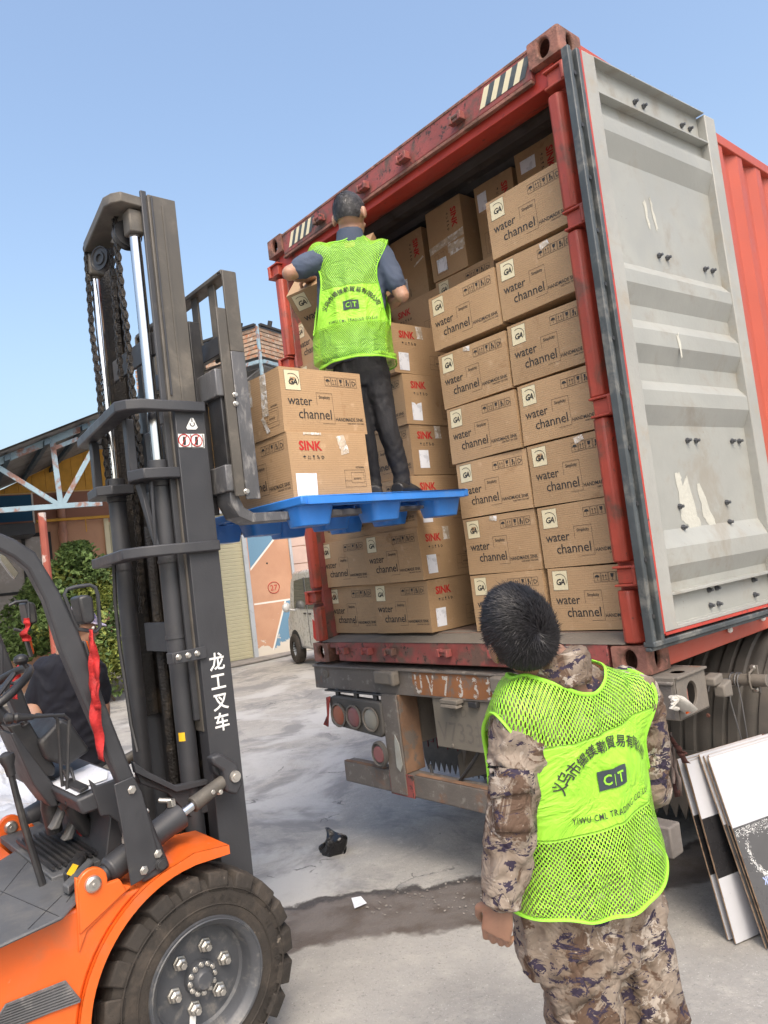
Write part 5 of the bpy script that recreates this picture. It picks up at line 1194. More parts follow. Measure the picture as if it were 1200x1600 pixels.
# small brackets holding the cylinder heads
for P in ([(1.262, -1.39), (1.275, -1.50), (1.255, -1.60), (1.17, -1.635), (1.09, -1.60), (1.08, -1.46)], [(.81, -1.46), (.80, -1.56), (.75, -1.615), (.56, -1.59), (.54, -1.56), (.54, -1.46)]):
    b = MB(); b.prism([(x, y, 2.262) for x, y in P], (0, 0, .045)); b.build('cylinder_bracket', M['char'], fk, .005)
for q0, q1_ in ((onY(199, 655, -1.585), onY(209, 737, -1.585)), (onY(146, 690, -1.555), onY(154, 765, -1.555))): bx('tie_post', M['char'], (q0.x-.02, q0.y-.018, 2.307), (q0.x+.02, q0.y+.018, 2.54), .004)
# lift cylinders and rods
for X, Y in ((1.168, -1.495), (.678, -1.495)):
    c = MB(); c.cyl((X, Y, .45), (X, Y, 2.24), .040, n=24); c.cyl((X, Y, 2.24), (X, Y, 2.35), .045, n=24); cy = c.build('lift_cylinder', M['char'], fk, .003)
    MB().cyl((X, Y, 2.35), (X, Y, 3.35), .0245 if X > 1 else .021, n=24).build('piston_rod', M['chrome'], fk)
    for zz in (1.92, 1.60, .95): MB().lathe([(.0405, -.006), (.0435, -.006), (.0435, .006), (.0405, .006)], (X, Y, zz), (0, 0, 1), 24, closed=True).build('clamp_ring', M['char'] if zz > 1 else M['blk'], cy)
    b = MB(); b.cyl((X, Y, 3.33), (X, Y, 3.36), .026, n=20); b.box((X-.035, Y-.035, 3.345), (X+.04, Y+.035, 3.45)); b.build('rod_head', M['char_lit_dusty'], fk, .008)
b = MB(); b.prism([(1.12, -1.585, 2.255), (1.17, -1.585, 2.255), (1.20, -1.56, 1.99), (1.185, -1.56, 1.99)], (.0, .02, 0)); b.prism([(1.205, -1.56, 2.255), (1.225, -1.56, 2.255), (1.20, -1.56, 1.99)], (0, .01, 0)); b.build('gusset', M['char'], fk, .002)
# clamp plate with three bolts, yellow label
b = MB(); p0, p1, p2, p3 = (onX(x, y, MX1+.004) for x, y in ((270, 1020), (320, 1009), (322, 1028), (272, 1038))); b.prism([p0, p1, p2, p3], (.012, 0, 0)); b.prism([(MX1-.05, p0.y-.005, 1.50), (MX1-.05, p0.y-.005, 1.545), (MX1+.01, p0.y-.005, 1.545), (MX1+.01, p0.y-.005, 1.50)], (0, .012, 0)); cp = b.build('clamp_plate', M['char'], fk, .003)
for x, y in ((279, 1027), (294, 1024), (308, 1021)): bolt(onX(x, y, MX1+.016), (1, 0, 0), .010, .012, parent=cp)
q = at(296, 1139, (Vector((1.19, -1.60, 1.1))-CAM).dot(FW)); b = MB()
for (a0, a1, z0, z1, mi) in ((-70, -30, 0, .04, 0),):
    vs = []
    for i in range(5): a = radians(a0+(a1-a0)*i/4); vs += [(1.168+.0408*cos(a), -1.495+.0408*sin(a), 1.175), (1.168+.0408*cos(a), -1.495+.0408*sin(a), 1.21)]
    b.add(vs, [(2*i, 2*i+2, 2*i+3, 2*i+1) for i in range(4)])
b.build('yellow_label', M['yellow'], fk)
# top yoke of the inner mast: flat bar bent round the back
b = MB(); z = 3.50
out = [(1.225, -1.44), (1.235, -1.57), (1.20, -1.60), (1.15, -1.615), (.70, -1.545), (.665, -1.50), (.665, -1.40)]; inn = [(.84, -1.40), (.84, -1.47), (1.10, -1.50), (1.14, -1.47), (1.14, -1.44)]
b.prism([(x, y, z-.045) for x, y in out+inn], (0, 0, .045)); b.build('mast_yoke', M['char_lit_dusty'], fk, .005)
qa, qb = onY(175, 566, -1.47), onY(178, 598, -1.47); bx('mast_crossbar', M['char'], (qa.x, -1.47, qb.z), (MX1-.07, -1.455, qa.z), .004)
# chain sheaves and chains
def sheave(x, y, z, r=.055):
    b = MB(); b.lathe([(0, -.004), (.018, -.004), (.020, .004), (.03, .004), (.032, -.002), (r-.008, -.002), (r-.004, .004), (r, .004), (r, -.002), (r-.01, -.014), (r, -.026), (r, -.03), (0, -.03)], (x, y, z), (.35, -.94, 0), 32); s_ = b.build('sheave', M['blk'], fk)
    return s_
qs = onY(152, 403, -1.54); sheave(qs.x, -1.53, qs.z, .056); 
b = MB(); b.lathe([(0, .02), (.062, .02), (.062, .012), (.05, 0), (.062, -.012), (.062, -.02), (0, -.02)], (1.10, -1.50, 3.375), (1, 0, .1), 32); b.build('sheave', M['blk'], fk)
def chain(pts, w=.027, pitch=.0235):
    """leaf chain: alternate link plates with pins, all one chain"""
    b = MB(); P = [Vector(p) for p in pts]; d = 0; segs = []
    for a, c in zip(P[:-1], P[1:]):
        L = (c-a).length; n = max(1, int(L/pitch)); 
        for i in range(n): segs.append((a+(c-a)*i/n, (c-a).normalized()))
    for i, (p, t) in enumerate(segs):
        u = Vector((1, 0, 0)); u = (u - t*u.dot(t)).normalized(); v = t.cross(u)
        for k in range(3):
            if (k+i) % 2 == 0:
                o = p + u*(k-1)*w*.45; vs = []
                for (a_, s_) in ((-.78, .28), (-.78, -.28), (-.2, -.48), (.2, -.48), (.78, -.28), (.78, .28), (.2, .48), (-.2, .48)): vs.append(o + t*a_*pitch + v*s_*pitch*.9)
                b.prism(vs, u*w*.26)
        b.tube([p-u*w*.72+v*.0, p+u*w*.72], pitch*.20, 5)
    return b.build('chain', M['chain'], fk, 0, smooth=0)
def cpx(Y, *pp): return [onY(x, y, Y) for x, y in pp]
chain(cpx(-1.53, (134, 388), (143, 516), (153, 592), (157, 640), (163, 692), (170, 765)))
chain(cpx(-1.54, (177, 322), (184, 404), (190, 460), (198, 520), (203, 580), (211, 652), (221, 735)), .030)
chain(cpx(-1.50, (173, 395), (178, 460), (184, 530), (189, 600)))
chain(cpx(-1.43, (204, 700), (211, 780), (216, 850), (222, 960)))
# greasy inner faces, hoses
bx('mast_back_plate', M['char'], (.93, -1.44, 2.03), (1.12, -1.425, 2.52), .01)
b = MB(); b.box((.74, -1.40, .3), (1.10, -1.38, 2.2)); b.box((1.09, -1.41, 1.9), (1.14, -1.395, 3.3)); b.build('inner_cylinder_guard', M['grease'], fk)
MB().cyl((.95, -1.42, .95), (.95, -1.42, 2.3), .014, n=10).build('tie_rod', M['steel'], fk)
b = MB(); b.cyl((.84, -1.42, .3), (.84, -1.42, 2.1), .025, n=12); b.cyl((1.06, -1.42, .25), (1.06, -1.42, 2.1), .02, n=12); b.build('inner_rail_roller_track', M['grease'], fk)
MB().tube([onY(x, y, -1.60) for x, y in ((178, 880), (180, 940), (187, 1010), (195, 1062), (205, 1132), (215, 1175))], .009, 8).build('hydraulic_hose', M['blk'], fk)
MB().tube([(1.205, -1.43, 3.3), (1.205, -1.43, 2.7), (1.205, -1.43, 2.3)], .011, 8).build('hydraulic_hose', M['grease'], fk)
# lettering on the rail: four characters one above the other
b = MB()
for ch, (x, y) in zip('龙工叉车', ((339, 1034), (341, 1065), (345, 1096), (347, 1128))):
    vs, fs = glyphs(ch, .078, .018, 0, 1, 'CENTER'); c = onX(x, y, MX1+.0015)
    b.add([Vector((MX1+.0015, c.y + p.x*.92 + p.y*.0, c.z-.028+p.y)) for p in vs], fs)
b.build('maker_lettering', M['white'], fk, smooth=0)
# warning signs on the rail
b = MB(); X = MX1+.002
P = [onX(x, y, X) for x, y in ((298, 653), (302, 653), (309, 668), (306, 671), (293, 671), (291, 668))]; b.add(P, [tuple(range(6))], 0)
c = onX(300, 661, X); hk_ = [c+Vector((.001, .010*cos(t)-.0, .010*sin(t)-.004)) for t in [radians(a) for a in range(-200, 41, 30)]]
for a, d_ in zip(hk_[:-1], hk_[1:]): b.tube([a, d_], .0022, 4, 1)
b.tube([c+Vector((.001, 0, .004)), c+Vector((.001, 0, .020))], .002, 4, 1)
P = [onX(x, y, X) for x, y in ((278, 678), (319, 678), (320, 700), (280, 700))]; b.add(P, [(0, 1, 2, 3)], 0)
for cx in (288, 307):
    c = onX(cx, 688, X+.001); ring = [c+Vector((0, .026*cos(t), .026*sin(t))) for t in [2*pi*i/18 for i in range(18)]]; b.tube(ring, .0025, 4, 2, closed=True); b.tube([ring[3], ring[12]], .0022, 4, 2)
    b.ball(c+Vector((0, 0, .010)), (.002, .007, .007), 8, 1); b.add([c+Vector((.0005, y, z)) for y, z in ((-.008, .004), (.008, .004), (.005, -.02), (-.006, -.02))], [(0, 1, 2, 3)], 1)
    b.box((X, c.y+.030, c.z-.030), (X+.001, c.y+.034, c.z+.026), 1); b.box((X, c.y-.03, c.z-.032), (X+.001, c.y+.03, c.z-.029), 1)
b.build('warning_sign', [M['white'], M['ink'], M['redink']], fk, smooth=0)
# tilt cylinder: barrel, rod, clevis; lug on the rail
def tilt(X, tp, bp):
    tp, bp = Vector(tp), Vector(bp); d = (tp-bp).normalized(); L = (tp-bp).length
    b = MB(); b.tube([bp, bp+d*.05], .030, 16); b.tube([bp+d*.04, bp+d*.055, bp+d*L*.52, bp+d*L*.55, bp+d*L*.60], [.036, .047, .047, .051, .051], 28); tc = b.build('tilt_cylinder', M['char'], fk, .003)
    MB().cyl(bp+d*L*.60, bp+d*L*.72, .0185, n=20).build('tilt_rod', M['chrome'], fk)
    b = MB(); b.tube([bp+d*L*.70, bp+d*L*.96], [(.031, .031), (.028, .026)], 16); b.ball(tp, (.03, .034, .034), 14); cl = b.build('clevis', M['char_lit_dusty'], fk, .003)
    return tc, d, bp
tilt_top, tilt_bot = onX(356, 1215, 1.335), onX(150, 1376, 1.405)
tc, td, tb = tilt(1.4, tilt_top, tilt_bot); tilt(.5, (.44, tilt_top.y, tilt_top.z), (.40, tilt_bot.y, tilt_bot.z))
b = MB(); q = tb+td*.14+Vector((0, -.01, .045)); b.tube([q, q+Vector((0, 0, .045)), q+Vector((0, .03, .06)), q+Vector((0, .09, .085))], [.014, .011, .011, .009], 10); b.lathe([(.018, 0), (.018, .018)], q, (0, 0, 1), 6); b.build('hose_fitting', M['steel'], tc, .001)
q = tb+td*.34+Vector((0, -.01, .05)); b = MB(); b.lathe([(0, .025), (.016, .025), (.018, 0)], q, (0, 0, 1), 6); b.tube([q+Vector((0, 0, .02)), q+Vector((-.02, -.04, .03))], .010, 8); b.build('hose_fitting', M['steel'], tc, .001)
q = tb+td*.20+Vector((.022, -.02, .042)); b = MB(); b.prism([q+td*-.03+Vector((0, 0, .0)), q+td*.03, q+td*.03+Vector((-.02, .01, .006)), q+td*-.03+Vector((-.02, .01, .006))], (0.001, -.001, .0015)); b.build('yellow_label', M['yellow'], tc)
for x, y in ((331, 1237), (343, 1237)): bolt(onX(x, y, 1.362), (1, 0, 0), .010, .014)
lug = hull('tilt_lug', M['char'], [(331, 1183), (345, 1178), (372, 1193), (380, 1225), (371, 1243), (355, 1238), (350, 1205), (334, 1195)], 1.37, .05, .010)
hull('tilt_lug', M['char'], [(329, 1184), (345, 1177), (360, 1184), (352, 1225), (334, 1205)], MX1+.045, .045, .008)
b = MB(); c = onX(367, 1213, 1.372); b.lathe([(0, .014), (.012, .014), (.013, .010), (.022, .010), (.024, 0)], c, (1, 0, 0), 24); b.build('pivot_pin', M['steel'], fk)
# frame cheek between leg and mast
hull('frame_cheek', M['char'], [(208, 1198), (278, 1232), (330, 1222), (330, 1268), (298, 1277), (262, 1240), (220, 1225)], 1.20, .02, .004)
hull('frame_cheek', M['char'], [(208, 1190), (230, 1205), (276, 1228), (325, 1218), (325, 1226), (276, 1238), (212, 1208)], 1.23, .03, .003)
bx('axle_housing', M['char'], (.50, -1.78, .26), (1.28, -1.54, .50), .04)
# --- carriage, load guard and forks
cy0 = -1.20
cg = fk
for z0, z1 in ((2.60, 2.72), (2.185, 2.30)): bx('carriage_bar', M['scuff'], (.40, -1.285, z0), (1.36, -1.235, z1), .005)
for xx in (.60, 1.14): bx('carriage_upright', M['blk'], (xx, -1.30, 2.10), (xx+.06, -1.245, 2.98), .004)  # coloured black for the shaded opening between the carriage bars
for xx in (.42,): bx('carriage_cheek', M['char'], (xx, -1.30, 2.28), (xx+.03, -1.20, 2.62), .004)
# load backrest: bent flat-bar frame with uprights
b = MB(); xg0, xg1 = .40, 1.375; yg = -1.17; t_ = .022
b.box((xg0, yg-.030, 3.155), (xg1-.02, yg+.045, 3.155+t_)); 
gt = b.build('load_guard_top', M['char_lit_dusty'], fk, .005)
def flat(x, z0, z1, y0, y1, w=.012, mat='char_lit_dusty', name='load_guard_bar'): return bx(name, M[mat], (x-w, y0, z0), (x, y1, z1), .003)
flat(xg1, 2.80, 3.165, yg-.035, yg+.035); flat(xg1, 2.145, 2.80, yg-.035, yg+.035, mat='scuff'); flat(xg0+.012, 2.145, 3.165, yg-.035, yg+.035)
b = MB(); b.tube([(xg1-.05, yg, 3.166), (xg1-.02, yg, 3.163), (xg1-.006, yg, 3.145), (xg1-.006, yg, 3.12)], [(.006, .036)]*4, 8, flat=(0, 0, 1)); b.build('load_guard_corner', M['char_lit_dusty'], gt)
for xx in (.56, .73, .90, 1.07, 1.24): flat(xx, 2.80, 3.158, yg-.006, yg+.006, .060)
flat(xg1+.0, 2.16, 2.99, yg-.085, yg-.038, .014, 'char_lit_dusty', 'guard_bracket')
b = MB(); b.prism([(xg0, yg-.06, 2.80), (xg0, yg-.04, 2.895), (xg0, yg-.03, 2.895), (xg0, yg-.03, 2.80)], (xg1-xg0-.015, 0, 0)); b.build('guard_crossbar', M['blk'], fk, .003)
for x, y in ((367, 617), (368, 631)): bolt(onX(x, y, xg1+.001), (1, 0, 0), .010, .012)
bolt(onX(385, 768, xg1+.001), (1, 0, 0), .011, .012)
# rag bundle caught on the carriage
b = MB(); c = onX(352, 606, 1.22)
for k in range(5): b.ball(c+Vector((-.04*k+.02, random.uniform(-.02, .03), random.uniform(-.02, .01))), (.045, .04, .032), 14)
for v_ in b.v: v_ += Vector((noise.noise(v_*25), noise.noise(v_*25+Vector((4, 0, 0))), noise.noise(v_*25+Vector((0, 4, 0)))))*.03
b.build('rag_bundle', M['darkcloth'] if False else M['mat'], fk, smooth=60)
# forks: heel bend and tapering tine
def fork(xa, xb):
    b = MB(); T = .042
    bs = MB(); bs.prism([(xa, -1.225, 2.72), (xa, -1.225, 2.19), (xa, -1.262, 2.19), (xa, -1.262, 2.72)], (xb-xa, 0, 0)); bs.build('fork_shank', M['blk'], fk, .004)  # shank black unlike the tine: deep shade behind the carriage painted in
    P = [(-1.225, 2.20), (-1.225, 2.165), (-1.205, 2.115), (-1.16, 2.088), (0.02, 2.075), (0.03, 2.062), (-1.17, 2.045), (-1.235, 2.075), (-1.267, 2.14), (-1.267, 2.20)]
    b.prism([(xa, y, z) for y, z in P], (xb-xa, 0, 0)); return b.build('fork', M['scuff'], fk, .004)
fork(1.225, 1.345); fork(.47, .59)

# ribbons tied on the forklift (things hanging from it)
def ribbon(name, label, pts, w, seed, mat='redcloth'):
    rr_ = random.Random(seed); b = MB(); P = [Vector(p) for p in pts]; Q = []
    for a, c in zip(P[:-1], P[1:]):
        for k in range(6): Q.append(a+(c-a)*k/6)
    Q.append(P[-1]); n = len(Q); L = []; R = []
    for i, q in enumerate(Q):
        ww = w[0]+(w[1]-w[0])*min(1, i/(n*.35)); tw = .9*sin(i*.45+seed); side = RT*cos(tw*.6)+FW*sin(tw*.9)
        L.append(q-side*ww/2+FW*.008*sin(i*.9)); R.append(q+side*ww/2+FW*.008*cos(i*.8))
    b.add(L+R, [(i, i+1, n+i+1, n+i) for i in range(n-1)]); o = b.build(name, M[mat], None, smooth=60, loc=tuple(P[0]))
    s_ = o.modifiers.new('thickness', 'SOLIDIFY'); s_.thickness = .002
    return tag(o, label, 'ribbon', 'red ribbons tied to the forklift')
X = 1.505
ribbon('red_ribbon', 'long red ribbon hanging from the near mirror bracket down the guard leg', [onX(x, y, X) for x, y in ((141, 984), (143, 1000), (148, 1030), (145, 1070), (148, 1105), (154, 1150), (158, 1188))], (.010, .034), 2)
ribbon('red_ribbon', 'second strand of the long red ribbon, the narrower one', [onX(x, y, X+.012) for x, y in ((142, 984), (146, 1015), (153, 1050), (149, 1080), (152, 1108))], (.010, .022), 5)
ribbon('red_ribbon', 'short red ribbon bunched below the far mirror', [onX(x, y, .52) for x, y in ((40, 966), (44, 975), (38, 990), (42, 1002))], (.02, .035), 1)
ribbon('red_ribbon', 'dark red ribbon end low beside the steering wheel', [onX(x, y, .60) for x, y in ((29, 1035), (26, 1050), (22, 1075), (24, 1092))], (.012, .028), 4)
# ------------------------------------------------------------------ trailer
tr_ = thing('semi_trailer', 'dusty rust streaked container trailer under the red container', 'trailer', (W/2, 0, 0))
def tb(name, mat, lo, hi, bevel=.004, parent=tr_): return box(name, M[mat], parent, lo, hi, bevel)
b = MB(); b.box((-.02, .0, 1.025), (2.53, .010, 1.172)); b.prism([(-.02, -.012, 1.172), (-.02, .26, 1.192), (-.02, .26, 1.184), (-.02, -.012, 1.160)], (2.56, 0, 0)); b.box((-.02, .0, 1.02), (2.53, .12, 1.028)); bmn = b.build('rear_beam', M['trailer'], tr_, .003)
b = MB()
for (x0, x1) in ((-.02, 0.0),): b.box((x0, .01, 1.03), (x1, .26, 1.184))
b.build('beam_end', M['trailgrey'], bmn, .003)
# right-hand end: open box with an oval hole in its outer side
b = MB(); xo = 2.545; N = 24; cy_, cz_ = .135, 1.10; out = []; inn = []
for i in range(N):
    t = 2*pi*i/N; c, s = cos(t), sin(t); k = 1/max(abs(c), abs(s)); out.append((xo, cy_+c*k*.13, cz_+s*k*.085)); inn.append((xo, cy_+c*.045, cz_+s*.052))
vs = out+inn+[(xo-.012, y, z) for _, y, z in inn]
fs = []
for i in range(N): j = (i+1) % N; fs += [(i, j, N+j, N+i), (N+i, N+j, 2*N+j, 2*N+i)]
b.add(vs, fs); b.box((2.30, .002, 1.015), (xo, .012, 1.188)); b.box((2.30, .01, 1.180), (xo+.012, .27, 1.190)); b.box((2.30, .01, 1.012), (xo, .265, 1.02)); b.build('twistlock_box', M['trailgrey'], bmn, .002)
b = MB(); b.cyl((2.50, .12, 1.07), (2.50, .12, 1.19), .03, n=12); b.build('twistlock', M['rust'], bmn)
b = MB(); b.prism([(2.555, .30, 1.05), (2.555, .30, 1.10), (2.555, .38, 1.115), (2.555, .38, 1.04)], (.05, 0, 0)); b.prism([(2.52, .275, 1.10), (2.52, .275, 1.135), (2.52, .36, 1.145), (2.52, .36, 1.10)], (.06, 0, 0)); b.build('side_marker_lamp', M['trailgrey'], tr_, .008)
for x0, x1 in ((.665, .845), (1.58, 1.76)):
    b = MB(); b.box((x0, -.055, 1.085), (x1, -.0, 1.165)); b.box((x0+.15, -.062, 1.08), (x1+.005, -.004, 1.16)) ; b.build('beam_bracket', M['trailgrey'], bmn, .012)
b = MB(); b.lathe([(.028, 0), (.028, .008), (.020, .010), (.018, .006), (0, .008)], (.117, .0, 1.118), (0, -1, 0), 20); b.build('round_reflector', M['trailgrey'], bmn)
# posts and under-run bar
for x0, x1 in ((.665, .855), (1.60, 1.79)):
    b = MB(); b.prism([(x0, -.018, 1.022), (x0, -.018, .44), (x0, .10, .44), (x0, .10, 1.022)], (x1-x0-.05, 0, 0)); b.build('bumper_post', M['trailer'], tr_, .004)
    b = MB(); b.box((x1-.05, -.010, .565), (x1-.038, .14, 1.02)); b.build('bumper_post_side', M['rustedge'], tr_, .003)
b = MB(); b.box((.195, .0, .432), (2.43, .09, .562)); bar_ = b.build('underrun_bar', M['trailer'], tr_, .008)
b = MB(); b.box((.20, .0, .5625), (.60, .03, .566)); b.box((.87, .0, .5625), (1.6, .04, .566)); b.build('rust_flaked_edge', M['rustedge'], bar_, .002)
b = MB(); b.prism([(.655, -.012, .57), (.655, -.012, .43), (.86, -.012, .43), (.86, -.012, .56)], (0, .01, 0)); b.build('post_foot_plate', M['pinkred'], tr_, .002)
b = MB(); b.prism([(.63+.12, -.024, .73), (.76, -.024, .79), (.79, -.024, .74), (.80, -.024, .62), (.775, -.024, .575), (.745, -.024, .60)], (0, .004, 0)); b.build('peeling_sticker', M['door'], tr_, .001)
# lamp cluster
b = MB(); P = [(.155, .97), (.20, .985), (.66, .972), (.672, .95), (.668, .79), (.64, .76), (.17, .795), (.15, .82)]
b.prism([(x, -.03, z) for x, z in P], (0, .07, 0)); lc = b.build('tail_lamp_housing', M['blk'], tr_, .010)
lc.data.materials[0] = M['trailgrey'] if False else pm('dusty_black_rubber', (.075, .07, .065), .8, var=.2, bs=.2)
for i, (x, m_) in enumerate(((.255, 'lenso'), (.410, 'lensr'), (.575, 'lensw'))):
    b = MB(); b.lathe([(.073, .008), (.076, .018), (.066, .020), (.062, .010)], (x, -.03, .868), (0, -1, 0), 28); rg = b.build('lamp_ring', M['trailgrey'], lc)
    b = MB(); b.lathe([(.062, .010), (.05, .017), (.02, .020), (0, .0205)], (x, -.03, .868), (0, -1, 0), 24); b.build('lens', M[m_], lc)
for x in (.22, .41, .60): tb('lamp_hanger', 'blk', (x-.018, -.01, .965), (x+.018, .01, 1.025), .003)
tb('lamp_bracket', 'blk', (.10, -.02, 1.008), (.68, .03, 1.018), .002)
b = MB(); b.lathe([(0, .0), (.066, .0), (.066, .02), (.056, .028), (.052, .018), (.0, .022)], (.625, -.03, .665), (0, -1, 0), 28); fl = b.build('fog_lamp', lc.data.materials[0], tr_)
for v in fl.data.vertices: v.co.z = (v.co.z-.665)*1.18+.665
MB().lathe([(0, .026), (.044, .024), (.050, .018)], (.625, -.03, .665), (0, -1, 0), 24).build('lens', M['lensr'], fl)
# red rag on the cluster
b = MB(); P = [(.145, -.05, .99), (.13, -.05, .86), (.09, -.06, .80), (.115, -.05, .79), (.14, -.07, .83), (.16, -.06, .95)]
b.add([(.19, -.045, .985), (.15, -.05, .975), (.14, -.05, .86), (.10, -.06, .80), (.135, -.05, .785), (.165, -.06, .85), (.175, -.05, .93)], [(0, 1, 2, 5, 6), (2, 3, 4, 5)]); rg2 = b.build('red_rag', M['darkcloth'], None, loc=(.15, -.05, .9)); rg2.data.materials[0] = pm('faded_red_rag', (.30, .05, .04), .9, var=.3, grime=(.12, .05, .04), gs=12)
rg2.modifiers.new('t', 'SOLIDIFY').thickness = .006; tag(rg2, 'faded red rag tied to the left tail lamp cluster', 'rag')
# number plate on its box
tb('plate_box', 'trailgrey', (1.085, .03, .755), (1.56, .14, 1.02), .006)
b = MB(); b.box((1.08, .012, .748), (1.545, .026, 1.022)); npl = b.build('number_plate', M['plate'], tr_, .004)
b = MB()
def ytext(b, txt, x, z, size, y, bold=0, sx=1.0, mi=0, align='LEFT', sh=0):
    vs, fs = glyphs(txt, size, bold, sh, sx, align); b.add([Vector((x+p.x, y, z+p.y)) for p in vs], fs, mi)
ytext(b, 'V733挂', 1.105, .790, .150, .0105, -.004, .86); ytext(b, '冀 D', 1.20, .925, .075, .0105, -.004, .9); b.build('plate_figures', M['platecut'], npl, smooth=0)
for x, z in ((1.17, .985), (1.42, .985), (1.20, .765), (1.46, .765)): bolt((x, .012, z), (0, -1, 0), .010, .008, 'trailgrey', npl)
b = MB(); b.box((1.20, -.05, 1.005), (1.33, .01, 1.03)); b.prism([(1.20, -.055, .985), (1.33, -.055, .985), (1.32, -.05, 1.005), (1.21, -.05, 1.005)], (0, .05, 0)); b.build('plate_lamp', M['trailgrey'], tr_, .006)
b = MB(); b.box((1.38, -.02, .99), (1.44, .01, 1.02)); b.build('socket', M['blk'], tr_, .004)
# big painted figures on the beam, worn
paint = pm('worn_white_paint', (.46, .43, .39), .85, var=.1, bs=.3)
def mat_worn():
    nt = paint.node_tree; p = nt.nodes['Principled BSDF']; v = coords(nt); r = ramp(nt, noi(nt, v, 42, 7, .7), .44, .50); nt.links.new(r, p.inputs['Alpha'])
mat_worn()
b = MB(); ytext(b, 'U', .965, 1.040, .15, -.0016, .022, .62); ytext(b, 'V', 1.07, 1.040, .15, -.0016, .022, .62); ytext(b, '7', 1.19, 1.040, .15, -.0016, .022, .62); ytext(b, '3', 1.30, 1.040, .15, -.0016, .022, .62); ytext(b, '3', 1.41, 1.040, .15, -.0016, .022, .62); ytext(b, '挂', 1.505, 1.045, .125, -.0016, .014, .8); b.build('painted_figures', paint, bmn, smooth=0)
b = MB(); b.box((.95, -.0012, 1.032), (1.66, -.0004, 1.165)); op = b.build('rust_primer_patch', pm('orange_primer_patch', (.24, .10, .04), .8, var=.25, grime=(.15, .12, .10), gs=9, gt=(.48, .6)), bmn, smooth=0)
# chassis rails, gusset plates, crossmembers, axles, wheels
for x in (.72, 1.68): tb('chassis_rail', 'trailgrey', (x-.07, .12, .70), (x+.07, 11.5, 1.17), .006)
for y in (.26, 2.2, 4.4, 7): tb('cross_member', 'rust', (.10, y, .98), (2.35, y+.12, 1.12), .004)
b = MB(); b.prism([(.92, .35, .62), (.92, .35, .50), (1.22, .10, .76), (1.25, .10, .92)], (0, .14, 0)); b.prism([(.93, .30, .60), (.93, .30, .46), (1.0, .45, .46), (1.25, .45, .80), (1.25, .45, .96)], (0, .04, 0)); b.build('gusset_plate', M['trailgrey'], tr_, .004)
tb('suspension_beam', 'rust', (.85, .5, .62), (.98, 4.5, .80)); tb('cross_tube', 'darkin' if False else 'rust', (.70, .34, .78), (1.10, .44, .98))
def rearwheel(x0, x1, y):
    b = MB(); c = Vector(((x0+x1)/2, y, .50)); w = (x1-x0)/2; b.lathe([(.29, -w*.8), (.42, -w), (.485, -w*.92), (.50, -w*.75), (.50, w*.75), (.485, w*.92), (.42, w), (.29, w*.8)], c, (1, 0, 0), 40, closed=True)
    for k in (-.5, 0, .5): b.lathe([(.5008, w*k-.01), (.503, w*k-.008), (.503, w*k+.008), (.5008, w*k+.01)], c, (1, 0, 0), 40)
    t_ = b.build('tyre', M['tyre'], tr_, smooth=35); MB().lathe([(0, w*.3), (.10, w*.45), (.12, w*.3), (.25, w*.2), (.29, w*.85), (.30, w*.9)], c, (1, 0, 0), 32).build('rim', M['rust'], t_)
for y in (1.62, 2.90, 4.18):
    for a, c in ((.02, .29), (.33, .60), (1.84, 2.11), (2.15, 2.42)): rearwheel(a, c, y)
    MB().cyl((.2, y, .50), (2.3, y, .50), .06, n=14).build('axle', M['rust'], tr_)
# ridged plastic mudguards
def mudguard(x0, x1, yc, zc, R, a0=-28, a1=205):
    b = MB(); n = 30; w = x1-x0; prof = [(0, .0), (.02, .012), (.06, .012), (.07, 0)]; X = [x0]
    xs = [(x0, -.05), (x0, 0)]; nb = 9
    for k in range(nb):
        a = x0+w*(k+.08)/nb; c = x0+w*(k+.92)/nb; hgt = .014 if k % 3 != 1 else .004; xs += [(a, 0), (a+.008, hgt), (c-.008, hgt), (c, 0)]
    xs += [(x1, 0), (x1, -.05)]
    vs = []; fs = []
    for i in range(n+1):
        t = radians(a0+(a1-a0)*i/n); 
        for x, h in xs: vs.append((x, yc-(R+h)*cos(t), zc+(R+h)*sin(t)))
    k = len(xs)
    for i in range(n):
        for j in range(k-1): fs.append((i*k+j, i*k+j+1, (i+1)*k+j+1, (i+1)*k+j))
    b.add(vs, fs); o = b.build('mudguard', M['mudguard'], tr_, smooth=30); s_ = o.modifiers.new('thickness', 'SOLIDIFY'); s_.thickness = .006; s_.offset = -1; return o
mg = mudguard(1.80, 2.50, 1.62, .50, .70, -18, 100); mudguard(1.80, 2.50, 4.18, .50, .66, 60, 200); mudguard(-.05, .64, 1.62, .50, .70, -18, 100); tb('mudguard_top', 'mudguard', (1.80, 1.7, 1.165), (2.5, 4.2, 1.18), .01)
b = MB(); b.cyl((1.85, .885, 1.003), (2.545, .885, 1.003), .030, n=20); pp = b.build('mudguard_pipe', M['trailgrey'], tr_, .002)
b = MB(); b.tube([(2.47, .92, 1.055), (2.47, .86, 1.04), (2.47, .85, 1.0), (2.47, .86, .965), (2.47, .92, .95)], .006, 8); b.box((2.45, .91, .935), (2.49, .925, 1.07)); b.build('pipe_clamp', M['steel'] if False else M['trailgrey'], pp)
for z in (1.06, .95): bolt((2.47, .912, z), (0, -1, 0), .012, .012, 'steel', pp)
for (x, z) in ((2.20, .80), (2.47, .72), (2.46, .62), (2.3, .95)): bolt((x, .905 if z > .8 else .92, z), (0, -1, 0), .009, .007, 'rust', mg)
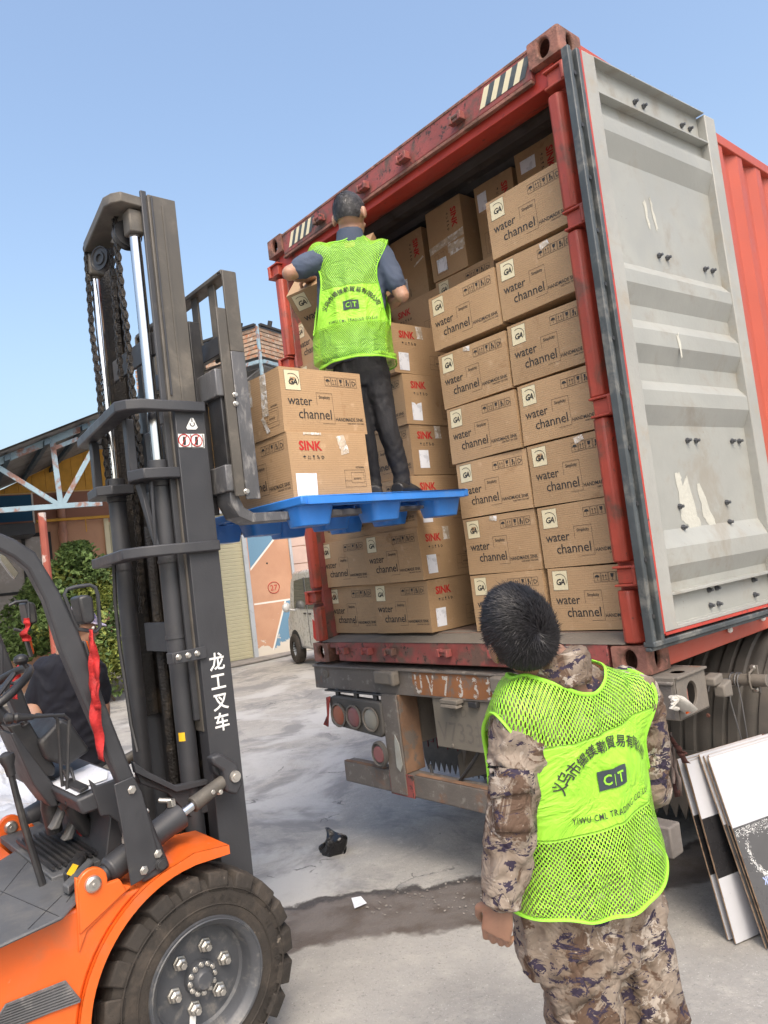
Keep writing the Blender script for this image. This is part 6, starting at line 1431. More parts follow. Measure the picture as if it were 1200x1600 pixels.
# thin rope wound on the pipe, hanging down
b = MB(); R_ = .033
for x0, dz in ((2.37, 0), (2.395, 0), (2.41, 0)): b.tube([(x0+.004*sin(t), .885+R_*cos(t), 1.003+R_*sin(t)) for t in [2*pi*i/12 for i in range(12)]], .0035, 6, closed=True)
b.tube([(2.37, .85, 1.0), (2.365, .845, .90), (2.385, .86, .70), (2.39, .87, .52)], .0035, 6); b.tube([(2.41, .85, 1.0), (2.42, .845, .9), (2.415, .86, .72), (2.43, .87, .5)], .0035, 6); b.tube([(2.37, .85, 1.01), (2.33, .82, 1.015), (2.29, .80, .985), (2.28, .80, .955)], .004, 6)
tag(b.build('thin_rope', M['scuff'], None, loc=(2.39, .87, 1.0)), 'thin grey rope knotted round the mudguard pipe', 'rope')
# mud flap with toothed edge and faded pattern behind the plate
b = MB(); P = [(.30, .60)]; n = 12
P = [(.02, .62), (.02, .33)]
for i in range(n): P += [(.02+.66*(i+.5)/n, .25), (.02+.66*(i+1)/n, .33)]
P += [(.68, .62)]
b.prism([(x, .86, z) for x, z in P], (0, .008, 0)); mf = b.build('mud_flap', M['mudguard'], tr_)
b = MB()
for k in range(5): b.tube([(.08+k*.10, .856, .42), (.08+k*.10, .856, .55), (.14+k*.10, .856, .55), (.14+k*.10, .856, .46), (.11+k*.1, .856, .46)], .004, 5)
b.build('flap_pattern', pm('faded_flap_print', (.15, .03, .035), .8), mf)
b = MB(); P = [(1.83, .62), (1.83, .33)]
for i in range(n): P += [(1.83+.66*(i+.5)/n, .25), (1.83+.66*(i+1)/n, .33)]
P += [(2.49, .62)]
b.prism([(x, .86, z) for x, z in P], (0, .008, 0)); b.build('mud_flap', M['mudguard'], tr_)
MB().tube([(.90, .10, .60), (.94, .08, .52), (1.05, .06, .50), (1.18, .05, .56), (1.30, .05, .68), (1.36, .06, .76)], .010, 8).build('cable', M['blk'], tr_)
for dx in (0, .02): MB().tube([(1.02+dx, .6, .75), (1.02+dx, .6, .45), (1.06+dx, .58, .40)], .006, 6).build('air_hose', M['blk'], tr_)
# hanging dark rag by the bar end: torn strips from one knot
b = MB(); rr = random.Random(5); RY = .27
for k, (x0, y0, x1, y1, w0, w1, mi) in enumerate(((1046, 1143, 1058, 1246, 5, 9, 0), (1047, 1145, 1064, 1244, 4, 8, 1), (1046, 1148, 1073, 1192, 4, 12, 0), (1048, 1150, 1069, 1180, 5, 14, 0), (1045, 1150, 1053, 1225, 4, 6, 1))):
    n = 12; L = []; Rr = []
    for i in range(n):
        t = i/(n-1); x = x0+(x1-x0)*t**1.1+rr.uniform(-1, 1); y = y0+(y1-y0)*t; w_ = (w0+(w1-w0)*t)*(.6+.5*abs(sin(i*.8+k))); dd = RY-.012*k+.012*sin(i*1.1+k)
        L.append(onY(x-w_/2, y, dd)); Rr.append(onY(x+w_/2, y+rr.uniform(-2, 2), dd+.01*cos(i+k)))
    b.add(L+Rr, [(i, i+1, n+i+1, n+i) for i in range(n-1)], mi)
o = b.build('torn_rag', [pm('dark_red_rag', (.075, .028, .022), .9, var=.4, bs=.3, bsc=200), pm('grey_brown_rag', (.15, .115, .10), .9, var=.3, bs=.3, bsc=200)], None, smooth=60, loc=tuple(onY(1046, 1148, RY))); o.modifiers.new('t', 'SOLIDIFY').thickness = .003; tag(o, 'torn brown rag hanging from the trailer beam beside the cardboard', 'rag')
# cotton glove tucked on the beam end
b = MB(); g0 = onX(1052, 1088, 2.57); b.tube([g0, onX(1060, 1094, 2.575), onX(1069, 1101, 2.578), onX(1077, 1109, 2.575)], [(.010, .02), (.016, .030), (.017, .036), (.013, .034)], 12, flat=(0, 1, 0))
for k in range(4): b.tube([onX(1060, 1092+k, 2.585), onX(1052-k, 1090+k*5, 2.575), onX(1050+k*3, 1096+k*4, 2.572)], [.010, .010, .007], 8)
for v_ in b.v: v_ += Vector((noise.noise(v_*40), noise.noise(v_*40+Vector((4, 0, 0))), noise.noise(v_*40+Vector((0, 4, 0)))))*.007
gl = b.build('work_glove', M['glove'], None, smooth=60, loc=tuple(g0)); tag(gl, 'white cotton work glove draped on the trailer beam end', 'glove')
MB().tube([onX(1083, 1103, 2.575), onX(1081, 1110, 2.575), onX(1073, 1114, 2.575)], .005, 6).build('orange_cuff', M['lensy'], gl)

# ------------------------------------------------------------------ flattened cartons leaning by the trailer
CD = Vector((.30, .954, 0)).normalized(); CN = Vector((.954, -.30, 0)).normalized()
def sheet(base, s0, s1, k, h, th, front, label, white_top, z_b, z_t, mats, order):
    """one folded carton standing on edge and leaning back: s along its foot, h height, k lean"""
    t = thing('flat_carton', label, 'folded carton', tuple(base), 'folded cartons leaning on the trailer wheel')
    Lu = (Vector((0, 0, h))-CN*k); Lu_n = Lu.normalized(); nn3 = CD.cross(Lu_n); nn3 = nn3 if nn3.dot(CN) > 0 else -nn3
    f = lambda s_, v, n_=0: base + CD*s_ + Lu*v + nn3*n_
    b = MB(); b.prism([f(s0, 0), f(s1, 0), f(s1, 1), f(s0, 1)], -nn3*th); b.build('board_core', M['brownbd'], t, .001)
    b = MB()
    for a, c, mi in ((0, z_b, 0), (z_b, z_t, 1), (z_t, 1, 0)): b.add([f(s0, a, .0012), f(s1, a, .0012), f(s1, c, .0012), f(s0, c, .0012)], [(0, 1, 2, 3)], mi)
    b.build('printed_face', mats, t, smooth=0); return t, f, nn3
base1 = Vector((2.504, .271, 0)); base2 = Vector((2.655, .293, 0))
wh = [M['whbd'], M['bkbd']]; wg_ = [M['whbd'], M['dkbd']]
for i in range(4):
    b_ = base1 - CN*(.013*i+.0) + CD*(.012*((i*7) % 3))
    t, f, n3 = sheet(b_, 0, .55, .137+.004*i, .742+.004*(i % 2), .007, True, ['front folded carton of the left pile, white with a black band and two white tags', 'second folded carton of the left pile, edge only in view', 'third folded carton of the left pile, edge only in view', 'rearmost folded carton of the left pile, brown edge at the top'][i], 0, .345, .675, wh, i)
    if i == 0:
        b = MB()
        for v in (.40, .455): b.add([f(.17, v, .002), f(.30, v+.01, .002), f(.30, v+.048, .002), f(.17, v+.038, .002)], [(0, 1, 2, 3)])
        b.build('white_tag', M['white'], t, smooth=0)
        b = MB(); 
        for v in (.405, .46):
            for r_ in range(2): b.add([f(.18, v+.008+.014*r_, .0026), f(.25, v+.014+.014*r_, .0026), f(.25, v+.018+.014*r_, .0026), f(.18, v+.012+.014*r_, .0026)], [(0, 1, 2, 3)])
        b.build('tag_print', M['ink'], t, smooth=0)
for i in range(5):
    b_ = base2 - CN*(.013*i) + CD*(.010*((i*5) % 3))
    t, f, n3 = sheet(b_, 0, .62, .205+.004*i, .762+.004*(i % 2), .007, True, ['front folded carton of the right pile, white top over dark grey splash print', 'second folded carton of the right pile, brown edge', 'third folded carton of the right pile, brown edge', 'fourth folded carton of the right pile, brown edge', 'rearmost folded carton of the right pile'][i], 0, -.2, .62, wg_, i)
    if i == 0:
        b = MB(); rr = random.Random(9)
        # water splash: crown of drops and streaks round an arc
        for k in range(420):
            a = rr.gauss(4.0, .75); R0_ = .155*(1+rr.gauss(0, .045)); cs, cv = .20, .485; s_ = cs+R0_*cos(a); v = cv+R0_*sin(a)*1.1; L_0 = rr.uniform(.0015, .008); da = a+pi/2+rr.gauss(0, .5)
            if s_ < .01 or v > .61: continue
            w_ = rr.uniform(.0005, .0013); dx, dv = cos(da)*L_0, sin(da)*L_0; px_, pv = -sin(da)*w_, cos(da)*w_
            b.add([f(s_-dx, v-dv, .002), f(s_+px_, v+pv, .002), f(s_+dx, v+dv, .002), f(s_-px_, v-pv, .002)], [(0, 1, 2, 3)])
        for k in range(420):
            s_ = rr.uniform(.005, .40); v = .610-abs(rr.gauss(0, .028))-max(0, .02-s_)*.5; L_0 = rr.uniform(.0015, .007); da = rr.uniform(0, pi); w_ = rr.uniform(.0005, .0013); dx, dv = cos(da)*L_0, sin(da)*L_0; px_, pv = -sin(da)*w_, cos(da)*w_
            if v > .618: continue
            b.add([f(s_-dx, v-dv, .002), f(s_+px_, v+pv, .002), f(s_+dx, v+dv, .002), f(s_-px_, v-pv, .002)], [(0, 1, 2, 3)])
        b.build('splash_print', M['white'], t, smooth=0)
        b = MB(); vs, fs = glyphs('Kitchen Sink', .062, .012, 0, .75, 'LEFT')
        hh = (Vector((0, 0, .762))-CN*.205).length
        b.add([f(.305-p.x+.0, .345-p.y/hh, .002) for p in vs], fs); b.build('carton_lettering', M['blueink'], t, smooth=0)
        b = MB(); vs, fs = glyphs('www.sink.com', .014, .0, 0, 1, 'LEFT'); b.add([f(.26-p.x, .575-p.y/hh, .002) for p in vs], fs); b.build('carton_lettering', M['white'], t, smooth=0)
        b = MB(); b.add([f(.20, .19, .002), f(.26, .19, .002), f(.26, .235, .002), f(.20, .235, .002)], [(0, 1, 2, 3)]); b.build('white_tag', M['white'], t, smooth=0)

# ------------------------------------------------------------------ litter on the ground
b = MB(); b.ball((0, 0, .05), (.10, .075, .06), 32)
for v_ in b.v:
    n_ = Vector((noise.noise(v_*14), noise.noise(v_*14+Vector((7, 0, 0))), noise.noise(v_*14+Vector((0, 7, 0))))); v_ += n_*.075; v_.z = max(.002, v_.z + (.06*max(0, 1-((v_.x+.02)**2+(v_.y)**2)**.5/.06) if v_.z > .03 else 0))
o = b.build('plastic_bag', M['bagp'], None, smooth=25); o.location = onZ(525, 1332, 0); tag(o, 'crumpled black plastic bag lying on the wet concrete', 'plastic bag')
b = MB(); pts = [onZ(x, y, .006) for x, y in ((549, 1403), (564, 1402), (573, 1411), (554, 1419))]; b.add([pts[0], pts[1]+Vector((0, 0, .006)), pts[2], pts[3]], [(0, 1, 2, 3)]); o = b.build('scrap_paper', M['paper'], None, smooth=0, loc=tuple(pts[0])); o.modifiers.new('t', 'SOLIDIFY').thickness = .001; tag(o, 'small white scrap of paper in the dark wet strip', 'paper')
random.seed(21)
b = MB()
for i in range(150):
    x, y = (random.uniform(560, 760), random.uniform(1365, 1430)) if i < 110 else (random.uniform(400, 760), random.uniform(1060, 1340)); p = onZ(x, y, 0); r = random.uniform(.002, .006)
    b.ball(p+Vector((0, 0, r*.4)), (r*random.uniform(.8, 1.8), r*random.uniform(.8, 1.6), r*.6), 6)
tag(b.build('gravel', M['stone'], None, smooth=0), kind='stuff')
# heap of white plastic sheeting and woven sacks beyond the forklift
def crumple(name, quad, nz, amp, mat, label, cat, seed, hz=.15, N=46):
    P = [onZ(x, y, 0) for x, y in quad]; vs = []; fs = []
    for j in range(N+1):
        for i in range(N+1):
            u, v = i/N, j/N; p = P[0]*(1-u)*(1-v)+P[1]*u*(1-v)+P[2]*u*v+P[3]*(1-u)*v
            q = Vector((p.x, p.y, seed)); e = (16*u*(1-u)*v*(1-v))**.35
            r1 = 1-abs(noise.noise(q*nz*1.7))*2; r2 = 1-abs(noise.noise(q*nz*4.1+Vector((3, 3, 3))))*2
            p.z = .012+e*(hz+amp*(.6*r1+.28*r2+.7*noise.noise(q*nz))); p.z = max(.01, p.z); p += Vector((noise.noise(q*4), noise.noise(q*4+Vector((5, 5, 5))), 0))*.05; vs.append(p)
    for j in range(N):
        for i in range(N): fs.append((j*(N+1)+i, j*(N+1)+i+1, (j+1)*(N+1)+i+1, (j+1)*(N+1)+i))
    b = MB(); b.add(vs, fs); o = b.build(name, mat, None, smooth=45, loc=tuple(P[0])); return tag(o, label, cat)
crumple('plastic_sheet', ((-60, 1345), (60, 1320), (48, 1255), (-60, 1262)), 1.6, .09, M['tarp'], 'smooth pale blue-white plastic sheet spread on the ground beyond the forklift floor', 'plastic sheet', 1, .10)
crumple('plastic_sheet', ((-60, 1262), (60, 1258), (70, 1185), (-60, 1175)), 2.6, .22, M['tarp'], 'crumpled heap of dirty white plastic sheeting beyond the gear lever', 'plastic sheet', 5, .20, 60)
crumple('woven_sack', ((-40, 1180), (40, 1180), (30, 1145), (-40, 1140)), 3, .15, M['palewall'], 'brownish woven sack behind the plastic sheeting', 'sack', 8, .16, 30)
crumple('pink_cloth', ((-14, 1165), (14, 1165), (12, 1148), (-14, 1146)), 5, .12, pm('pink_cloth', (.55, .22, .25), .9, var=.3, grime=(.6, .5, .5), gs=30, gt=(.5, .55)), 'scrap of pink cloth on the heap by the steering wheel', 'cloth', 9, .22, 18)
# ------------------------------------------------------------------ people
def organic(name, b, mat, parent, voxel=.008, smooth=3, fold=None, keep=None):
    """closed overlapping limbs merged into one continuous skin"""
    me = bpy.data.meshes.new('tmp'); me.from_pydata([tuple(p) for p in b.v], [], b.f); me.update()
    bm = bmesh.new(); bm.from_mesh(me); bmesh.ops.recalc_face_normals(bm, faces=bm.faces); bm.to_mesh(me); bm.free()
    ob = bpy.data.objects.new('tmp', me); COL.objects.link(ob); m = ob.modifiers.new('r', 'REMESH'); m.mode = 'VOXEL'; m.voxel_size = voxel
    s_ = ob.modifiers.new('s', 'SMOOTH'); s_.iterations = smooth; s_.factor = .5
    out = bpy.data.meshes.new_from_object(ob.evaluated_get(bpy.context.evaluated_depsgraph_get())); bpy.data.objects.remove(ob); bpy.data.meshes.remove(me)
    if fold:
        nr = [v.normal.copy() for v in out.vertices]
        for v, n in zip(out.vertices, nr): v.co = v.co + n*fold(v.co.copy(), n)
    if parent is not None:
        off = WL(parent)
        for v in out.vertices: v.co -= off
    out.polygons.foreach_set('use_smooth', [True]*len(out.polygons)); out.materials.clear()
    for m_ in (mat if isinstance(mat, list) else [mat]): out.materials.append(m_)
    out.name = name; o = bpy.data.objects.new(name, out); COL.objects.link(o); o.parent = parent; return o
def limb(b, pts, n=14, flat=None):
    P = [p for p, r in pts]; R_ = [r for p, r in pts]; b.tube(P, R_, n, flat=flat)
    for p, r in pts:
        rr = r if isinstance(r, tuple) else (r, r); 
        if not isinstance(r, tuple): b.ball(p, r*.985, 12)
def folds(amp, sc, stretch=(1, 1, 1), seed=0, ridge=.6):
    def f(p, n):
        q = Vector((p.x*sc*stretch[0]+seed, p.y*sc*stretch[1], p.z*sc*stretch[2]+1.7*noise.noise(p*5)))
        return amp*(ridge*(1-2*abs(noise.noise(q)))-ridge*.5 + .5*noise.noise(q*2.3) + .25*noise.noise(q*5))
    return f
def hand(b, wrist, d, pn, side, curl=1.0, s=1.0):
    """palm with four unequal bent fingers and a thumb. d = towards the fingertips, pn = palm normal, side = +1/-1 thumb side"""
    d = d.normalized(); pn = (pn-d*pn.dot(d)).normalized(); w = d.cross(pn)*side
    b.tube([wrist-d*.02*s, wrist+d*.02*s, wrist+d*.055*s, wrist+d*.088*s], [(.026*s, .019*s), (.032*s, .016*s), (.040*s, .015*s), (.039*s, .012*s)], 14, flat=w)
    for k, (o, L, r) in enumerate(((.029, .072, .0088), (.010, .080, .0090), (-.010, .074, .0086), (-.028, .058, .0078))):
        p = wrist+d*.085*s+w*o*s; a = 0; P = [wrist+d*.05*s+w*o*.9*s, p]
        for j, f in enumerate((.45, .32, .23)):
            a += curl*(.55, .75, .45)[j]*(1+.08*k); dd = d*cos(a)+pn*sin(a); p = p+dd*L*f*s; P.append(p)
        b.tube(P, [r*s*1.02, r*s*.97, r*s*.93, r*s*.87, r*s*.70], 10); b.ball(P[-1], r*s*.72, 8)
    p = wrist+d*.028*s+w*.030*s; t1 = p+(d*.6+w*.7+pn*.25).normalized()*.036*s; t2 = t1+(d*.8+w*.15+pn*.6*curl).normalized()*.030*s; t3 = t2+(d*.8-w*.2+pn*.7*curl).normalized()*.024*s
    b.tube([p-w*.01*s, p, t1, t2, t3], [.013*s, .0135*s, .011*s, .0095*s, .0075*s], 10); b.ball(t3, .0075*s, 8)
def head(b, c, up, fd, s=1.0):
    """skull, jaw, nose, lips, brow and ears; c = middle of the skull"""
    up = up.normalized(); fd = (fd-up*fd.dot(up)).normalized(); rt = fd.cross(up)
    T = Matrix((rt, fd, up)).transposed()
    b.ball(c+up*.012*s, (.074*s, .094*s, .092*s), 24, T=T); b.ball(c+fd*.030*s-up*.055*s, (.058*s, .062*s, .062*s), 18, T=T); b.ball(c+fd*.060*s-up*.092*s, (.030*s, .028*s, .024*s), 12, T=T)
    b.ball(c+fd*.098*s-up*.032*s, (.013*s, .020*s, .014*s), 10, T=T); b.tube([c+fd*.090*s+up*.005*s, c+fd*.106*s-up*.032*s], [.008*s, .011*s], 8)
    b.ball(c+fd*.085*s+up*.018*s, (.045*s, .012*s, .008*s), 10, T=T); b.ball(c+fd*.088*s-up*.064*s, (.022*s, .012*s, .009*s), 10, T=T)
    for k in (-1, 1): b.ball(c+rt*.083*s*k-up*.014*s-fd*.008*s, (.011*s, .020*s, .032*s), 12, T=T); b.ball(c+rt*.035*s*k+fd*.078*s-up*.035*s, (.018*s, .014*s, .014*s), 10, T=T)
    return T, rt
def eyes(c, T, s, parent):
    for k in (-1, 1):
        q = c + T @ Vector((.031*k*s, .083*s, .000)); b = MB(); b.ball(q, .0105*s, 12, 0); b.ball(q+T @ Vector((0, .0065*s, 0)), .0055*s, 10, 1); b.build('eye', [M['white'], M['ink']], parent)
def hair(parent, c, T, s, n, mat, L=.022, zr=1.0, crown=(.0, -.55, .84), seed=0, face_cut=.30, nape=-.62, fade=False, lift=.5):
    rr = random.Random(seed); b = MB(); R3 = Vector((.078*s, .099*s, .097*s*zr)); cr = Vector(crown).normalized()
    sh = MB(); N = 40; Mv = 26; keep = lambda d_: (d_.z > nape+max(0, d_.y)*.0) and (d_.y < face_cut or d_.z > .62+.0*d_.y) and not (abs(d_.x) > .72 and d_.z < -.12 and d_.y > -.25)
    vs = []; fs = []
    for i in range(Mv+1):
        th = pi*i/Mv
        for j in range(N): d_ = Vector((sin(th)*cos(2*pi*j/N), sin(th)*sin(2*pi*j/N), cos(th))); vs.append(c + T @ Vector((d_.x*R3.x, d_.y*R3.y, d_.z*R3.z+.012*s)))
    for i in range(Mv):
        for j in range(N):
            th = pi*(i+.5)/Mv; d_ = Vector((sin(th)*cos(2*pi*(j+.5)/N), sin(th)*sin(2*pi*(j+.5)/N), cos(th)))
            if keep(d_): fs.append((i*N+j, (i+1)*N+j, (i+1)*N+(j+1) % N, i*N+(j+1) % N))
    b.add(vs, fs)
    for k in range(n):
        d_ = Vector((rr.gauss(0, 1), rr.gauss(0, 1), rr.gauss(0, 1))).normalized()
        if not keep(d_): continue
        p = Vector((d_.x*R3.x, d_.y*R3.y, d_.z*R3.z+.012*s)); nrm = Vector((d_.x/R3.x, d_.y/R3.y, d_.z/R3.z)).normalized()
        t = (d_-cr); t = t-nrm*t.dot(nrm); t = t.normalized() if t.length > 1e-4 else nrm.orthogonal(); sw = nrm.cross(t); t = (t+sw*.45+Vector((rr.gauss(0, .25), rr.gauss(0, .25), rr.gauss(0, .25)))).normalized()
        fl = min(1, max(.25, (d_.z-nape)/.7)) if fade else min(1, max(.45, (d_.z-nape)/.35)); l = L*fl*rr.uniform(.7, 1.25); lf = lift*(1.2 if (d_-cr).length < .35 else 1)
        w = nrm.cross(t)*.0011*s; m_ = p+nrm*l*lf*.6+t*l*.5; e = p+nrm*l*lf*.75+t*l
        b.add([c+T @ (p-w), c+T @ (p+w), c+T @ (m_+w*.8), c+T @ (m_-w*.8), c+T @ e], [(0, 1, 2, 3), (3, 2, 4)])
    return b.build('hair', mat, parent, smooth=0)
def bvh_of(o):
    me = o.data; off = WL(o); vs = [v.co+off for v in me.vertices]; fs = [tuple(p.vertices) for p in me.polygons]; return BVHTree.FromPolygons(vs, fs)
def vest(parent, bv, c, S, B, U, hd, el_neck, band, arm, off=.012, flare=.02, seed=0, front_open=True, hem_curve=0.0, text_scale=1.0, tx=0.0, tyo=0.0):
    """sleeveless vest draped over the torso: rows below the chest centre are cast outwards, rows above wrap over the shoulders"""
    S, B, U = S.normalized(), B.normalized(), U.normalized()
    nth = 120; rows = []; nh = int(hd/.012); hs = [-hd+hd*i/nh for i in range(nh)]; els = [radians(2.6*i) for i in range(int(90/2.6))]
    V = []; UVc = []; vcum = 0
    grid = []; prevmid = None
    for ri, r in enumerate([('h', h) for h in hs]+[('e', e) for e in els]):
        row = []; 
        for j in range(nth):
            th = 2*pi*j/nth; ho = B*cos(th)+S*sin(th)
            if r[0] == 'h': o = c+U*(r[1]-hem_curve*(cos(th)**2)*(-r[1]/hd)**2); d = ho
            else: o = c; d = ho*cos(r[1])+U*sin(r[1])
            hit = bv.ray_cast(o, d, 1.0)
            dist = (hit[0]-o).length if hit[0] is not None else .16
            row.append([o, d, dist])
        rows.append(row)
    # smooth radial distances so that the cloth bridges hollows
    for it in range(4):
        for row in rows:
            D = [q[2] for q in row]
            for j in range(nth): row[j][2] = max(D[j], (D[j-1]+D[j]*1.0+D[(j+1) % nth])/3)
    for ri in range(nh-1, -1, -1):
        for j in range(nth): rows[ri][j][2] = max(rows[ri][j][2], rows[ri+1][j][2]*.55+rows[ri][j][2]*.45) 
    pts = []; fl = []
    for ri, row in enumerate(rows):
        P = []
        for j, (o, d, dist) in enumerate(row):
            low = max(0, 1-ri/nh) if ri < nh else 0; q = o+d*dist; th = 2*pi*j/nth
            f_ = (.010+.012*low)*(1-2*abs(noise.noise(Vector((th*1.6+seed, ri*.035, seed)))))+.007*noise.noise(Vector((q.x*9, q.y*9, q.z*7+seed)))
            P.append(o+d*(dist+off+flare*low**1.2+f_))
        pts.append(P)
    R_ = len(rows); us = []; vs_ = [0]
    for ri in range(1, R_): vs_.append(vs_[-1]+(pts[ri][0]-pts[ri-1][0]).length)
    for ri in range(R_):
        u = [0]*nth; a = 0
        for j in range(1, nth//2+1): a += (pts[ri][j]-pts[ri][j-1]).length; u[j] = a
        a = 0
        for j in range(nth-1, nth//2, -1): a -= (pts[ri][(j+1) % nth]-pts[ri][j]).length; u[j] = a
        us.append(u)
    me = bpy.data.meshes.new('vest'); bm = bmesh.new(); BVt = [[bm.verts.new(p) for p in P] for P in pts]; uvl = bm.loops.layers.uv.new('uv'); uvb = bm.loops.layers.uv.new('band'); hb_ = [min(range(R_), key=lambda k: abs(vs_[k]-bl)) for bl in band]; h0_, h1_ = [(pts[k][0]-c).dot(U) for k in hb_]; faces = []
    tot = vs_[-1]
    for ri in range(R_-1):
        for j in range(nth):
            th = 2*pi*(j+.5)/nth; el = els[ri-nh] if ri >= nh else (-1 + ri/nh)*.6
            da = min(abs(th-pi/2), abs(th-3*pi/2)); elm = radians(el_neck[0] if cos(th) > 0 else el_neck[1])
            if ri >= nh and el > elm*(1.0 if da > .5 else 1.0): continue
            # armhole: ellipse round the shoulder direction
            if ((da/arm[0])**2 + ((el-arm[2])/arm[1])**2) < 1: continue
            if front_open and abs(th-pi) < .06 and ri < nh*2: continue
            j2 = (j+1) % nth; f = bm.faces.new((BVt[ri][j], BVt[ri][j2], BVt[ri+1][j2], BVt[ri+1][j]))
            uu = [us[ri][j], us[ri][j2], us[ri+1][j2], us[ri+1][j]]
            if j == nth//2: uu[1] = uu[0]+.01; uu[2] = uu[3]+.01
            for l, a_, b_ in zip(f.loops, uu, (vs_[ri], vs_[ri], vs_[ri+1], vs_[ri+1])): l[uvl].uv = (a_, b_); l[uvb].uv = (((l.vert.co-c).dot(U)-h0_)/(h1_-h0_), 0)
            f.smooth = True
    for v in [v for v in bm.verts if not v.link_faces]: bm.verts.remove(v)
    for it in range(10):
        bv_ = [v for v in bm.verts if v.is_boundary]; new = {}
        for v in bv_:
            nb = [e.other_vert(v) for e in v.link_edges if e.is_boundary]
            if len(nb) == 2: new[v] = v.co*.4+(nb[0].co+nb[1].co)*.3
        for v, co in new.items(): v.co = co
    bmesh.ops.recalc_face_normals(bm, faces=bm.faces)
    # binding tape along every free edge and along the seams of the solid panel
    loops = []; be = set(e for e in bm.edges if e.is_boundary)
    while be:
        e = be.pop(); L = [e.verts[0], e.verts[1]]; grow = True
        while grow:
            grow = False
            for e2 in L[-1].link_edges:
                if e2 in be: be.discard(e2); L.append(e2.other_vert(L[-1])); grow = True; break
        loops.append([v.co.copy() for v in L])
    seams = []
    for bl in band:
        ri = min(range(R_), key=lambda k: abs(vs_[k]-bl))
        run = []
        for j in list(range(-nth//4+2, nth//4-1)):
            v = BVt[ri][j % nth]
            if v.is_valid: run.append(v.co.copy())
            elif len(run) > 3: break
        seams.append(run)
    off0 = WL(parent); bv2 = BVHTree.FromBMesh(bm)
    for v in bm.verts: v.co -= off0
    bm.to_mesh(me); bm.free(); me.materials.append(M['mesh'])
    ob = bpy.data.objects.new('safety_vest', me); COL.objects.link(ob); ob.parent = parent
    b = MB()
    for L in loops:
        if len(L) > 6: b.tube(L, [(.005, .0035)]*len(L), 6)
    b.build('edge_binding', M['limeband'], ob, smooth=60)
    # print on the solid panel, laid onto the cloth from behind
    mid = (band[0]+band[1])/2; ri = min(range(R_), key=lambda k: abs(vs_[k]-mid)); ctr = pts[ri][0]+S*tx+U*tyo
    def lay(x, y, lift):
        o = ctr+S*x+U*y+B*.3; hit = bv2.ray_cast(o, -B, .7); return (hit[0]+B*lift) if hit[0] is not None else ctr+S*x+U*y
    b = MB(); ts = text_scale
    def vt(txt, x, y, size, rot=0, bold=0, sx=1.0, mi=0, lift=.0035):
        vs, fs = glyphs(txt, size*ts, bold, 0, sx, 'CENTER'); cc, ss = cos(rot), sin(rot)
        b.add([lay(x*ts+p.x*cc-p.y*ss, y*ts+p.x*ss+p.y*cc, lift) for p in vs], fs, mi)
    chs = '义乌市锡镁勒貿易有限公司'
    for i, ch in enumerate(chs):
        a = radians(158-136*i/11); vt(ch, .128*cos(a), -.045+.098*sin(a)+.012, .0285, a-pi/2, .014)
    K = 8; g = [[lay((-.038+.076*i/K)*ts, (-.022+.044*j/4)*ts, .0032) for i in range(K+1)] for j in range(5)]
    for j in range(4):
        for i in range(K): b.add([g[j][i], g[j][i+1], g[j+1][i+1], g[j+1][i]], [(0, 1, 2, 3)], 1)
    vt('C', -.016, -.012, .034, 0, .02, .9, 2, .0045); vt('|', .001, -.010, .030, 0, -.01, 1, 2, .0045); vt('T', .018, -.012, .034, 0, .02, .9, 2, .0045)
    vs, fs = glyphs('YIWU CML TRADING CO.Ltd', .0205*ts, .012, 0, 1.0, 'CENTER', 1.18); xm = max(abs(p.x) for p in vs)
    b.add([lay(p.x*.118*ts/xm, -.074*ts+p.y-.010*ts*(1-(p.x/xm)**2), .0045) for p in vs], fs, 0)
    b.build('vest_print', [M['ink'], pm('dark_slate_print', (.035, .05, .06), .7), M['limeband']], ob, smooth=0)
    return ob

# --- worker on the pallet -------------------------------------------------
w1 = thing('person', 'worker on the blue pallet in a lime mesh vest and slate blue shirt', 'person', (1.24, -.27, PZ))
D = 3.86
def q1(x, y, d=0): return at(x, y, D+d)
def ft(x, y, z): p = onZ(x, y, z); return p
fL, fR = Vector((1.165, -.365, PZ)), Vector((1.27, -.17, PZ))
kL, kR = q1(570, 680, .00), q1(607, 672, .0)
hipL, hipR = q1(545, 585, .02), q1(583, 583, .02)
fdir = Vector((-.72, .69, 0)).normalized()
aL, aR = Vector((fL.x, fL.y, PZ+.09)), Vector((fR.x, fR.y, PZ+.09))
aL = q1(583, 748, .04); aR = q1(627, 742, .04); fL = Vector((aL.x, aL.y, PZ)); fR = Vector((aR.x, aR.y, PZ))
U1 = Vector((0, 0, 1)); ctr1 = q1(547, 452, .03); S1 = Vector((.69, .72, 0)); B1 = -fdir
hd1 = q1(546, 335, .02); hu = Vector((.02, .0, 1)); hf = Vector((-.45, .89, -.05)).normalized()
b = MB(); T1, rt1 = head(b, hd1, hu, hf, 1.06)
b.tube([q1(547, 352, .03), q1(548, 372, .03), q1(549, 395, .03)], [.060, .064, .074], 16); b.tube([q1(548, 395, .05), q1(550, 470, .06), q1(560, 570, .05)], [(.13, .07), (.125, .075), (.12, .08)], 16, flat=S1)
elL, elR = q1(452, 427, -.05), q1(628, 462, .0); wL, wR = q1(478, 432, .24), q1(603, 478, .20); shL, shR = q1(503, 404, .03), q1(594, 398, .03)
limb(b, [(shL, .05), (elL, .040), (elL*.5+wL*.5, .040), (wL, .027)]); limb(b, [(shR, .05), (elR, .040), (elR*.5+wR*.5, .040), (wR, .027)])
hand(b, wL, (wL-elL)+Vector((0, 0, -.05)), Vector((.3, 0, -1)), 1, .9); hand(b, wR, (wR-elR)+Vector((-.05, 0, 0)), Vector((-1, .3, .2)), -1, .9)
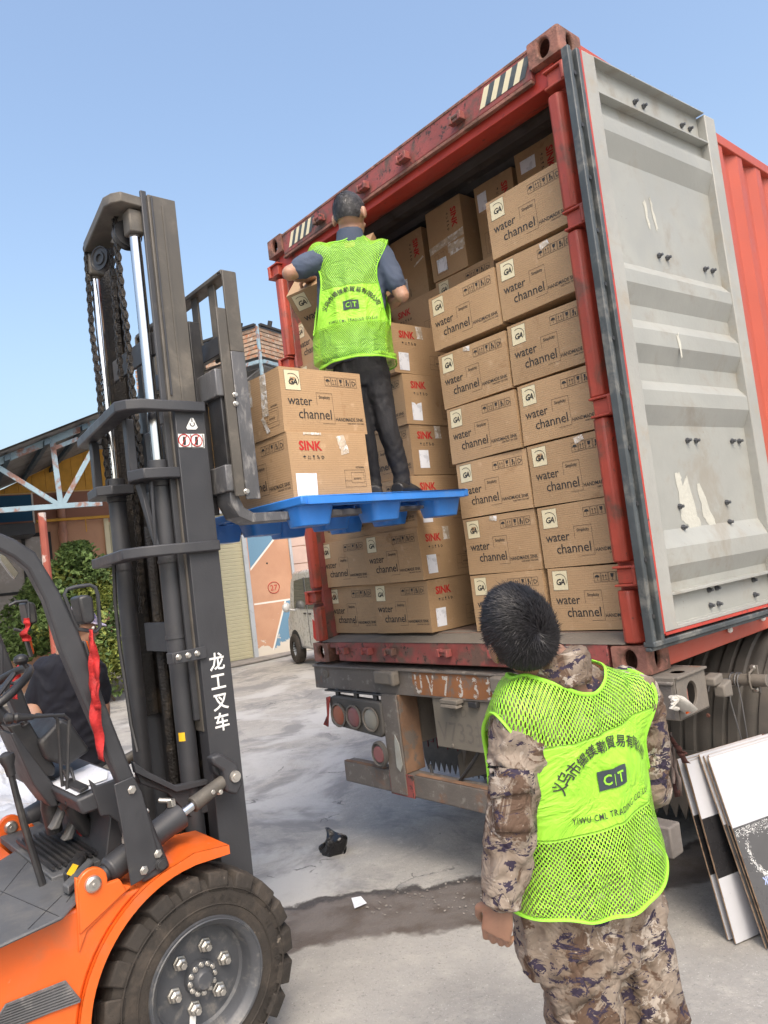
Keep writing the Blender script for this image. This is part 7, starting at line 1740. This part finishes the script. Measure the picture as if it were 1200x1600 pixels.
limb(b, [(hipL, .07), (kL, .045), (aL, .035)]); limb(b, [(hipR, .07), (kR, .045), (aR, .035)])
body1 = organic('body', b, M['skin'], w1, .0062, 2); eyes(hd1, T1, 1.06, w1)
hair(w1, hd1, T1, 1.06, 7000, M['hairg'], .007, seed=1, face_cut=.25, nape=-.58, fade=True, lift=.4)
b = MB()
tor = [(q1(547, 376, .035), (.075, .068)), (q1(548, 386, .04), (.115, .075)), (q1(548, 399, .04), (.168, .085)), (q1(549, 430, .05), (.184, .105)), (q1(549, 480, .05), (.184, .11)), (q1(551, 540, .04), (.172, .115)), (q1(554, 562, .03), (.170, .115)), (q1(555, 568, .03), (.16, .105))]
b.tube([p for p, r in tor], [r for p, r in tor], 24, flat=S1)
tb1 = MB(); tb1.v = list(b.v); tb1.f = list(b.f); tb1.m = list(b.m); tb1.ball(shL, .070, 16); tb1.ball(shR, .070, 16)
limb(b, [(shL, .068), (shL*.55+elL*.45, .062), (shL*.34+elL*.66, .058)]); limb(b, [(shR, .068), (shR*.5+elR*.5, .062), (shR*.30+elR*.70, .058)])
organic('shirt', b, M['blueshirt'], w1, .009, 3, folds(.007, 12, (1, 1, 1.4), 2))
b = MB(); b.tube([q1(546, 361, .03), q1(547, 370, .03), q1(548, 384, .035)], [(.070, .070), (.074, .074), (.085, .08)], 16); organic('collar', b, M['blueshirt'], w1, .008, 2)
b = MB(); limb(b, [(hipL, .088), (hipL*.5+kL*.5, .070), (kL, .054), (kL*.5+aL*.5, .050), (aL, .045), (aL-U1*.04, .046)]); limb(b, [(hipR, .088), (hipR*.5+kR*.5, .072), (kR, .056), (kR*.5+aR*.5, .052), (aR, .047), (aR-U1*.045, .048)])
b.tube([q1(562, 560, .03), q1(564, 585, .03), q1(566, 606, .03)], [(.14, .10), (.145, .105), (.12, .09)], 20, flat=S1)
organic('trousers', b, M['trous'], w1, .008, 2, folds(.008, 9, (1.6, 1.6, 1.0), 4))
for f_, d_ in ((fL, Vector((-.75, .66, 0))), (fR, Vector((-.35, .94, 0)))):
    d_ = d_.normalized(); b = MB(); b.tube([f_-d_*.07+U1*.035, f_+U1*.045, f_+d_*.09+U1*.035, f_+d_*.17+U1*.026], [(.038, .034), (.042, .040), (.046, .030), (.034, .020)], 14, flat=d_.cross(U1)); b.ball(f_+U1*.07, (.045, .045, .045), 12)
    sh = organic('shoe', b, M['blk'], w1, .006, 2); bz = MB(); bz.tube([f_-d_*.075+U1*.008, f_+U1*.008, f_+d_*.10+U1*.008, f_+d_*.18+U1*.008], [(.040, .008), (.041, .008), (.048, .008), (.034, .008)], 12, flat=d_.cross(U1)); bz.build('sole', M['rim'], sh)
bvo = organic('tmp', tb1, M['lime'], None, .012, 3); bv1 = bvh_of(bvo); bpy.data.objects.remove(bvo)
vest(w1, bv1, ctr1, S1, B1, Vector((.0, 0, 1)), .42, (69, 60), (.315, .515), (.44, .56, .22), .012, .018, 3, text_scale=1.08, tyo=.0)

# --- worker in camouflage in the foreground --------------------------------
hdc = at(813, 988, 1.70)
w2p = at(930, 1430, 1.80)
w2 = thing('person', 'man in desert camouflage and lime mesh vest looking up at the load', 'person', (w2p.x, w2p.y, 0))
F2 = Vector((-.80, .60, 0)).normalized(); S2 = Vector((.60, .80, 0)).normalized()
pel = at(914, 1425, 1.80); che = at(896, 1190, 1.76); nk = at(868, 1046, 1.722)
U2 = (at(878, 1075, 1.74)-at(914, 1400, 1.79)).normalized()
shL, shR = at(810, 1122, 1.67), at(990, 1085, 1.84)
S2 = (shR-shL); S2 = (S2-U2*S2.dot(U2)).normalized(); B2 = S2.cross(U2).normalized()
B2 = B2 if B2.dot(CAM-che) > 0 else -B2; F2 = -B2
elL, wL = at(799, 1290, 1.61), at(784, 1404, 1.585); elR, wR = at(1012, 1225, 1.86), at(960, 1225, 2.05)
hu2 = (Vector((0, 0, 1))*.86 + (CAM-hdc).normalized()*.34 + S2*-.06).normalized(); hu2 = (at(808, 940, 1.70)-at(834, 1040, 1.73)).normalized()*.92+(CAM-hdc).normalized()*.30; hu2.normalize()
hf2 = (F2*.9+Vector((-.2, .3, .2)))
b = MB(); T2, rt2 = head(b, hdc, hu2, hf2, .94)
b.tube([hdc-hu2*.05+B2*.01, nk*.5+(hdc-hu2*.06)*.5+B2*.01, nk, nk-U2*.06], [.058, .058, .062, .075], 16); b.tube([nk-U2*.05, che, pel], [(.12, .07), (.14, .09), (.13, .09)], 16, flat=S2)
limb(b, [(shL, .05), (elL, .040), (wL, .028)]); limb(b, [(shR, .05), (elR, .040), (wR, .028)])
hd_ = (at(776, 1450, 1.585)-wL); hand(b, wL, hd_, S2*.8+FW*.5+F2*.1, -1, .95, .90); hand(b, wR, wR-elR, Vector((0, 0, 1)), 1, .8)
plg = at(938, 1432, 1.80); hipL, hipR = plg - S2*.085, plg + S2*.085
kL, kR = hipL+Vector((-.01, .01, -.44)), hipR+Vector((.015, .03, -.45)); gL, gR = Vector((kL.x+.02, kL.y-.01, .10)), Vector((kR.x+.02, kR.y+.0, .10))
limb(b, [(hipL, .08), (kL, .05), (gL, .04)]); limb(b, [(hipR, .08), (kR, .05), (gR, .04)])
organic('body', b, M['skind'], w2, .0036, 1); eyes(hdc, T2, .94, w2)
hair(w2, hdc, T2, .94, 40000, M['hair'], .021, 1.12, crown=(.10, -.82, .30), seed=2, face_cut=.40, nape=-.62, lift=.36)
# jacket
b = MB()
tor = [(nk-U2*.005, (.085, .070)), (nk-U2*.045+F2*.01, (.150, .085)), (nk-U2*.09+F2*.012, (.190, .100)), (che+F2*.012, (.192, .122)), (che*.55+pel*.45+F2*.01, (.190, .122)), (pel+U2*.03, (.192, .125)), (pel-U2*.045, (.195, .130)), (pel-U2*.085, (.19, .128))]
b.tube([p for p, r in tor], [r for p, r in tor], 28, flat=S2)
tb2 = MB(); tb2.v = list(b.v); tb2.f = list(b.f); tb2.m = list(b.m); tb2.ball(shL+S2*.022-U2*.004, .077, 16); tb2.ball(shR-S2*.030-U2*.012, .074, 16)
limb(b, [(shL+S2*.012, .073), (shL*.5+elL*.5, .059), (elL, .055), (elL*.5+wL*.5, .054), (wL*.8+elL*.2, .050), (wL*.93+elL*.07, .038)]); limb(b, [(shR-S2*.015, .076), (shR*.5+elR*.5, .066), (elR, .062), (elR*.4+wR*.6, .052), (wR, .036)])
jk = organic('jacket', b, M['camo'], w2, .0085, 3, folds(.010, 12, (1.3, 1.3, 1.1), 7, .9))
b = MB(); b.tube([nk-U2*.02+B2*.012, nk+U2*.026+B2*.012, nk+U2*.046+B2*.008], [(.080, .076), (.074, .072), (.072, .070)], 20, flat=S2); organic('jacket_collar', b, M['camo'], w2, .007, 2, folds(.006, 14, (1, 1, 1), 3))
d_ = (wL-elL).normalized(); b = MB(); b.lathe([(.036, -.035), (.042, -.03), (.043, .01), (.038, .014)], wL-d_*.0, d_, 24); b.build('cuff', M['camo'], jk); 
b = MB(); b.box((-.012, -.03, -.004), (.012, .03, .004), T=Matrix.Translation(wL+(CAM-wL).normalized()*.046-d_*.01) @ (CAM-wL).to_track_quat('Z', 'Y').to_matrix().to_4x4()); b.build('cuff_tab', M['camo'], jk, .003)
# sleeve pocket with flap
bvj = bvh_of(jk)
def patch(pxq, d, lift, name, mat, parent, bv, n=8, th=.006):
    P = []; fs = []
    for j in range(n+1):
        for i in range(n+1):
            u, v = i/n, j/n; x = (pxq[0][0]*(1-u)+pxq[1][0]*u)*(1-v)+(pxq[3][0]*(1-u)+pxq[2][0]*u)*v; y = (pxq[0][1]*(1-u)+pxq[1][1]*u)*(1-v)+(pxq[3][1]*(1-u)+pxq[2][1]*u)*v
            r = ray(x, y).normalized(); hit = bv.ray_cast(CAM, r, 6)
            p = hit[0]-r*lift if hit[0] is not None else (P[-1] if P else at(x, y, d)); P.append(p)
    for j in range(n):
        for i in range(n): fs.append((j*(n+1)+i, j*(n+1)+i+1, (j+1)*(n+1)+i+1, (j+1)*(n+1)+i))
    b = MB(); b.add(P, fs); o = b.build(name, mat, parent, smooth=60); s_ = o.modifiers.new('t', 'SOLIDIFY'); s_.thickness = th; s_.offset = 0; return o
patch([(768, 1215), (834, 1222), (838, 1300), (775, 1300)], 1.6, .006, 'sleeve_pocket', M['camo'], jk, bvj)
patch([(762, 1198), (826, 1204), (832, 1236), (768, 1248)], 1.6, .013, 'pocket_flap', M['camo'], jk, bvj, 6, .007)
# trousers and shoes
b = MB(); limb(b, [(hipL, .102), (hipL*.5+kL*.5, .094), (kL, .082), (kL*.5+gL*.5, .076), (gL+Vector((0, 0, .02)), .066)]); limb(b, [(hipR, .102), (hipR*.5+kR*.5, .094), (kR, .082), (kR*.5+gR*.5, .076), (gR+Vector((0, 0, .02)), .066)])
b.tube([pel+U2*.05, plg, plg-Vector((0, 0, .09))], [(.15, .11), (.160, .115), (.14, .10)], 20, flat=S2)
trs = organic('trousers', b, M['camo'], w2, .009, 3, folds(.012, 10, (1.5, 1.5, 1.0), 12, .9)); bvt = bvh_of(trs)
patch([(838, 1490), (884, 1470), (925, 1560), (868, 1590)], 1.8, .008, 'thigh_pocket', M['camo'], trs, bvt)
for f_ in (gL, gR):
    f_ = Vector((f_.x, f_.y, 0)); d_ = (F2*Vector((1, 1, 0))).normalized() if False else Vector((F2.x, F2.y, 0)).normalized(); b = MB(); b.tube([f_-d_*.07+U1*.04, f_+U1*.05, f_+d_*.10+U1*.038, f_+d_*.18+U1*.028], [(.040, .036), (.044, .044), (.048, .032), (.036, .022)], 14, flat=d_.cross(U1)); b.ball(f_+U1*.09, (.05, .05, .06), 12); organic('boot', b, M['blk'], w2, .007, 2)
bvo = organic('tmp', tb2, M['lime'], None, .012, 3); bv2_ = bvh_of(bvo); bpy.data.objects.remove(bvo)
vest(w2, bv2_, che, S2, B2, U2, .275, (64, 58), (.205, .415), (.42, .50, .20), .015, .012, 9, hem_curve=.03, text_scale=1.0, tyo=.0)

# --- man in the navy T-shirt behind the forklift -------------------------------
w3p = at(105, 1080, 4.0); w3 = thing('person', 'man in a navy T-shirt and lilac patterned cap standing behind the forklift', 'person', (w3p.x, w3p.y, 0))
def q3(x, y, d=0): return at(x, y, 4.0+d)
h3 = q3(120, 980, -.05); f3 = (RT*.9+FW*.3).normalized(); u3 = Vector((0, 0, 1)) + RT*.15
b = MB(); T3, rt3 = head(b, h3, u3, f3, 1.0); S3 = (RT*.92+FW*.15).normalized()
b.tube([q3(105, 1000), q3(104, 1022), q3(104, 1040)], [.055, .056, .07], 14); b.tube([q3(106, 1030), q3(112, 1110), q3(118, 1190)], [(.12, .07), (.13, .08), (.12, .09)], 16, flat=S3)
s3L, s3R = q3(72, 1045, 0), q3(146, 1048, 0); e3L, e3R = q3(52, 1100, .0), q3(160, 1105, .02); v3L, v3R = q3(60, 1135, -.2), q3(163, 1150, .05)
limb(b, [(s3L, .05), (e3L, .040), (v3L, .028)]); limb(b, [(s3R, .05), (e3R, .042), (v3R, .030)]); hand(b, v3R, v3R-e3R, FW, 1, .6); hand(b, v3L, v3L-e3L, Vector((0, 0, -1)), -1, .8)
hp = q3(118, 1200, 0); hL3, hR3 = hp-S3*.09, hp+S3*.09; k3L, k3R = Vector((hL3.x, hL3.y, hL3.z*.52)), Vector((hR3.x, hR3.y, hR3.z*.52))
limb(b, [(hL3, .08), (k3L, .05), (Vector((hL3.x, hL3.y, .08)), .04)]); limb(b, [(hR3, .08), (k3R, .05), (Vector((hR3.x, hR3.y, .08)), .04)])
organic('body', b, M['skin'], w3, .008, 2); eyes(h3, T3, 1.0, w3); hair(w3, h3, T3, 1.0, 2500, M['hair'], .02, seed=4, face_cut=.2, nape=-.5)
b = MB(); b.tube([q3(105, 1020), q3(105, 1034), q3(108, 1062), q3(112, 1120), q3(118, 1180), q3(120, 1215)], [(.08, .06), (.15, .085), (.17, .10), (.165, .11), (.16, .11), (.165, .115)], 20, flat=S3); limb(b, [(s3L, .07), (s3L*.2+e3L*.8, .064)]); limb(b, [(s3R, .07), (s3R*.3+e3R*.7, .066)])
organic('t_shirt', b, M['navy'], w3, .010, 3, folds(.009, 9, (1, 1, 1.5), 2))
b = MB(); limb(b, [(hL3, .10), (k3L, .075), (Vector((hL3.x, hL3.y, .10)), .06)]); limb(b, [(hR3, .10), (k3R, .075), (Vector((hR3.x, hR3.y, .10)), .06)]); organic('trousers', b, M['trous'], w3, .012, 3, folds(.01, 8, (1, 1, 1.5), 5))
for p in (hL3, hR3):
    f_ = Vector((p.x, p.y, 0)); d_ = Vector((f3.x, f3.y, 0)).normalized(); b = MB(); b.tube([f_-d_*.07+U1*.04, f_+U1*.05, f_+d_*.10+U1*.038, f_+d_*.18+U1*.028], [(.040, .036), (.044, .044), (.048, .032), (.036, .022)], 14, flat=d_.cross(U1)); organic('shoe', b, M['blk'], w3, .009, 2)
cp_ = MB(); N = 24; vs = []
for i in range(9):
    th = pi/2*i/8
    for j in range(N): vs.append(h3 + T3 @ Vector((sin(th)*cos(2*pi*j/N)*.083, sin(th)*sin(2*pi*j/N)*.104, cos(th)*.088+.026)))
fs = [(i*N+j, (i+1)*N+j, (i+1)*N+(j+1) % N, i*N+(j+1) % N) for i in range(8) for j in range(N)]; cp_.add(vs, fs)
br = [h3 + T3 @ Vector((.07*cos(a), .085+.065*max(0, sin(a)), .026-.02*max(0, sin(a)))) for a in [radians(x_) for x_ in range(-10, 191, 20)]]; cp_.prism(br, T3 @ Vector((0, 0, .005)))
co = cp_.build('cap', M['cap'], w3, smooth=50)
